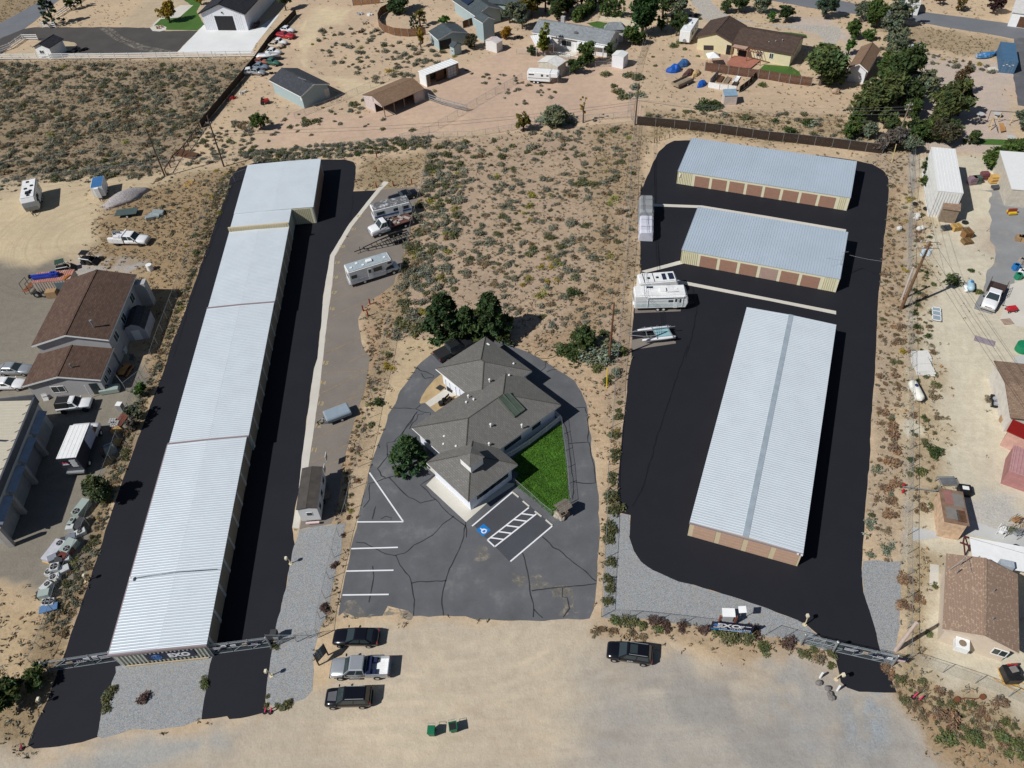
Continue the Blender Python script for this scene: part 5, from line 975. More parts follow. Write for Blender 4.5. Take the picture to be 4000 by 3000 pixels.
r=E('open_barn','open fronted barn with a tan gabled roof on the dirt lot','barn',o_,rz); wl=M(); wl.box(.1,W-.2,0,L-.1,W-.1,2.5); wl.profx([(W*.45,0),(W-.1,0),(W-.1,2.5),(W/2,3.4),(W*.45,3.3)],.1,.25); wl.profx([(.1,0),(W-.1,0),(W-.1,2.5),(W/2,3.4),(.1,2.5)],L-.25,L-.1); wl.box(L-2.8,.2,0,L-.25,.35,2.45); wl.add([(.1,.1,2.45),(.1,W/2,3.4),(.1,W/2,2.3),(.2,.1,2.45),(.2,W/2,3.4),(.2,W/2,2.3)],[(0,1,2),(5,4,3),(0,3,4,1)]); wl.bd('wall',PKW,r)
rf=M(); rf.slab([(0,-.2,2.4),(L,-.2,2.4),(L,W/2,3.5),(0,W/2,3.5)],.12); rf.slab([(L,W+.1,2.45),(0,W+.1,2.45),(0,W/2,3.5),(L,W/2,3.5)],.12); rf.bd('roof',TANSH,r)
for i in range(4): M().box(.15+i*(L-3.1)/3,0,0,.3+i*(L-3.1)/3,.15,2.4).bd('post',GREYW,r)
M().box(-.05,0.2,2.2,0.05,W-.2,2.35).bd('gable_trim',PKW,r)
fr=frame(tp(1,0,1465,652),tp(1,0,1752,542),tp(1,0,1376,622),2.7); o_,rz,L,W=fr; W=max(W,3.0)
r=E('lean_to_barn','lean-to barn with a white ribbed roof and a grey panel door','barn',o_,rz); wl=M(); wl.box(.1,W-.2,0,L-.1,W-.1,2.6); M().box(.08,.1,0,.25,W-.2,2.65).bd('end_wall',WHITE,r); wl.box(L-.25,.1,0,L-.1,W-.2,2.65); wl.box(.25,.1,0,1.1,.22,2.6); wl.box(L*.62,.1,0,L-.1,.22,2.6); wl.bd('wall',GREYW,r)
rf=M(); P=[(0,-.15,2.75),(L,-.15,2.75),(L,W,2.6),(0,W,2.6)]; rf.slab(P,.08); ribs(rf,*[Vector(p)+Vector((0,0,.08)) for p in P],.8,.1,.05); rf.bd('roof',mat('white_roof_sheet',(.8,.8,.78),.45),r)
dd=M(); [dd.box(L*.66+i*.75,.05,.1+j*.6,L*.66+i*.75+.65,.12,.6+j*.6) for i in range(3) for j in range(4)]; dd.bd('panel_door',mat('grey_panel_door',(.42,.44,.48),.6),r); M().box(L*.35,.8,0,L*.6,.9,2.5).bd('stall_board',BROWNW,r)
r,L,W=building('carport','open sided garage with a blue grey gabled roof beside the curved fence','carport',(tp(1,0,1572,348),tp(1,0,1828,284),tp(1,0,1457,282)),2.6,1.1,'y',TEAL,TSL,oh=.25,fascia=WHITE,ops=[('open','S',.4,.05,3.0,2.2)])
building('tower_shed','tall narrow pale teal shed with a gabled roof','shed',(tp(1,0,1958,200),tp(1,0,2065,168),tp(1,0,1895,152)),4.6,.9,'y',TEAL,TSL,oh=.2,fascia=WHITE)
building('playhouse','tiny pale teal playhouse with a gabled roof','playhouse',(tp(1,0,1710,415),tp(1,0,1778,385),tp(1,0,1676,394)),2.0,.7,'y',TEAL,TSL,oh=.12,ops=[('window','W',.6,.8,.5,.6)])
r,L,W=building('house','pale teal house with a blue grey roof and solar panels at the top','house',(tp(1,0,1895,142),tp(1,0,2130,80),tp(1,0,1740,-10)),3.0,1.5,'y',TEAL,TSL,oh=.4,fascia=WHITE)
sp_=M(); sp_.slab([(L*.12,W*.45,3.75),(L*.12,W*.75,3.75),(L*.36,W*.75,4.45),(L*.36,W*.45,4.45)],.1); sp_.bd('solar_panel',mat('solar_panel',(.02,.03,.06),.15,spec=.6),r)
building('house','blue grey roofed wing of the teal house among trees at the top','house',(tp(1,0,2000,30),tp(1,0,2330,60),tp(1,0,1900,-70)),3.4,1.4,'x',TEAL,TSL,oh=.3)
building('shed','white corrugated shed with a rust stained pale roof','shed',(tp(1,0,2078,382),tp(1,0,2132,352),tp(1,0,1968,358)),2.1,.5,'x',mat('white_corrugated',(.7,.68,.66),.6,var=.06),mat('rust_stained_roof',(.62,.56,.54),.7,var=.1,dirt=((.40,.16,.10),.5,.8)),oh=.08,ops=[('open','E',.5,.05,1.4,1.7)])
GSH=shingle('grey_shingles',(.20,.215,.23),(.31,.33,.345),.5,.28)
r,L,W=building('house','long low white house with a pale grey shingle roof and white patio covers','house',(tp(2,0,170,282),tp(2,0,832,392),tp(2,0,240,165)),2.9,1.5,'x',mat('white_house_wall',(.72,.71,.70),.7),GSH,oh=.45,fascia=WHITE,ops=[('window','S',7.5,1.0,2.4,1.2),('window','S',12,1.0,1.2,1.2),('door','S',10.6,.05,1.0,2.0),('window','E',2.5,1.0,1.2,1.1),('window','E',5.5,1.0,1.0,1.1)])
ch=M(); ch.box(L*.27,W*.62,4.2,L*.27+.9,W*.62+.7,5.5); ch.bd('chimney',mat('stone_chimney',(.42,.4,.38),.9),r); sd_=M(); sd_.sph((L*.55,W*.2,3.75),.55,.2,.5); sd_.bd('satellite_dish',mat('dark_dish',(.12,.12,.13),.5),r)
hp=building('house','small hip roofed grey wing behind the long white house','house',(tp(2,0,800,262),tp(2,0,978,258),tp(2,0,700,232)),3.0,1.3,'hip',mat('white_house_wall',(.72,.71,.70),.7),GSH,oh=.4)
for (sw,se,nw,lb) in ((tp(2,0,205,400),tp(2,0,365,378),tp(2,0,205,315),'white patio cover at the left end of the grey roofed house'),(tp(2,0,550,382),tp(2,0,792,418),tp(2,0,580,345),'white patio cover on posts at the right end of the grey roofed house')):
    o_,rz,L,W=frame(sw,se,nw,2.4); r=E('patio_cover',lb,'patio cover',o_,rz); P=[(0,0,2.4),(L,0,2.4),(L,W,2.65),(0,W,2.65)]; m_=M(); m_.slab(P,.1); ribs(m_,*[Vector(p)+Vector((0,0,.1)) for p in P],.6,.1,.05); m_.bd('roof',WHITE,r)
    for x_ in (.1,L/2,L-.2): M().box(x_,.05,0,x_+.12,.17,2.4).bd('post',WHITE,r)
r,L,W=building('shed','beige ribbed metal shed with a white gabled roof beside the horse trailer','shed',(tp(2,0,395,582),tp(2,0,472,528),tp(2,0,218,540)),2.6,.55,'x',mat('beige_ribbed_siding',(.56,.51,.42),.7),mat('cream_white_roof',(.72,.70,.66),.6),oh=.12,ops=[('open','E',.6,.05,2.6,2.1)])
building('shed','plain white shed with a flat white roof by the lane fence','shed',(tp(2,0,965,500),tp(2,0,1008,460),tp(2,0,870,472)),2.5,.3,'x',mat('bright_white_siding',(.78,.79,.82),.55),mat('white_roof_sheet',(.8,.8,.78),.45),oh=.06)
DBR=shingle('dark_brown_shingles',(.065,.043,.034),(.11,.075,.06),.5,.28); YW=mat('butter_yellow_siding',(.70,.62,.40),.7,var=.04)
r,L,W=building('house','butter yellow house wing with a dark brown gabled roof facing the lane','house',(tp(2,0,1588,318),tp(2,0,1912,372),tp(2,0,1730,180)),2.9,1.6,'y',YW,DBR,oh=.4,fascia=mat('brown_fascia',(.10,.06,.05),.6),ops=[('door','S',7.2,.05,1.0,2.1,DARK)])
r,L,W=building('house','long butter yellow house wing with a dark brown roof behind the red deck','house',(tp(2,0,1905,378),tp(3,0,218,470),tp(2,0,2010,230)),2.9,1.6,'x',YW,DBR,oh=.45,fascia=mat('brown_fascia',(.10,.06,.05),.6),ops=[('window','S',5.6,1.0,1.2,1.1),('window','S',8.4,1.0,.8,1.1),('window','S',13.6,1.0,.9,1.0),('window','S',17.4,1.0,2.0,1.0),('open','S',1.5,.05,1.8,2.0)])
for i in range(3): vent(r,L*.55+i*1.3,2.0+.5*i,3.6+.25*i,STEEL,'pipe')
o_,rz,L,W=frame(tp(2,0,1905,415),tp(2,0,2160,470),tp(2,0,1930,375),2.5); r=E('pergola','reddish brown timber pergola over the red deck','pergola',o_,rz)
for x_ in (0,L/2,L-.15):
    for y_ in (0,W-.15): M().box(x_,y_,0,x_+.15,y_+.15,2.5).bd('post',mat('redwood',(.30,.15,.10),.8,var=.2),r)
bm_=M(); [bm_.box(-.2,y_,2.5,L+.2,y_+.12,2.68) for y_ in (0,W-.15)]; [bm_.box(i*.6,-.3,2.68,i*.6+.08,W+.3,2.8) for i in range(int(L/.6))]; bm_.bd('beams',MATS['redwood'],r); M().box(-.1,-.2,2.82,L*.45,W+.1,2.88).bd('shade_panel',mat('tan_shade',(.46,.30,.22),.8),r)
building('doghouse','small butter yellow shed with a flat dark roof beside the yellow house','shed',(tp(2,0,1655,430),tp(2,0,1742,432),tp(2,0,1655,402)),2.1,.15,'N',YW,mat('dark_felt',(.05,.035,.035),.9),oh=.06,ops=[('window','S',.9,.8,.7,.6)])
building('garage','small white garage with a tan gabled roof under the trees','garage',(tp(3,0,692,592),tp(3,0,862,622),tp(3,0,832,410)),2.7,1.2,'y',mat('bright_white_siding',(.78,.79,.82),.55),TANSH,oh=.35,fascia=WHITE,ops=[('roll','S',.9,.05,3.2,2.2,WHITE)])
building('shed','small shed with a sloping light blue roof at the end of the garden bed','shed',(tp(2,0,1838,835),tp(2,0,1952,830),tp(2,0,1880,785)),1.9,.3,'N',mat('pale_board',(.55,.47,.42),.85),mat('light_blue_roof',(.22,.33,.42),.6),oh=.05)
_a,_b=g(tp(3,0,2032,520),2.6),g(tp(3,0,2010,358),2.6); rz=math.atan2((_b-_a).y,(_b-_a).x)-PI/2; L,W=2.9,(_b-_a).length; o_=Vector((_a.x,_a.y,0))
r=E('shipping_container','blue shipping container standing end on beside the far parking area','container',o_,rz); CB=mat('container_blue',(.075,.16,.27),.55,.1,var=.1,sc=1)
b_=M(); b_.box(.04,.04,.1,L-.04,W-.04,2.56); [b_.box(0,.3+i*.4,.2,.05,.5+i*.4,2.45) for i in range(int(W/.4)-1)]; b_.bd('body',CB,r); f_=M(); [f_.box(x_,y_,0,x_+.14,y_+.14,2.6) for x_ in (0,L-.14) for y_ in (0,W-.14)]; f_.box(0,0,2.5,L,.1,2.62); f_.box(0,0,.0,L,.1,.15); f_.bd('frame',CB,r)
for s_ in (0,1): dd=M().box(.16+s_*(L/2-.1),-.02,.16,L/2-.06+s_*(L/2-.1),.04,2.48).bd('door',CB,r); rd=M(); [rd.cyl((.5+s_*(L/2-.1)+i*.5,-.05,.2),(.5+s_*(L/2-.1)+i*.5,-.05,2.45),.025) for i in range(2)]; rd.bd('lock_rod',STEEL,dd)
lb=M(); [lb.box(.3+i*.55,-.03,1.5+.25*(i%2),.65+i*.55,-.022,1.6+.25*(i%2)) for i in range(4)]; lb.bd('door_label',SWHITE,r)
# ================================================================= VEHICLES
BLK=carmat('black_car_paint',(.008,.008,.012),.18,.2); SIL=carmat('silver_car_paint',(.46,.48,.50),.3,.5); WCP=carmat('white_car_paint',(.78,.78,.78),.3,.05); CHAR=carmat('charcoal_car_paint',(.025,.027,.03),.25,.3); REDC=carmat('red_car_paint',(.42,.02,.03),.3,.1); CREAM=carmat('cream_car_paint',(.62,.50,.38),.4,0); GREEN=carmat('green_car_paint',(.05,.14,.10),.4,0); BLUEG=carmat('blue_grey_car_paint',(.20,.25,.32),.4,.1)
ALLOY=mat('alloy_rim',(.55,.55,.57),.3,.7); BLRIM=mat('black_rim',(.03,.03,.03),.5)
r=car('sedan','black four door sedan parked nearest the gravel, left of the office lot',tp(1,3,526,762),tp(1,3,836,765),BLK,rimm=ALLOY)
r,X,hw=pickup('silver pickup truck with an open bed and blue tool boxes',tp(1,3,518,975),tp(1,3,906,968),SIL,L=5.95,Wd=2.03,H=1.9,cab=(.40,.76),rim=CHROME)
TB=mat('dark_blue_box',(.02,.025,.07),.4); M().box(X(.40)-.62,-.95,.9,X(.40)-.12,.95,1.3).bd('tool_box',TB,r,.03); M().box(X(.40)-1.1,.35,.76,X(.40)-.7,.9,1.1).bd('crate',TB,r); M().box(X(.40)-1.1,-.9,.76,X(.40)-.7,-.4,1.1).bd('crate',TB,r)
bl=M(); [bl.box(X(0)+.15,-.88+i*.18,.75,X(.40)-1.15,-.80+i*.18,.775) for i in range(10)]; bl.bd('bed_rib',WHITE,r); M().box(X(.5),-1.12,.38,X(.68),-.98,.44).bd('side_step',CHROME,r); M().box(X(.5),.98,.38,X(.68),1.12,.44).bd('side_step',CHROME,r)
r=car('suv','black boxy sport utility vehicle with grey hood panels, nearest the bottom',tp(1,3,480,1180),tp(1,3,782,1172),BLK,rimm=ALLOY)
HP=mat('grey_hood_panel',(.10,.10,.11),.6); X=lambda f:(f-.5)*4.62
hp=M(); hp.loft([[(X(.74),-.5,1.09),(X(.93),-.42,1.0),(X(.93),.42,1.0),(X(.74),.5,1.09)],[(X(.74),-.5,1.12),(X(.93),-.42,1.03),(X(.93),.42,1.03),(X(.74),.5,1.12)]]); hp.bd('hood_panel',HP,r)
r=car('suv','black sport utility vehicle with a sunroof and lettering on its door, alone by the shrubs',tp(2,3,648,850),tp(2,3,958,895),BLK,rimm=ALLOY)
M().cbox(X(.42),0,1.725,.75,.95,.02).bd('sunroof',GLASS,r); text('door_lettering','EXO',.3,SWHITE,r,(X(.48),.965,.82),(PI/2,0,PI),.004)
tx=M(); [tx.tube([(X(.13),y_,1.735),(X(.52),y_,1.735)],.02) for y_ in(-.3,0,.3) if False]
r,X,hw=pickup('black crew cab pickup with a covered bed parked behind the office',tp(1,1,1870,1490),tp(1,2,1545,110),CHAR,L=5.9,Wd=2.05,H=1.95,cab=(.33,.73),bed='cover',rim=ALLOY,hoodz=1.2)
r=car('classic','old black two door sedan in the top stall of the striped strip',tp(1,1,1140,290),tp(1,1,1400,215),BLK)
def rvwin(r,s,Wd,*ws):
    for x0,x1,z0,z1 in ws: side_rect(r,'window',s,x0,x1,z0,z1,Wd,GLASS)
def placed(front,rear,z=1.0): return locrz(front,rear,z)
lc,rz,L=placed(tp(1,1,1310,330),tp(1,1,1030,400),1.5)
OLDR=mat('peeling_trailer_roof',(.12,.12,.125),.8,var=.3,sc=1.5,dirt=((.75,.75,.75),1.1,.95))
r=trailer_box('travel_trailer','old white travel trailer with a peeling grey roof and blue stripe',  'trailer',lc,rz,6.9,2.4,2.75,.55,WHITE,.35,roofm=OLDR)
for s in(1,-1): side_rect(r,'stripe',s,-3.3,3.2,1.15,1.42,2.4,mat('blue_stripe',(.04,.09,.26),.5)); rvwin(r,s,2.4,(-2.9,-1.5,1.6,2.2),(.1,.9,1.7,2.2),(1.9,2.8,1.6,2.2)); side_rect(r,'door',s,1.05,1.7,.65,2.4,2.4,WHITE,None,.03)
M().box(-3.47,-.9,1.5,-3.44,.9,2.15).bd('rear_window',GLASS,r); M().box(-3.55,-1.1,.5,-3.4,1.1,.65).bd('bumper',STEEL,r)
lc,rz,L=placed(tp(1,1,985,560),tp(1,1,1335,440),1.0)
r,X,hw=pickup('old white flatbed truck with a rusty loaded bed',None,None,WCP,L=7.6,Wd=2.15,H=2.35,cab=(.60,.80),flat=True,name='flatbed_truck',cat='truck',loc=lc,rz=rz,hoodz=1.5,rim=WHITE)
M().box(X(0),-1.15,1.05,X(.58),1.15,1.2).bd('flat_bed',mat('rusty_deck',(.13,.055,.045),.9,var=.3),r); ld=M(); [ld.cbox(X(.1+.06*i),ru(-.7,.7),1.27,ru(.5,1.4),ru(.2,.6),.14,rr0()*3) for i in range(8)]; ld.bd('scrap_load',mat('grey_scrap',(.36,.32,.28),.9,var=.4,sc=2),r); hb=M(); hb.box(X(.585),-1.1,1.2,X(.6),1.1,2.3); hb.bd('headboard',BLACKM,r); tk=M().cyl((X(.55),-1.3,.75),(X(.42),-1.3,.75),.28,.28,10); tk.bd('fuel_tank',STEEL,r)
lc,rz,L=placed(tp(1,1,850,740),tp(1,1,1325,580),.5)
r=E('boat_trailer','long black skeletal boat trailer with three axles','trailer',lc,rz); f=M(); hl=L/2
for s in(1,-1):
    f.tube([(-hl,s*1.05,.6),(-hl+3.9,s*1.05,.6),(hl-1.6,s*.25,.6)],.08); f.tube([(-hl+.2,s*.5,.85),(-hl+5,s*.4,.85)],.06)
    for i in range(3): wheel(r,-hl+1.2+i*.85,s*1.15,.34,.22,BLRIM,s)
    M().box(-hl+.7,s*1.0 if s>0 else s*1.32,.72,-hl+3.4,s*1.32 if s>0 else s*1.0,.78).bd('fender',BLACKM,r)
for i in range(8): x_=-hl+.1+i*.95; yy=1.05 if x_<-hl+3.9 else max(.25,1.05-.8*(x_+hl-3.9)/(L-5.5)); f.tube([(x_,-yy,.62),(x_,yy,.62)],.06)
f.tube([(hl-1.8,0,.6),(hl,0,.55)],.08); f.tube([(hl-1.0,0,.05),(hl-1.0,0,1.2)],.05); f.tube([(hl-1.8,-.3,.6),(hl-1.8,.3,.6)],.06); f.bd('frame',BLACKM,r)
lc,rz,L=placed(tp(1,1,1200,840),tp(1,1,815,960),1.2)
r=E('motorhome','white class C motorhome with a grey roof parked in the striped strip','motorhome',lc,rz); hl=4.1; CW=mat('motorhome_white',(.74,.74,.73),.45,var=.05)
M().prof([(-hl,.55),(hl-2.2,.55),(hl-2.2,1.7),(hl-.9,2.15),(hl-.85,2.75),(hl-1.2,3.1),(-hl,3.1)],-1.2,1.2).bd('body',CW,r,.12); M().box(-hl+.15,-1.05,3.08,hl-1.4,1.05,3.13).bd('roof',mat('weathered_rv_roof',(.36,.42,.45),.6,var=.15),r)
M().loft([bodyring(hl-2.3,.45,1.25,1.0),bodyring(hl-.9,.45,1.22,1.0),bodyring(hl-.2,.5,1.1,.95),bodyring(hl,.55,.95,.85)]).bd('cab',CW,r,0,True)
M().loft([[(hl-2.2,-.98,1.2),(hl-.75,-.95,1.2),(hl-.75,.95,1.2),(hl-2.2,.98,1.2)],[(hl-2.2,-.9,2.05),(hl-1.35,-.85,2.05),(hl-1.35,.85,2.05),(hl-2.2,.9,2.05)]]).bd('windshield',GLASS,r)
for s in(1,-1):
    for xw in(-hl+2.3,hl-1.05): wheel(r,xw,s*1.0,.38,.25,WHITE,s)
    rvwin(r,s,2.4,(-hl+.35,-hl+1.25,1.7,2.3),(-.1,1.3,1.75,2.5),(hl-1.8,hl-1.15,2.45,2.75)); side_rect(r,'door',s,-1.05,-.35,.7,2.65,2.4,WHITE,None,.03); o=side_rect(r,'window',s,-.9,-.5,1.85,2.45,2.4,GLASS,None,.045); side_rect(r,'stripe',s,-hl+.3,-1.2,1.25,1.33,2.4,mat('faint_stripe',(.36,.42,.5),.5)); side_rect(r,'stripe',s,-.2,hl-2.3,1.25,1.33,2.4,MATS['faint_stripe']); M().cbox(hl-1.0,s*1.12,1.5,.12,.22,.3).bd('mirror',DARK,r)
roof_box(r,'air_conditioner',-.3,0,3.12,1.0,.75,.28,WHITE,.06); [roof_box(r,'roof_vent',x_,y_,3.12,.4,.4,.12,WHITE) for x_,y_ in((-2.2,.4),(2.2,-.2),(-1.4,-.5),(-3.3,-.3))]; M().box(-hl-.02,-.9,1.7,-hl+.02,.4,2.3).bd('rear_window',GLASS,r); M().box(-hl-.2,-1.1,.5,-hl,1.1,.68).bd('bumper',STEEL,r)
lc,rz,L=placed(tp(1,2,610,630),tp(1,2,795,560),.6)
r=E('tent_trailer','low folded camping trailer under a blue grey cover','trailer',lc,rz); TARP=mat('blue_grey_tarp',(.27,.33,.38),.55,var=.1,sc=1.2)
M().loft([[(-1.75,-1.0,.55),(1.65,-1.0,.55),(1.65,1.0,.55),(-1.75,1.0,.55)],[(-1.75,-1.02,1.1),(1.65,-1.02,1.1),(1.65,1.02,1.1),(-1.75,1.02,1.1)],[(-1.65,-.85,1.28),(1.55,-.85,1.28),(1.55,.85,1.28),(-1.65,.85,1.28)]]).bd('cover',TARP,r,.05)
for s in(1,-1): wheel(r,-.3,s*.95,.3,.2,WHITE,s)
h=M(); h.tube([(1.5,.6,.5),(2.9,0,.45)],.05); h.tube([(1.5,-.6,.5),(2.9,0,.45)],.05); h.cyl((2.7,0,0),(2.7,0,.75),.05); h.box(-1.6,-.5,.4,1.6,.5,.55); h.bd('tow_hitch',BLACKM,r); M().cyl((2.0,0,.45),(2.0,0,.85),.16).bd('gas_bottle',mat('grey_bottle',(.3,.3,.31),.5),r)
o_,rz,L,W=frame(tp(1,2,345,1420),tp(1,2,530,1405),tp(1,2,405,1060),2.9)
r=E('office_trailer','old white mobile trailer with a dark worn roof below the striped strip','trailer',o_,rz); M().box(.1,.1,.45,L-.1,W-.1,2.85).bd('body',mat('trailer_lap_siding',(.70,.70,.69),.6,var=.04),r)
rf=M(); rf.slab([(0,0,2.85),(L/2,0,3.1),(L/2,W,3.1),(0,W,2.85)],.08); rf.slab([(L,0,2.85),(L,W,2.85),(L/2,W,3.1),(L/2,0,3.1)],.08); rf.bd('roof',mat('worn_dark_roof',(.075,.066,.058),.9,var=.3,sc=1.2),r)
o=M().box(L*.38,.06,1.5,L*.66,.11,2.1).bd('window',WHITE,r); M().box(L*.4,.045,1.55,L*.64,.07,2.05).bd('pane',GLASS,o)
for i in range(5): o=M().box(L-.11,.7+i*1.85,1.3,L-.06,1.6+i*1.85,2.2).bd('window',WHITE,r); M().box(L-.08,.78+i*1.85,1.38,L-.045,1.52+i*1.85,2.12).bd('pane',GLASS,o)
M().box(.6,-.35,.35,L-.3,-.1,.5).bd('bumper',mat('pink_white_bumper',(.66,.5,.48),.6),r); [wheel(r,L/2+s*(L/2-.25),W*.45,.36,.22,WHITE,s) for s in(1,-1)]; M().box(.4,.3,.25,L-.4,W-.3,.46).bd('chassis',DARK,r)
dk=M(); dk.box(L-.1,3.2,.3,L+.5,4.2,.42); dk.box(L-.1,3.2,.0,L+.2,4.2,.3); dk.bd('step',GREYW,r)
a_,b_=t(2,1,1160,300,1.4),t(2,1,1157,455,1.4); c_=t(2,1,1155,610,1.2)
def covered(label,p,q,wd,h,m):
    cc=(p+q)/2; dd=q-p; L=dd.to_2d().length; r=E('covered_camper',label,'camper',(cc.x,cc.y,0),math.atan2(dd.y,dd.x)); mb=M(); n=9; rings=[]
    for i in range(n):
        x=-L/2+L*i/(n-1); e=1-.07*(i in(0,n-1)); s_=.5*wd*e*(1+.02*sin(i*2.2)); hh=h*(1-.10*(i in(0,n-1)))*(1+.02*cos(i*1.7)); rings.append([(x,-s_*1.06,.12),(x,-s_,hh*.5),(x,-s_*.97,hh*.88),(x,-s_*.75,hh),(x,s_*.75,hh),(x,s_*.97,hh*.88),(x,s_,hh*.5),(x,s_*1.06,.12)])
    mb.loft(rings).bd('cover',m,r,0,False);
    for xx in (-L*.2,L*.2): M().tube([(xx,-wd*.54,.3),(xx,-wd*.5,h*.6),(xx,-wd*.38,h*1.01),(xx,wd*.38,h*1.01),(xx,wd*.5,h*.6),(xx,wd*.54,.3)],.02).bd('strap',GREYW,r)
    for s in(1,-1): M().cyl((-L*.15,s*wd*.40,.3),(-L*.15,s*wd*.49,.3),.3,.3,10).bd('wheel',RUBBER,r)
    return r
covered('tall camper under a grey fabric cover beside the right lot fence',t(2,1,1160,292,1.5),t(2,1,1160,440,1.5),2.5,2.7,mat('grey_fabric_cover',(.26,.27,.28),.8,var=.12,sc=1.5))
covered('lower vehicle under a pale lilac cover just in front of the grey covered camper',t(2,1,1160,455,.9),t(2,1,1158,612,.9),2.3,1.9,mat('pale_lilac_cover',(.58,.58,.66),.7,var=.1,sc=1.5))
lc,rz,L=placed(tp(2,1,1380,990),tp(2,1,1140,1010),1.9)
r=trailer_box('travel_trailer','white camper with black solar panels on its roof behind the larger white trailer','trailer',lc,rz,6.0,2.35,2.85,.5,WHITE,.5,roofm=mat('white_rv_roof',(.8,.8,.79),.5)); [roof_box(r,'solar_panel',x_,0,2.86,w__,1.5,.05,mat('solar_panel',(.02,.03,.06),.15,spec=.6)) for x_,w__ in((1.9,.8),(.85,.6))]; [roof_box(r,'roof_vent',x_,-.1,2.86,.4,.4,.1,DARK) for x_ in(-1.5,-.2)]; rl=M(); [rl.box(x_,-1.05,2.87,x_+.06,1.05,2.95) for x_ in(-2.3,-.8)]; rl.bd('roof_rack',BLACKM,r)
for s in (1,-1): side_rect(r,'stripe',s,-2.4,2.0,.9,1.15,2.35,mat('black_graphic',(.05,.05,.06),.5)); rvwin(r,s,2.35,(-1.8,-.8,1.6,2.2),(.6,1.6,1.6,2.2))
lc,rz,L=placed(tp(2,1,1460,1130),tp(2,1,1105,1140),1.6)
r=trailer_box('travel_trailer','large white travel trailer with pale green stripes and an awning','trailer',lc,rz,7.9,2.45,3.0,.6,WHITE,.5,roofm=mat('white_rv_roof',(.8,.8,.79),.5),wx=.0); PG=mat('pale_green_stripe',(.36,.50,.50),.5)
for s in(1,-1):
    [side_rect(r,'stripe',s,-3.6,3.4,z_,z_+.07,2.45,PG) for z_ in(1.0,1.2,1.4,1.95)]; rvwin(r,s,2.45,(1.0,1.7,1.75,2.15),(2.6,2.85,1.6,2.3)); side_rect(r,'door',s,1.8,2.4,.65,2.5,2.45,WHITE,None,.035); side_rect(r,'window',s,1.95,2.25,1.8,2.35,2.45,GLASS,None,.05)
M().tube([(-2.0,-1.32,2.75),(3.2,-1.32,2.75)],.09,8).bd('awning',WHITE,r); [M().tube([(x_,-1.27,.9),(x_,-1.3,2.75)],.035).bd('awning_arm',WHITE,r) for x_ in(-2.0,3.1)]
M().box(-3.98,-.7,1.5,-3.93,.7,2.1).bd('rear_window',GLASS,r); M().cyl((-4.1,-.5,1.1),(-3.95,-.5,1.1),.36,.36,14).bd('spare_wheel',WHITE,r); roof_box(r,'air_conditioner',.2,0,3.0,1.0,.8,.3,WHITE,.06); [roof_box(r,'roof_vent',x_,y_,3.0,.42,.42,.1,WHITE) for x_,y_ in((-1.8,.3),(2.2,.2),(-2.6,-.6))]; roof_box(r,'solar_panel',-1.6,.75,3.0,1.0,.5,.05,MATS['solar_panel']); M().tube([(.9,-.5,3.05),(2.5,-.5,3.1)],.04).bd('roof_aerial',STEEL,r)
lc,rz,L=placed(tp(2,1,1420,1395),tp(2,1,1090,1420),.8); a_,b_=t(2,1,1365,1387,.9),t(2,1,1085,1417,.9); c_,d_=t(2,1,1415,1470,.9),t(2,1,1125,1503,.9)
root=E('catamaran','white catamaran with a pale teal trampoline resting on a trailer','boat',lc,rz); inv=Matrix.Rotation(-rz,4,'Z'); toL=lambda p:inv@(p-lc)
HULL=mat('white_gelcoat',(.76,.77,.78),.3,var=.04); TRAMP=mat('pale_teal_mesh',(.26,.44,.47),.7,var=.08)
for p,q in((a_,b_),(c_,d_)):
    p,q=toL(p),toL(q); dd=(q-p); Lh=dd.length; rings=[]
    for i in range(9):
        f=i/8; wd=.26*max(.12,sin(PI*min(1,.15+f*.85))**.7); pos=p+dd*f; zk=.55+.25*max(0,f-.8)*3; rings.append([(pos.x,pos.y-wd*.2,zk),(pos.x,pos.y-wd,.85),(pos.x,pos.y-wd*.8,1.05),(pos.x,pos.y+wd*.8,1.05),(pos.x,pos.y+wd,.85),(pos.x,pos.y+wd*.2,zk)])
    M().loft(rings).bd('hull',HULL,root,0,True)
pa,pb,pc,pd=[toL(q) for q in(a_,b_,c_,d_)]; pt=lambda u,v_:pa.lerp(pb,u).lerp(pc.lerp(pd,u),v_)
for v0,v1 in((.08,.5),(.54,.95)): M().slab([(*pt(.12,v0)[:2],1.12),(*pt(.55,v0)[:2],1.12),(*pt(.55,v1)[:2],1.12),(*pt(.12,v1)[:2],1.12)],.03).bd('trampoline',TRAMP,root)
[M().tube([(*pt(u,-.1)[:2],1.13),(*pt(u,1.1)[:2],1.13)],.06).bd('crossbeam',STEEL,root) for u in(.1,.57)]; ms=M(); ms.tube([(*pt(-.1,.25)[:2],1.4),(*pt(1.35,.3)[:2],1.3)],.06); ms.bd('mast',STEEL,root)
tr_=E('boat_trailer','low galvanised trailer carrying the white catamaran','trailer',lc,rz); f=M(); [f.tube([(2.2,y_,.45),(-2.0,y_,.45),(-4.2,y_*.2-.2,.45)],.05) for y_ in(-.9,.9)]; [f.tube([(x_,-1.1,.47),(x_,1.1,.47)],.05) for x_ in(-1.6,.2,1.8)]; f.bd('frame',STEEL,tr_); [wheel(tr_,.6,s*1.2,.28,.18,WHITE,s) for s in(1,-1)]
lc,rz,L=placed(t(0,1,0,0) and tp(0,1,235,330),tp(0,1,265,110),2.6)
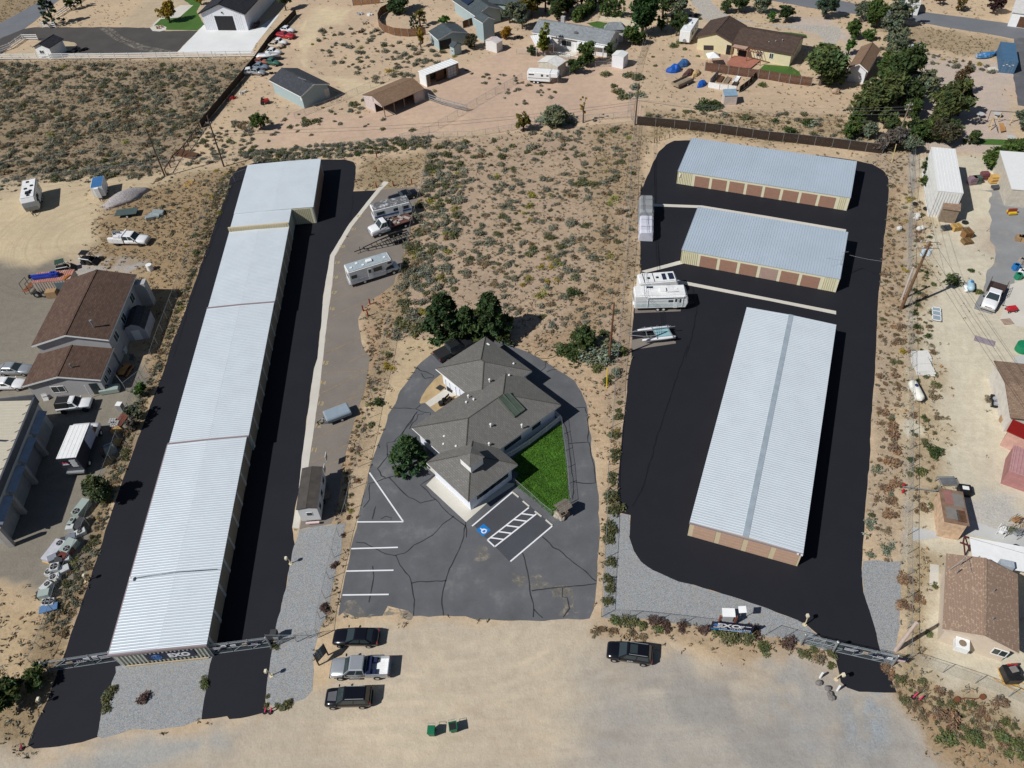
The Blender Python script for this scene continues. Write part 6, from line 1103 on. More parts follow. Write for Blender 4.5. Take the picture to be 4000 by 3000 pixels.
r=trailer_box('travel_trailer','large white travel trailer with a grey curved nose on the sandy yard at left','trailer',lc,rz,7.2,2.45,3.1,.6,WHITE,.55,roofm=mat('white_rv_roof',(.8,.8,.79),.5)); [roof_box(r,'roof_vent',x_,y_,3.1,.5,.5,.14,DARK) for x_,y_ in((2.4,.2),(-.2,-.4),(.8,.5),(-1.0,.6),(-2.6,-.2))]; roof_box(r,'air_conditioner',1.5,.1,3.1,.9,.8,.25,DARK,.05)
M().prof([(3.58,.62),(3.42,.62),(3.68,1.45),(3.52,2.25),(3.68,2.3)][:4] if False else [(3.26,.55),(3.34,.55),(3.66,1.52),(3.55,2.38),(3.47,2.38),(3.58,1.52)],-1.15,1.15).bd('nose_panel',mat('grey_nose',(.30,.33,.36),.4,.2),r)
for s in(1,-1): rvwin(r,s,2.45,(-2.6,-1.6,1.6,2.3),(.2,1.2,1.6,2.4),(2.0,2.5,1.6,2.2)); side_rect(r,'door',s,1.3,1.9,.7,2.5,2.45,DARK,None,.03)
lc,rz,L=placed(tp(0,1,850,255),tp(0,1,875,120),1.2)
r=trailer_box('cargo_trailer','white enclosed cargo trailer with a bright blue roof','trailer',lc,rz,3.9,2.1,2.5,.5,WHITE,0,bev=.05,roofm=mat('bright_blue_roof',(.05,.16,.36),.45),wx=-.05); M().prof([(1.9,.5),(2.45,.5),(2.45,2.45),(1.9,2.45)],-.35,.35).bd('v_nose',WHITE,r)
o_=t(0,1,1105,420); r=E('utility_trailer','flat dark green utility trailer near the gravel heap','trailer',o_,R(5)); M().box(-1.9,-1.0,.62,1.9,1.0,.72).bd('deck',mat('dark_green_sheet',(.07,.10,.095),.6),r); [wheel(r,.2,s*1.02,.3,.18,WHITE,s) for s in(1,-1)]; M().tube([(-1.8,0,.55),(-3.0,0,.45)],.05).bd('tow_hitch',BLACKM,r); M().box(-1.8,-.6,.5,1.8,.6,.6).bd('frame',BLACKM,r)
for i,(x,y,rr,sc) in enumerate(((1300,455,.5,1.0),(1345,440,.1,.9),(1370,415,0,1.2),(1320,430,.2,.8))):
    o=M().cbox(0,0,.3*sc,1.6*sc,.9*sc,.6*sc).bd('duct_section',mat('galvanised_duct',(.50,.56,.56),.45,.4),None,.03); o.location=t(0,1,x,y); o.rotation_euler=(0,.15,rr); tag(o,['square galvanised duct piece lowest in the scrap pile','tilted galvanised duct piece in the middle of the scrap pile','largest galvanised duct piece at the right of the scrap pile','smallest galvanised duct piece at the back of the scrap pile'][i],'duct','scrap duct pieces')
lc,rz,L=placed(tp(0,1,1275,625),tp(0,1,955,615),1.0)
r,X,hw=pickup('white service truck with utility boxes and a small crane behind the house',None,None,WCP,L=6.6,Wd=2.1,H=2.0,cab=(.42,.74),flat=True,name='service_truck',cat='truck',loc=lc,rz=rz,hoodz=1.2,rim=BLRIM)
for s in(1,-1): y0,y1=sorted((s*.62,s*1.12)); bx=M().box(X(.0),y0,.6,X(.41),y1,1.55).bd('tool_box',WCP,r,.03); [M().box(X(.02)+i*.9,y1-.005 if s>0 else y0-.02,.75,X(.02)+i*.9+.8,y1+.02 if s>0 else y0+.005,1.45).bd('panel_door',WCP,bx) for i in range(3)]
M().box(X(0),-.62,.7,X(.41),.62,.8).bd('flat_bed',STEEL,r); cr_=M(); cr_.cyl((X(.06),.5,.8),(X(.06),.5,1.9),.13); cr_.tube([(X(.06),.5,1.9),(X(.28),.4,1.95)],.12); cr_.bd('crane',mat('crane_grey',(.12,.13,.15),.5),r); M().box(X(.18),-1.05,1.56,X(.34),-.5,2.0).bd('top_box',WCP,r,.03); M().box(X(.38),-1.1,1.5,X(.415),1.1,2.05).bd('headboard',WCP,r)
def loader(label,p,rz,mcol,cover):
    r=E('skid_loader',label,'loader',p,rz); M().box(-1.0,-.55,.35,.7,.55,1.05).bd('body',mcol,r,.06); [wheel(r,x_,s*.68,.4,.26,BLRIM,s) for x_ in(-.6,.45) for s in(1,-1)]
    cb=M(); [cb.tube([(x_,y_,1.0),(x_,y_,2.0)],.05) for x_ in(-.6,.5) for y_ in(-.5,.5)]; cb.bd('cab_frame',BLACKM,r); M().box(-.75,-.6,2.0,.65,.6,2.08).bd('cab_roof',cover,r); ar=M(); [ar.tube([(-.9,s*.75,1.3),(.8,s*.75,1.15),(1.3,s*.6,.4)],.07) for s in(1,-1)]; ar.bd('lift_arm',WHITE,r); M().prof([(1.2,.1),(1.9,.1),(1.3,.75),(1.2,.75)],-.8,.8).bd('bucket',BLACKM,r)
loader('dark skid steer loader with a green cab roof behind the rusty container',t(0,1,560,905),R(20),BLACKM,mat('dark_green_roof',(.03,.07,.05),.6)); loader('small black skid steer loader on the grey gravel patch',t(0,1,770,830),R(-12),BLACKM,BLACKM)
o_,rz,L,W=frame(tp(0,1,275,1005),tp(0,1,600,975),tp(0,1,300,930),2.6)
W=2.6; r=E('storage_container','rust topped striped metal container with a grey door beside the brown roofed house','container',o_,rz); b_=M(); b_.box(0,0,.1,L,W,2.5); [b_.box(.15+i*.42,-.07,.2,.4+i*.42,0.01,2.45) for i in range(int(L/.42))]; b_.bd('body',mat('grey_brown_striped_metal',(.50,.44,.38),.6,var=.15),r); rf=M(); rf.box(-.03,-.05,2.5,L+.03,W,2.6); [rf.box(.1+i*.35,0,2.6,.25+i*.35,W,2.64) for i in range(int(L/.35))]; rf.bd('roof',mat('rusty_red_roof',(.46,.20,.15),.8,var=.25,dirt=((.55,.50,.48),.8,.6)),r); M().box(L*.55,-.1,.1,L*.9,-.06,2.2).bd('door',mat('grey_blue_door',(.13,.17,.19),.6),r)
lf=E('hydraulic_lift','bright blue folded vehicle lift lying on the container roof','lift',t(0,1,385,955,2.7),rz+R(3)); lm=M(); lm.cbox(0,.25,.2,4.6,.4,.4); lm.cbox(.3,-.3,.2,4.0,.35,.4); [lm.cbox(1.2+i*.35,0,.45,.5,.9,.35,i*.4) for i in range(3)]; lm.bd('lift_column',mat('bright_blue_paint',(.02,.05,.35),.4),lf,.03); pl_=M(); pl_.cyl((-2.4,.25,.2),(-2.2,.25,.2),.35); pl_.bd('lift_base',BLACKM,lf)
o=M(); [o.cbox(i*.14,0,.06,.08,1.3,.12) for i in range(4)]; o=o.bd('orange_bars',mat('orange_paint',(.55,.22,.05),.5)); o.location=t(0,1,565,955,2.65); o.rotation_euler=(0,0,R(-25)); tag(o,'bundle of orange steel bars on the container roof','steel bars')
for i,(x,y) in enumerate(((335,1110),(395,1108))):
    r=E('tractor_wheel',['leftmost of two big black tyres leaning on the container','big black tyre next to the brown wooden crate'][i],'wheel',t(0,1,x,y+20),R(90),'big tyres'); o=M().cyl((-.18,0,.55),(.18,0,.55),.55,.55,18).bd('tyre',RUBBER,r); M().cyl((-.2,0,.55),(.2,0,.55),.25,.25,12).bd('rim',mat('dusty_grey_rim',(.32,.32,.30),.6),r)
o=M().cbox(0,0,.6,1.7,1.2,1.2).bd('cardboard_crate',mat('tan_crate',(.36,.23,.12),.85),None,.03); o.location=t(0,1,465,1120); o.rotation_euler=(0,0,R(3)); tag(o,'brown box beside the big tyres and the rusty container','crate')
rk=E('pipe_rack','brown pipe rack standing at the left end of the rusty container','rack',t(0,1,270,1080),R(80)); mb=M(); [mb.tube([(x_,y_,0),(x_,y_,2.2)],.05) for x_ in(-.8,.8) for y_ in(-.5,.5)]; [mb.tube([(-.8,y_,z_),(.8,y_,z_)],.05) for y_ in(-.5,.5) for z_ in(.8,2.2)]; mb.bd('frame',BROWNW,rk); pp=M(); [pp.tube([(-1.2,-.4+i*.13,.9),(1.2,-.4+i*.13,.9)],.05) for i in range(7)]; pp.bd('pipes',mat('orange_brown_pipe',(.42,.18,.1),.6),rk)
car('sedan','silver crossover parked left of the brown roofed house, upper of two cars',tp(0,2,275,200),tp(0,2,-20,200),SIL,name='parked_car',cat='car',rimm=ALLOY); car('sedan','white sedan parked left of the brown roofed house, lower of two cars',tp(0,2,215,325),tp(0,2,-75,330),WCP,rimm=ALLOY)
r=car('oldsuv','old white off-road vehicle with a black soft top in front of the brown roofed house',tp(0,2,805,480),tp(0,2,475,515),WCP,z=1.0,rimm=BLRIM,cat='suv'); X=lambda f:(f-.5)*4.55
M().loft([[(X(0)+.02,-.9,1.1),(X(.40),-.9,1.1),(X(.40),.9,1.1),(X(0)+.02,.9,1.1)],[(X(.03),-.78,1.9),(X(.40),-.78,1.9),(X(.40),.78,1.9),(X(.03),.78,1.9)]]).bd('soft_top',mat('black_canvas',(.012,.012,.013),.8),r); M().box(X(1),-.85,.5,X(1)+.15,.85,.68).bd('bull_bar',BLACKM,r)
f_,b_=tp(0,2,770,715),tp(0,2,660,990); lc,rz,L=placed(f_,b_,1.5)
r=E('box_truck','white box truck with a logo and lettering on its dark rear door','truck',lc,rz); hl=3.9; bx=M().box(-hl,-1.2,.9,1.5,1.2,3.45).bd('cargo_box',mat('dark_box_side',(.03,.033,.05),.5),r,.04); rr=M(); rr.box(-hl-.03,-1.23,3.45,1.55,1.23,3.53); [rr.box(-hl-.03,-1.0+i*.52,3.53,1.55,-.96+i*.52,3.55) for i in range(5)]; rr.bd('roof',WHITE,r); M().loft([bodyring(1.6,.6,1.5,1.05),bodyring(3.2,.6,1.45,1.05),bodyring(3.8,.62,1.3,1.0),bodyring(3.95,.7,1.0,.9)]).bd('cab',WCP,r,0,True)
M().loft([[(1.6,-1.0,1.4),(2.9,-1.0,1.4),(2.9,1.0,1.4),(1.6,1.0,1.4)],[(1.6,-.9,2.2),(2.35,-.85,2.2),(2.35,.85,2.2),(1.6,.9,2.2)]]).bd('windshield',GLASS,r); M().box(1.55,-.92,2.18,2.5,.92,2.3).bd('cab_roof',WCP,r,.05); M().prof([(.2,2.4),(1.56,2.4),(2.1,3.2),(1.56,3.4)],-1.1,1.1).bd('air_deflector',WCP,r,.05)
[wheel(r,x_,s*1.0,.42,.26,WHITE,s) for x_ in(-2.4,2.7) for s in(1,-1)]; M().box(-hl-.35,-1.15,.7,-hl,1.15,.95).bd('bumper',STEEL,r); M().box(-hl,-.9,.5,2,.9,.9).bd('chassis',DARK,r)
pnl=M().box(-.9,-1.235,1.4,1.4,-1.2,3.3).bd('side_panel',mat('pale_blue_panel',(.45,.47,.6),.5),r); g_=M(); g_.sph((-hl-.03,.55,2.5),.02,.5,.45); lg=g_.bd('logo_disc',SBLUE,r); m_=M(); m_.add([(-hl-.06,1.0,2.45),(-hl-.06,.75,2.85),(-hl-.06,.55,2.6),(-hl-.06,.4,2.75),(-hl-.06,.1,2.45)],[(0,1,2,3,4)]); m_.bd('logo_mountain',mat('logo_red',(.5,.08,.08),.5),lg); wv=M(); wv.box(-hl-.06,.15,2.2,-hl-.05,.95,2.3); wv.box(-hl-.06,.25,2.35,-hl-.05,.85,2.42); wv.bd('logo_band',SWHITE,lg)
ln=M(); [ln.box(-hl-.03,-.85+.03*(i%3),2.95-i*.2,-hl-.015,-.1+.05*(i%2),3.05-i*.2) for i in range(7)]; ln.bd('door_lettering',SWHITE,r)
lc,rz,L=placed(tp(2,0,1500,290),tp(2,0,1560,215),1.8)
r=trailer_box('travel_trailer','white travel trailer parked beside the butter yellow house','trailer',*placed(tp(2,0,1560,215),tp(2,0,1500,310),1.7)[:2],8.0,2.5,3.1,.5,WHITE,.3,roofm=mat('white_rv_roof',(.8,.8,.79),.5)); roof_box(r,'air_conditioner',.5,0,3.1,1.0,.8,.3,WHITE,.05); [roof_box(r,'roof_vent',x_,.3,3.1,.4,.4,.1,WHITE) for x_ in(-2,2.3)]; M().cyl((-4.2,0,1.0),(-4.0,0,1.0),.38,.38,14).bd('spare_wheel',STEEL,r)
for s in(1,-1): rvwin(r,s,2.5,(-2.4,-1.2,1.6,2.3),(.8,2.0,1.6,2.3))
lc,rz,L=placed(tp(2,0,350,665),tp(2,0,130,650),1.3)
r=trailer_box('horse_trailer','white gooseneck horse trailer with a dark side stripe','trailer',lc,rz,5.2,2.1,2.6,.5,WHITE,0,bev=.18,hitch=False,wx=-.12); M().prof([(2.5,1.5),(4.1,1.55),(4.3,2.0),(4.1,2.55),(2.5,2.6)],-1.0,1.0).bd('gooseneck',WHITE,r,.12); M().cyl((4.0,0,.0),(4.0,0,1.6),.07).bd('stand',STEEL,r)
for s in(1,-1): side_rect(r,'stripe',s,-2.4,2.3,1.25,1.33,2.1,DARK); rvwin(r,s,2.1,(.5,1.0,1.7,2.2),(-2.2,-1.0,1.9,2.15),(1.7,2.2,1.8,2.1))
lc,rz,L=placed(tp(3,1,1905,1215),tp(3,1,1990,1020),.9)
r,X,hw=pickup('white pickup with a dark stake bed parked facing the camera at right',None,None,WCP,L=6.0,Wd=2.0,H=1.95,cab=(.42,.74),flat=True,loc=lc,rz=rz,hoodz=1.18)
M().box(X(0)-.2,-1.15,1.0,X(.41),1.15,1.08).bd('flat_bed',mat('dark_brown_deck',(.06,.035,.03),.85),r); st=M(); [st.tube([(X(0)+i*.85,s*1.12,1.05),(X(0)+i*.85,s*1.12,1.9)],.03) for i in range(4) for s in(1,-1)]; [st.tube([(X(0)-.1,s*1.12,z_),(X(.41),s*1.12,z_)],.03) for s in(1,-1) for z_ in(1.45,1.9)]; st.tube([(X(.41),-1.12,1.95),(X(.41),1.12,1.95)],.04); st.bd('stake_rails',BLACKM,r)
VC=[('beetle','white vintage coupe farthest along the dark fence',(275,280),WCP,-20),('classic','red convertible with a raised hood beside the dark fence',(255,325),REDC,-25),('beetle','white round vintage car second behind the red convertible',(210,385),WCP,-18),('beetle','cream vintage car between two white ones along the fence',(175,412),CREAM,-18),('beetle','white vintage car just behind the boat on its trailer',(155,470),WCP,-15),('beetle','rust red vintage car nearest the boat, half hidden',(50,555),carmat('rust_car_paint',(.36,.12,.07),.5,0),-20),('beetle','green vintage car shell right of the rust red one',(148,560),GREEN,-25),('beetle','blue grey vintage car second from the end of the row',(45,598),BLUEG,-15),('beetle','silver grey vintage car at the near end of the row',(20,645),SIL,-20),('beetle','small white car by the fence corner, left of the boat row',(-45,640),WCP,10)]
for k,lb,(x,y),pm,rr in VC: car(k,lb,None,None,pm,loc=t(1,0,x,y),rz=R(rr),name='vintage_car',extras=(k=='classic'),group='vintage cars along the dark fence')
r=E('motor_boat','white motor boat on a trailer among the vintage cars','boat',t(1,0,115,520),R(-2)); rg=[]
for i in range(8):
    f=i/7; wd=1.05*max(.08,(1-f**3)); x_=-2.6+5.4*f; rg.append([(x_,-wd*.15,.65+.3*f*f),(x_,-wd*.85,.95+.15*f),(x_,-wd,1.35+.2*f),(x_,wd,1.35+.2*f),(x_,wd*.85,.95+.15*f),(x_,wd*.15,.65+.3*f*f)])
M().loft(rg).bd('hull',HULL,r,0,True); M().loft([[(-.4,-.75,1.5),(.8,-.6,1.55),(.8,.6,1.55),(-.4,.75,1.5)],[(-.3,-.65,1.9),(.3,-.55,1.9),(.3,.55,1.9),(-.3,.65,1.9)]]).bd('cover',WHITE,r); M().box(-2.6,-.5,.4,2.9,.5,.6).bd('trailer_frame',BLACKM,r); [wheel(r,-.6,s*1.0,.3,.2,WHITE,s) for s in(1,-1)]
r=E('small_tractor','small red garden tractor on the sandy lot by the teal garage','tractor',t(1,0,80,895),R(10)); M().box(-.5,-.4,.35,.9,.4,1.0).bd('body',RED,r,.05); [wheel(r,x_,s*.5,rr,.25,BLRIM,s) for x_,rr in((-.5,.42),(.7,.3)) for s in(1,-1)]; M().box(-.6,-.35,1.0,-.2,.35,1.35).bd('seat',DARK,r,.04)
lc,rz,L=placed(tp(2,0,1550,670),tp(2,0,1400,740),.7); r=E('utility_trailer','long utility trailer with low plank sides beside the fenced garden','trailer',lc,rz); b_=M(); b_.box(-2.4,-1.0,.5,2.4,1.0,.6); [b_.box(-2.4,y_,.6,2.4,y_+.06,1.1) for y_ in(-1.0,.94)]; b_.box(-2.4,-1,.6,-2.34,1,1.1); b_.bd('bed',mat('tan_planks',(.30,.24,.17),.9,var=.25),r); M().box(-2.2,-.9,.6,2.2,-.1,.9).bd('plank_load',GREYW,r); [wheel(r,.3,s*1.05,.34,.2,WHITE,s) for s in(1,-1)]
lc,rz,L=placed(tp(3,0,1950,460),tp(3,0,1820,480),.6); r=E('tarped_boat','small boat under a crumpled blue tarp near the shipping container','boat',lc,rz); rg=[]
for i in range(8): f=i/7; wd=.95*max(.15,1-abs(f-.45)**2*3); x_=-2.3+4.6*f; rg.append([(x_,-wd,.25),(x_,-wd*.9,.75+.1*sin(i*2)),(x_,-.1,1.1+.12*cos(i*1.7)),(x_,wd*.9,.75+.1*cos(i*2)),(x_,wd,.25)])
M().loft(rg).bd('tarp',mat('blue_tarp',(.04,.19,.42),.5,var=.25,sc=2,dirt=((.6,.58,.5),1.2,.8)),r); M().box(-2,-.4,.15,2.6,.4,.3).bd('trailer_frame',BLACKM,r)
# ================================================================= FENCES
chain=lambda label,*pts,h=1.8,step=3.0,m=None: fence(label,list(pts),h,step,'chain',m=m)
chain('chain link fence along the shrubs left of the long storage building',*TL(0,0,2290,1480,1900,1620),*TL(0,1,1850,230,1640,820,1530,1120,1370,1550),*TL(0,2,1290,250,1180,450,1040,830,980,1010,840,1370,780,1560),*TL(0,3,580,110,440,400,380,600,290,850,240,965))
chain('chain link fence between the striped strip and the sagebrush lot',*TL(1,0,1500,1270,1440,1640),*TL(1,1,1360,500,1280,850,1220,1130,1130,1500),*TL(1,2,1100,120,1010,460,940,800,880,1050,790,1430,720,1650),*TL(1,3,500,370,440,640,425,770))
chain('chain link fence between the sagebrush lot and the right storage lot',*TL(2,0,1062,1085,1030,1400),*TL(2,1,1000,700,950,1200),*TL(2,2,910,150,890,300,870,700,830,1100,815,1640),*TL(2,3,620,400,608,630))
chain('chain link fence over the grey strip at the right of the right storage lot',*TL(3,0,1250,1330,1240,1640),*TL(3,1,1225,300,1210,700,1215,1200),*TL(3,2,1215,100,1220,900,1205,1640),*TL(3,3,950,200,950,500,945,930))
chain('chain link fence in front of the right gravel bed',*TL(2,3,608,630,800,640,990,660,1160,680,1330,700))
chain('chain link fence running from the right gate to the bottom right corner',*TL(3,3,945,930,1190,1010,1410,1085,1640,1175,1760,1225,2100,1370))
chain('short chain link fence beside the right gate',*TL(3,3,0,740,110,770,230,800))
chain('chain link fence from the left gate to the gravel corner',*TL(1,3,90,800,280,800,360,775,440,765),h=1.6)
chain('chain link fence across the dirt behind the sagebrush lot',*TL(1,0,1250,1220,1345,1195,1500,1150,1660,1060,1990,860,2300,690),h=1.5)
chain('chain link fence in front of the teal garage',*TL(1,0,340,1030,510,960,700,890,880,810,1100,715,1350,640),h=1.4)
chain('long chain link fence at the back of the storage lots',*TL(0,1,0,180,400,120,900,60,1450,0),*TL(1,0,0,1370,330,1330,700,1290,1120,1250,1500,1200,1870,1190),*TL(2,0,0,1130,630,1050,1000,1020),h=1.4)
chain('chain link yard fence behind the long white house',*TL(2,0,40,470,400,500,720,580,960,575,1080,560,1140,440,1160,330),h=1.3)
chain('chain link lane fence beside the utility pole at the top',*TL(2,0,1062,1085,1000,960,1060,700,1110,500,1150,320),h=1.5,step=4)
chain('low chain link fence round the office lawn',*TL(2,2,428,660,440,770,460,910,480,1055,490,1195,505,1360),*TL(2,2,340,1470,250,1400,175,1330,20,1195),h=1.1)
chain('chain link dog run beside the beige shed',*TL(2,0,330,650,430,670,495,650,490,560),h=1.8,step=2)
chain('chain link gate panel behind the brown roofed house',*TL(0,2,930,310,1030,310,1100,400),*TL(0,2,1240,290),h=1.8,step=2)
fence('dark slatted chain link fence behind the farthest blue roofed storage building',TL(2,0,1078,1080,1400,1110,1800,1155,2212,1215)+TL(3,0,250,1240,550,1275,985,1330),1.9,3.4,'chain',name='slatted_fence',m=chainmat('brown_privacy_slats',1.7,(.05,.036,.03),.09))
fence('white rail fence along the top of the scrub field',TL(0,0,-200,522,0,518,1000,512,2205,492),1.5,3.4,'rail',m=WHITE,pm=WHITE,rails=3,r=.07)
fence('white rail fence around the small white shed',TL(0,0,-30,470,100,420,205,345,330,345),1.4,3.0,'rail',m=WHITE,pm=WHITE,rails=3,r=.07)
fence('short white rail fence panel beside the dark conifer',TL(0,0,370,240,485,240),1.5,2.5,'rail',m=WHITE,pm=WHITE,rails=3,r=.07)
fence('white rail fence receding beside the road at the top left',TL(0,0,500,150,580,95,660,35,740,-20),1.4,2.5,'rail',m=WHITE,pm=WHITE,rails=3,r=.07)
fence('pale low retaining wall rail beside the dark driveway',TL(0,0,565,480,1200,470,1520,466),.35,20,'rail',name='kerb_rail',m=CONC_W,pm=CONC_W,rails=1,r=.06)
fence('dark weathered board fence running diagonally past the vintage cars',TL(0,0,1745,1105,2212,545)+TL(1,0,130,360,350,130),1.6,2.6,'board',m=DKWOOD,pm=DKWOOD,r=.06)
fence('broken brown post and rail fence on the slope by the utility pole',TL(0,0,1735,1120,1665,1220,1600,1310,1510,1390,1440,1510),1.3,2.6,'rail',m=BROWNW,pm=BROWNW,rails=1,r=.09)
fence('curved brown stained board fence round the tree garden',TL(1,0,1160,90,1085,130,1060,180,1065,230,1105,275,1200,308,1320,318,1400,312,1470,300),1.9,2.4,'board',m=mat('orange_brown_fence',(.20,.10,.05),.85,var=.3,sc=3),r=.06)
fence('orange brown board fence at the top behind the dirt track',TL(1,0,840,50,1075,28),2.0,2.6,'board',m=mat('orange_fence',(.34,.18,.09),.85,var=.2),r=.06)
fence('brown board fence beside the tall narrow shed',TL(1,0,1790,245,1895,205,1960,215),1.7,2.5,'board',m=BROWNW,r=.06)
fence('red brown board fence below the deck of the yellow house',TL(2,0,1665,610,1780,630,1950,655,2212,690)+TL(3,0,180,722,370,745),1.9,2.4,'board',m=mat('red_brown_fence',(.13,.065,.042),.85,var=.45,sc=3),r=.06)
fence('dark board fence along the right side of the fenced garden',TL(2,0,2110,665,2040,740,1960,800),1.3,2.4,'board',m=DKWOOD,r=.06)
fence('white sheet screen in front of the fenced garden',TL(2,0,1690,755,1790,775,1935,792),1.2,2.0,'board',name='sheet_screen',m=WHITE,pm=GREYW,r=.04)
fence('pale board screen at the left side of the fenced garden',TL(2,0,1710,725,1780,650),1.2,2.0,'board',name='board_screen',m=mat('pale_grey_boards',(.42,.40,.40),.8),pm=GREYW,r=.04)
fence('white picket fence between the office and the lawn',TL(2,2,-180,1050,0,955,150,860,300,745,418,650),1.1,2.4,'picket',m=WHITE,pm=WHITE,r=.05)
fence('white picket fence end beside the office corner',TL(2,2,418,650,372,605),1.1,2.4,'picket',m=WHITE,pm=WHITE,r=.05)
fence('grey pipe corral fence right of the open fronted barn',TL(1,0,1475,835,1500,870,1600,905,1720,940,1820,965),1.5,3.0,'rail',name='corral_fence',m=STEEL,pm=STEEL,rails=3,r=.04)
def gate(label,p0,p1,h,signs,rails=3):
    a,b=g(p0),g(p1); d=(b-a); L=d.length; r=E('rolling_gate',label,'gate',a,math.atan2(d.y,d.x)); f=M()
    for i in range(rails): zz=.12+(h-.12)*i/(rails-1); f.tube([(0,0,zz),(L,0,zz)],.03)
    k=max(3,round(L/2.6))
    for i in range(k+1): f.tube([(L*i/k,0,.1),(L*i/k,0,h+.35)],.035)
    for i in range(k): f.tube([(L*i/k,0,.12),(L*(i+1)/k,0,h)],.025)
    for zz in(h+.12,h+.22,h+.32): f.tube([(0,0,zz),(L,0,zz)],.012)
    f.bd('frame',mat('pale_galvanised',(.40,.44,.47),.45,.4),r); me=bpy.data.meshes.new('wire_mesh'); me.from_pydata([(0,0.02,.1),(L,.02,.1),(L,.02,h),(0,.02,h)],[],[(0,1,2,3)]); ul=me.uv_layers.new(name='UVMap')
    for i,q in enumerate(((0,0),(L,0),(L,h),(0,h))): ul.data[i].uv=q
    me.materials.append(chainmat('gate_mesh',.42,(.20,.24,.25))); link('wire_mesh',me,r)
    for (u,zz,w_,hh,kind) in signs:
        m_={'n':SBLUE,'w':SWHITE,'t':mat('tan_notice',(.5,.4,.3),.6)}[kind[0]]; s_=M().box(u*L-w_/2,-.09,zz-hh/2,u*L+w_/2,-.05,zz+hh/2).bd('sign_panel',m_,r)
        if kind=='ne': text('sign_lettering','EXO',hh*.62,SWHITE,s_,(u*L+.1*w_,-.1,zz+.02),(PI/2,0,0),.004); mb=M().box(u*L-w_*.48,-.095,zz-hh*.46,u*L+w_*.48,-.088,zz-hh*.3); mb.bd('sign_stripe',SWHITE,s_)
        elif kind=='nt': text('sign_lettering','11 mph',hh*.6,SWHITE,s_,(u*L,-.1,zz),(PI/2,0,0),.004,bold=.01) if False else [M().box(u*L-w_*.42,-.1,zz+hh*(.28-.28*i),u*L+w_*(.42-.1*i),-.092,zz+hh*(.38-.28*i)).bd('sign_text_line',SWHITE,s_) for i in range(3)]
        else: [M().box(u*L-w_*.35,-.1,zz+hh*(.2-.3*i),u*L+w_*.3,-.092,zz+hh*(.3-.3*i)).bd('sign_text_line',mat('sign_dark_text',(.1,.1,.12),.6),s_) for i in range(2)]
    for u in(0,L): mb=M(); mb.cyl((u,-.15,0),(u,-.15,h+.5),.075,.075,8); mb.sph((u,-.15,h+.55),.13); mb.bd('gate_post',STEEL,r)
    return r
gate('rolling steel gate across the left asphalt drive beside the storage building front',(202,2622),(463,2582),1.9,[(.36,1.3,.75,.35,'t'),(.5,1.35,1.3,.6,'ne'),(.62,1.55,.6,.4,'wx'),(.75,1.65,.6,.4,'wx'),(.9,1.4,1.6,.8,'nt')])
gate('rolling steel gate across the asphalt drive right of the storage building front',(838,2556),(1062,2527),1.9,[(.1,1.35,1.7,.7,'nt'),(.24,1.6,.5,.35,'wx'),(.4,1.5,.55,.3,'wx'),(.6,1.45,.5,.35,'t'),(.74,1.3,1.4,.55,'ne')])
gate('rolling steel gate across the right storage drive',(3252,2545),(3482,2597),1.8,[(.26,1.25,1.5,.65,'nt'),(.5,1.3,.5,.4,'t'),(.73,1.2,1.15,.5,'ne'),(.91,1.3,.45,.35,'wx')])
r=gate('gate tail frame with lamps beside the right storage drive',(3128,2515),(3250,2543),1.8,[])
s_=M().box(-.5,-.03,.9,.5,.03,1.7).bd('notice_board',SBLUE,None); s_.location=t(3,3,880,960); s_.rotation_euler=(0,0,R(-15)); tag(s_,'small navy notice on the fence at the right end of the right gate','sign'); M().box(-.42,-.04,.95,.42,-.031,1.3).bd('notice_sheet',mat('pink_white_notice',(.7,.55,.55),.6),s_)
mo=E('gate_motor','dark gate motor box on a pedestal beside the left gravel','gate motor',t(1,3,140,770)); M().box(-.35,-.3,.75,.35,.3,1.35).bd('motor_box',mat('dark_grey_box',(.05,.05,.055),.6),mo,.03); M().box(-.3,-.25,0,.3,.25,.75).bd('pedestal',mat('pale_pedestal',(.5,.5,.5),.7),mo)
TIPS={}
def pole(key,label,base,top,arms=(),r0=.17,r1=.11,m=None,name='utility_pole',trans=0,rz=0,extra=0):
    b=g(base); h=hgt(base,top); tp_=g(top,h); d=tp_-b; root=E(name,label,'utility pole',b); M().cyl((0,0,0),tuple(d*(1+extra)),r0,r1,9).bd('pole_shaft',m or WOODP,root); TIPS[key]=b+d*(1+extra)
    for f,wd in arms:
        c=d*f; mb=M(); ca,sa=cos(rz)*wd/2,sin(rz)*wd/2; mb.cyl((c.x-ca,c.y-sa,c.z),(c.x+ca,c.y+sa,c.z),.06,.06,6); o=mb.bd('crossarm',GREYW,root)
        for k in(-1,-.4,.4,1): M().cyl((c.x+ca*k,c.y+sa*k,c.z+.05),(c.x+ca*k,c.y+sa*k,c.z+.28),.07,.05,6).bd('insulator',mat('pale_insulator',(.6,.6,.62),.4),o)
    for i in range(trans):
        s=(-1 if i==0 else 1)*.42; c=d*.86; M().cyl((c.x+s*cos(rz),c.y+s*sin(rz)-.1,c.z-.55),(c.x+s*cos(rz),c.y+s*sin(rz)-.1,c.z+.5),.27,.27,12).bd('transformer',mat('pale_blue_transformer',(.48,.55,.60),.5),root)
    return root
pole('A','dark utility pole standing left of the broken post and rail fence',(644,689),(567,497)); pole('B','dark utility pole at the back of the long storage lot',(875,651),(809,452),arms=((.86,1.2),))
pole('C','utility pole at the end of the dark slatted fence',tp(2,0,1062,1080),tp(2,0,1095,720),arms=((.65,2.0),)); pole('D','reddish brown utility pole among the bushes beside the right lot',tp(2,2,838,130),tp(2,1,883,1180),m=mat('red_brown_pole',(.16,.07,.035),.9,var=.25))
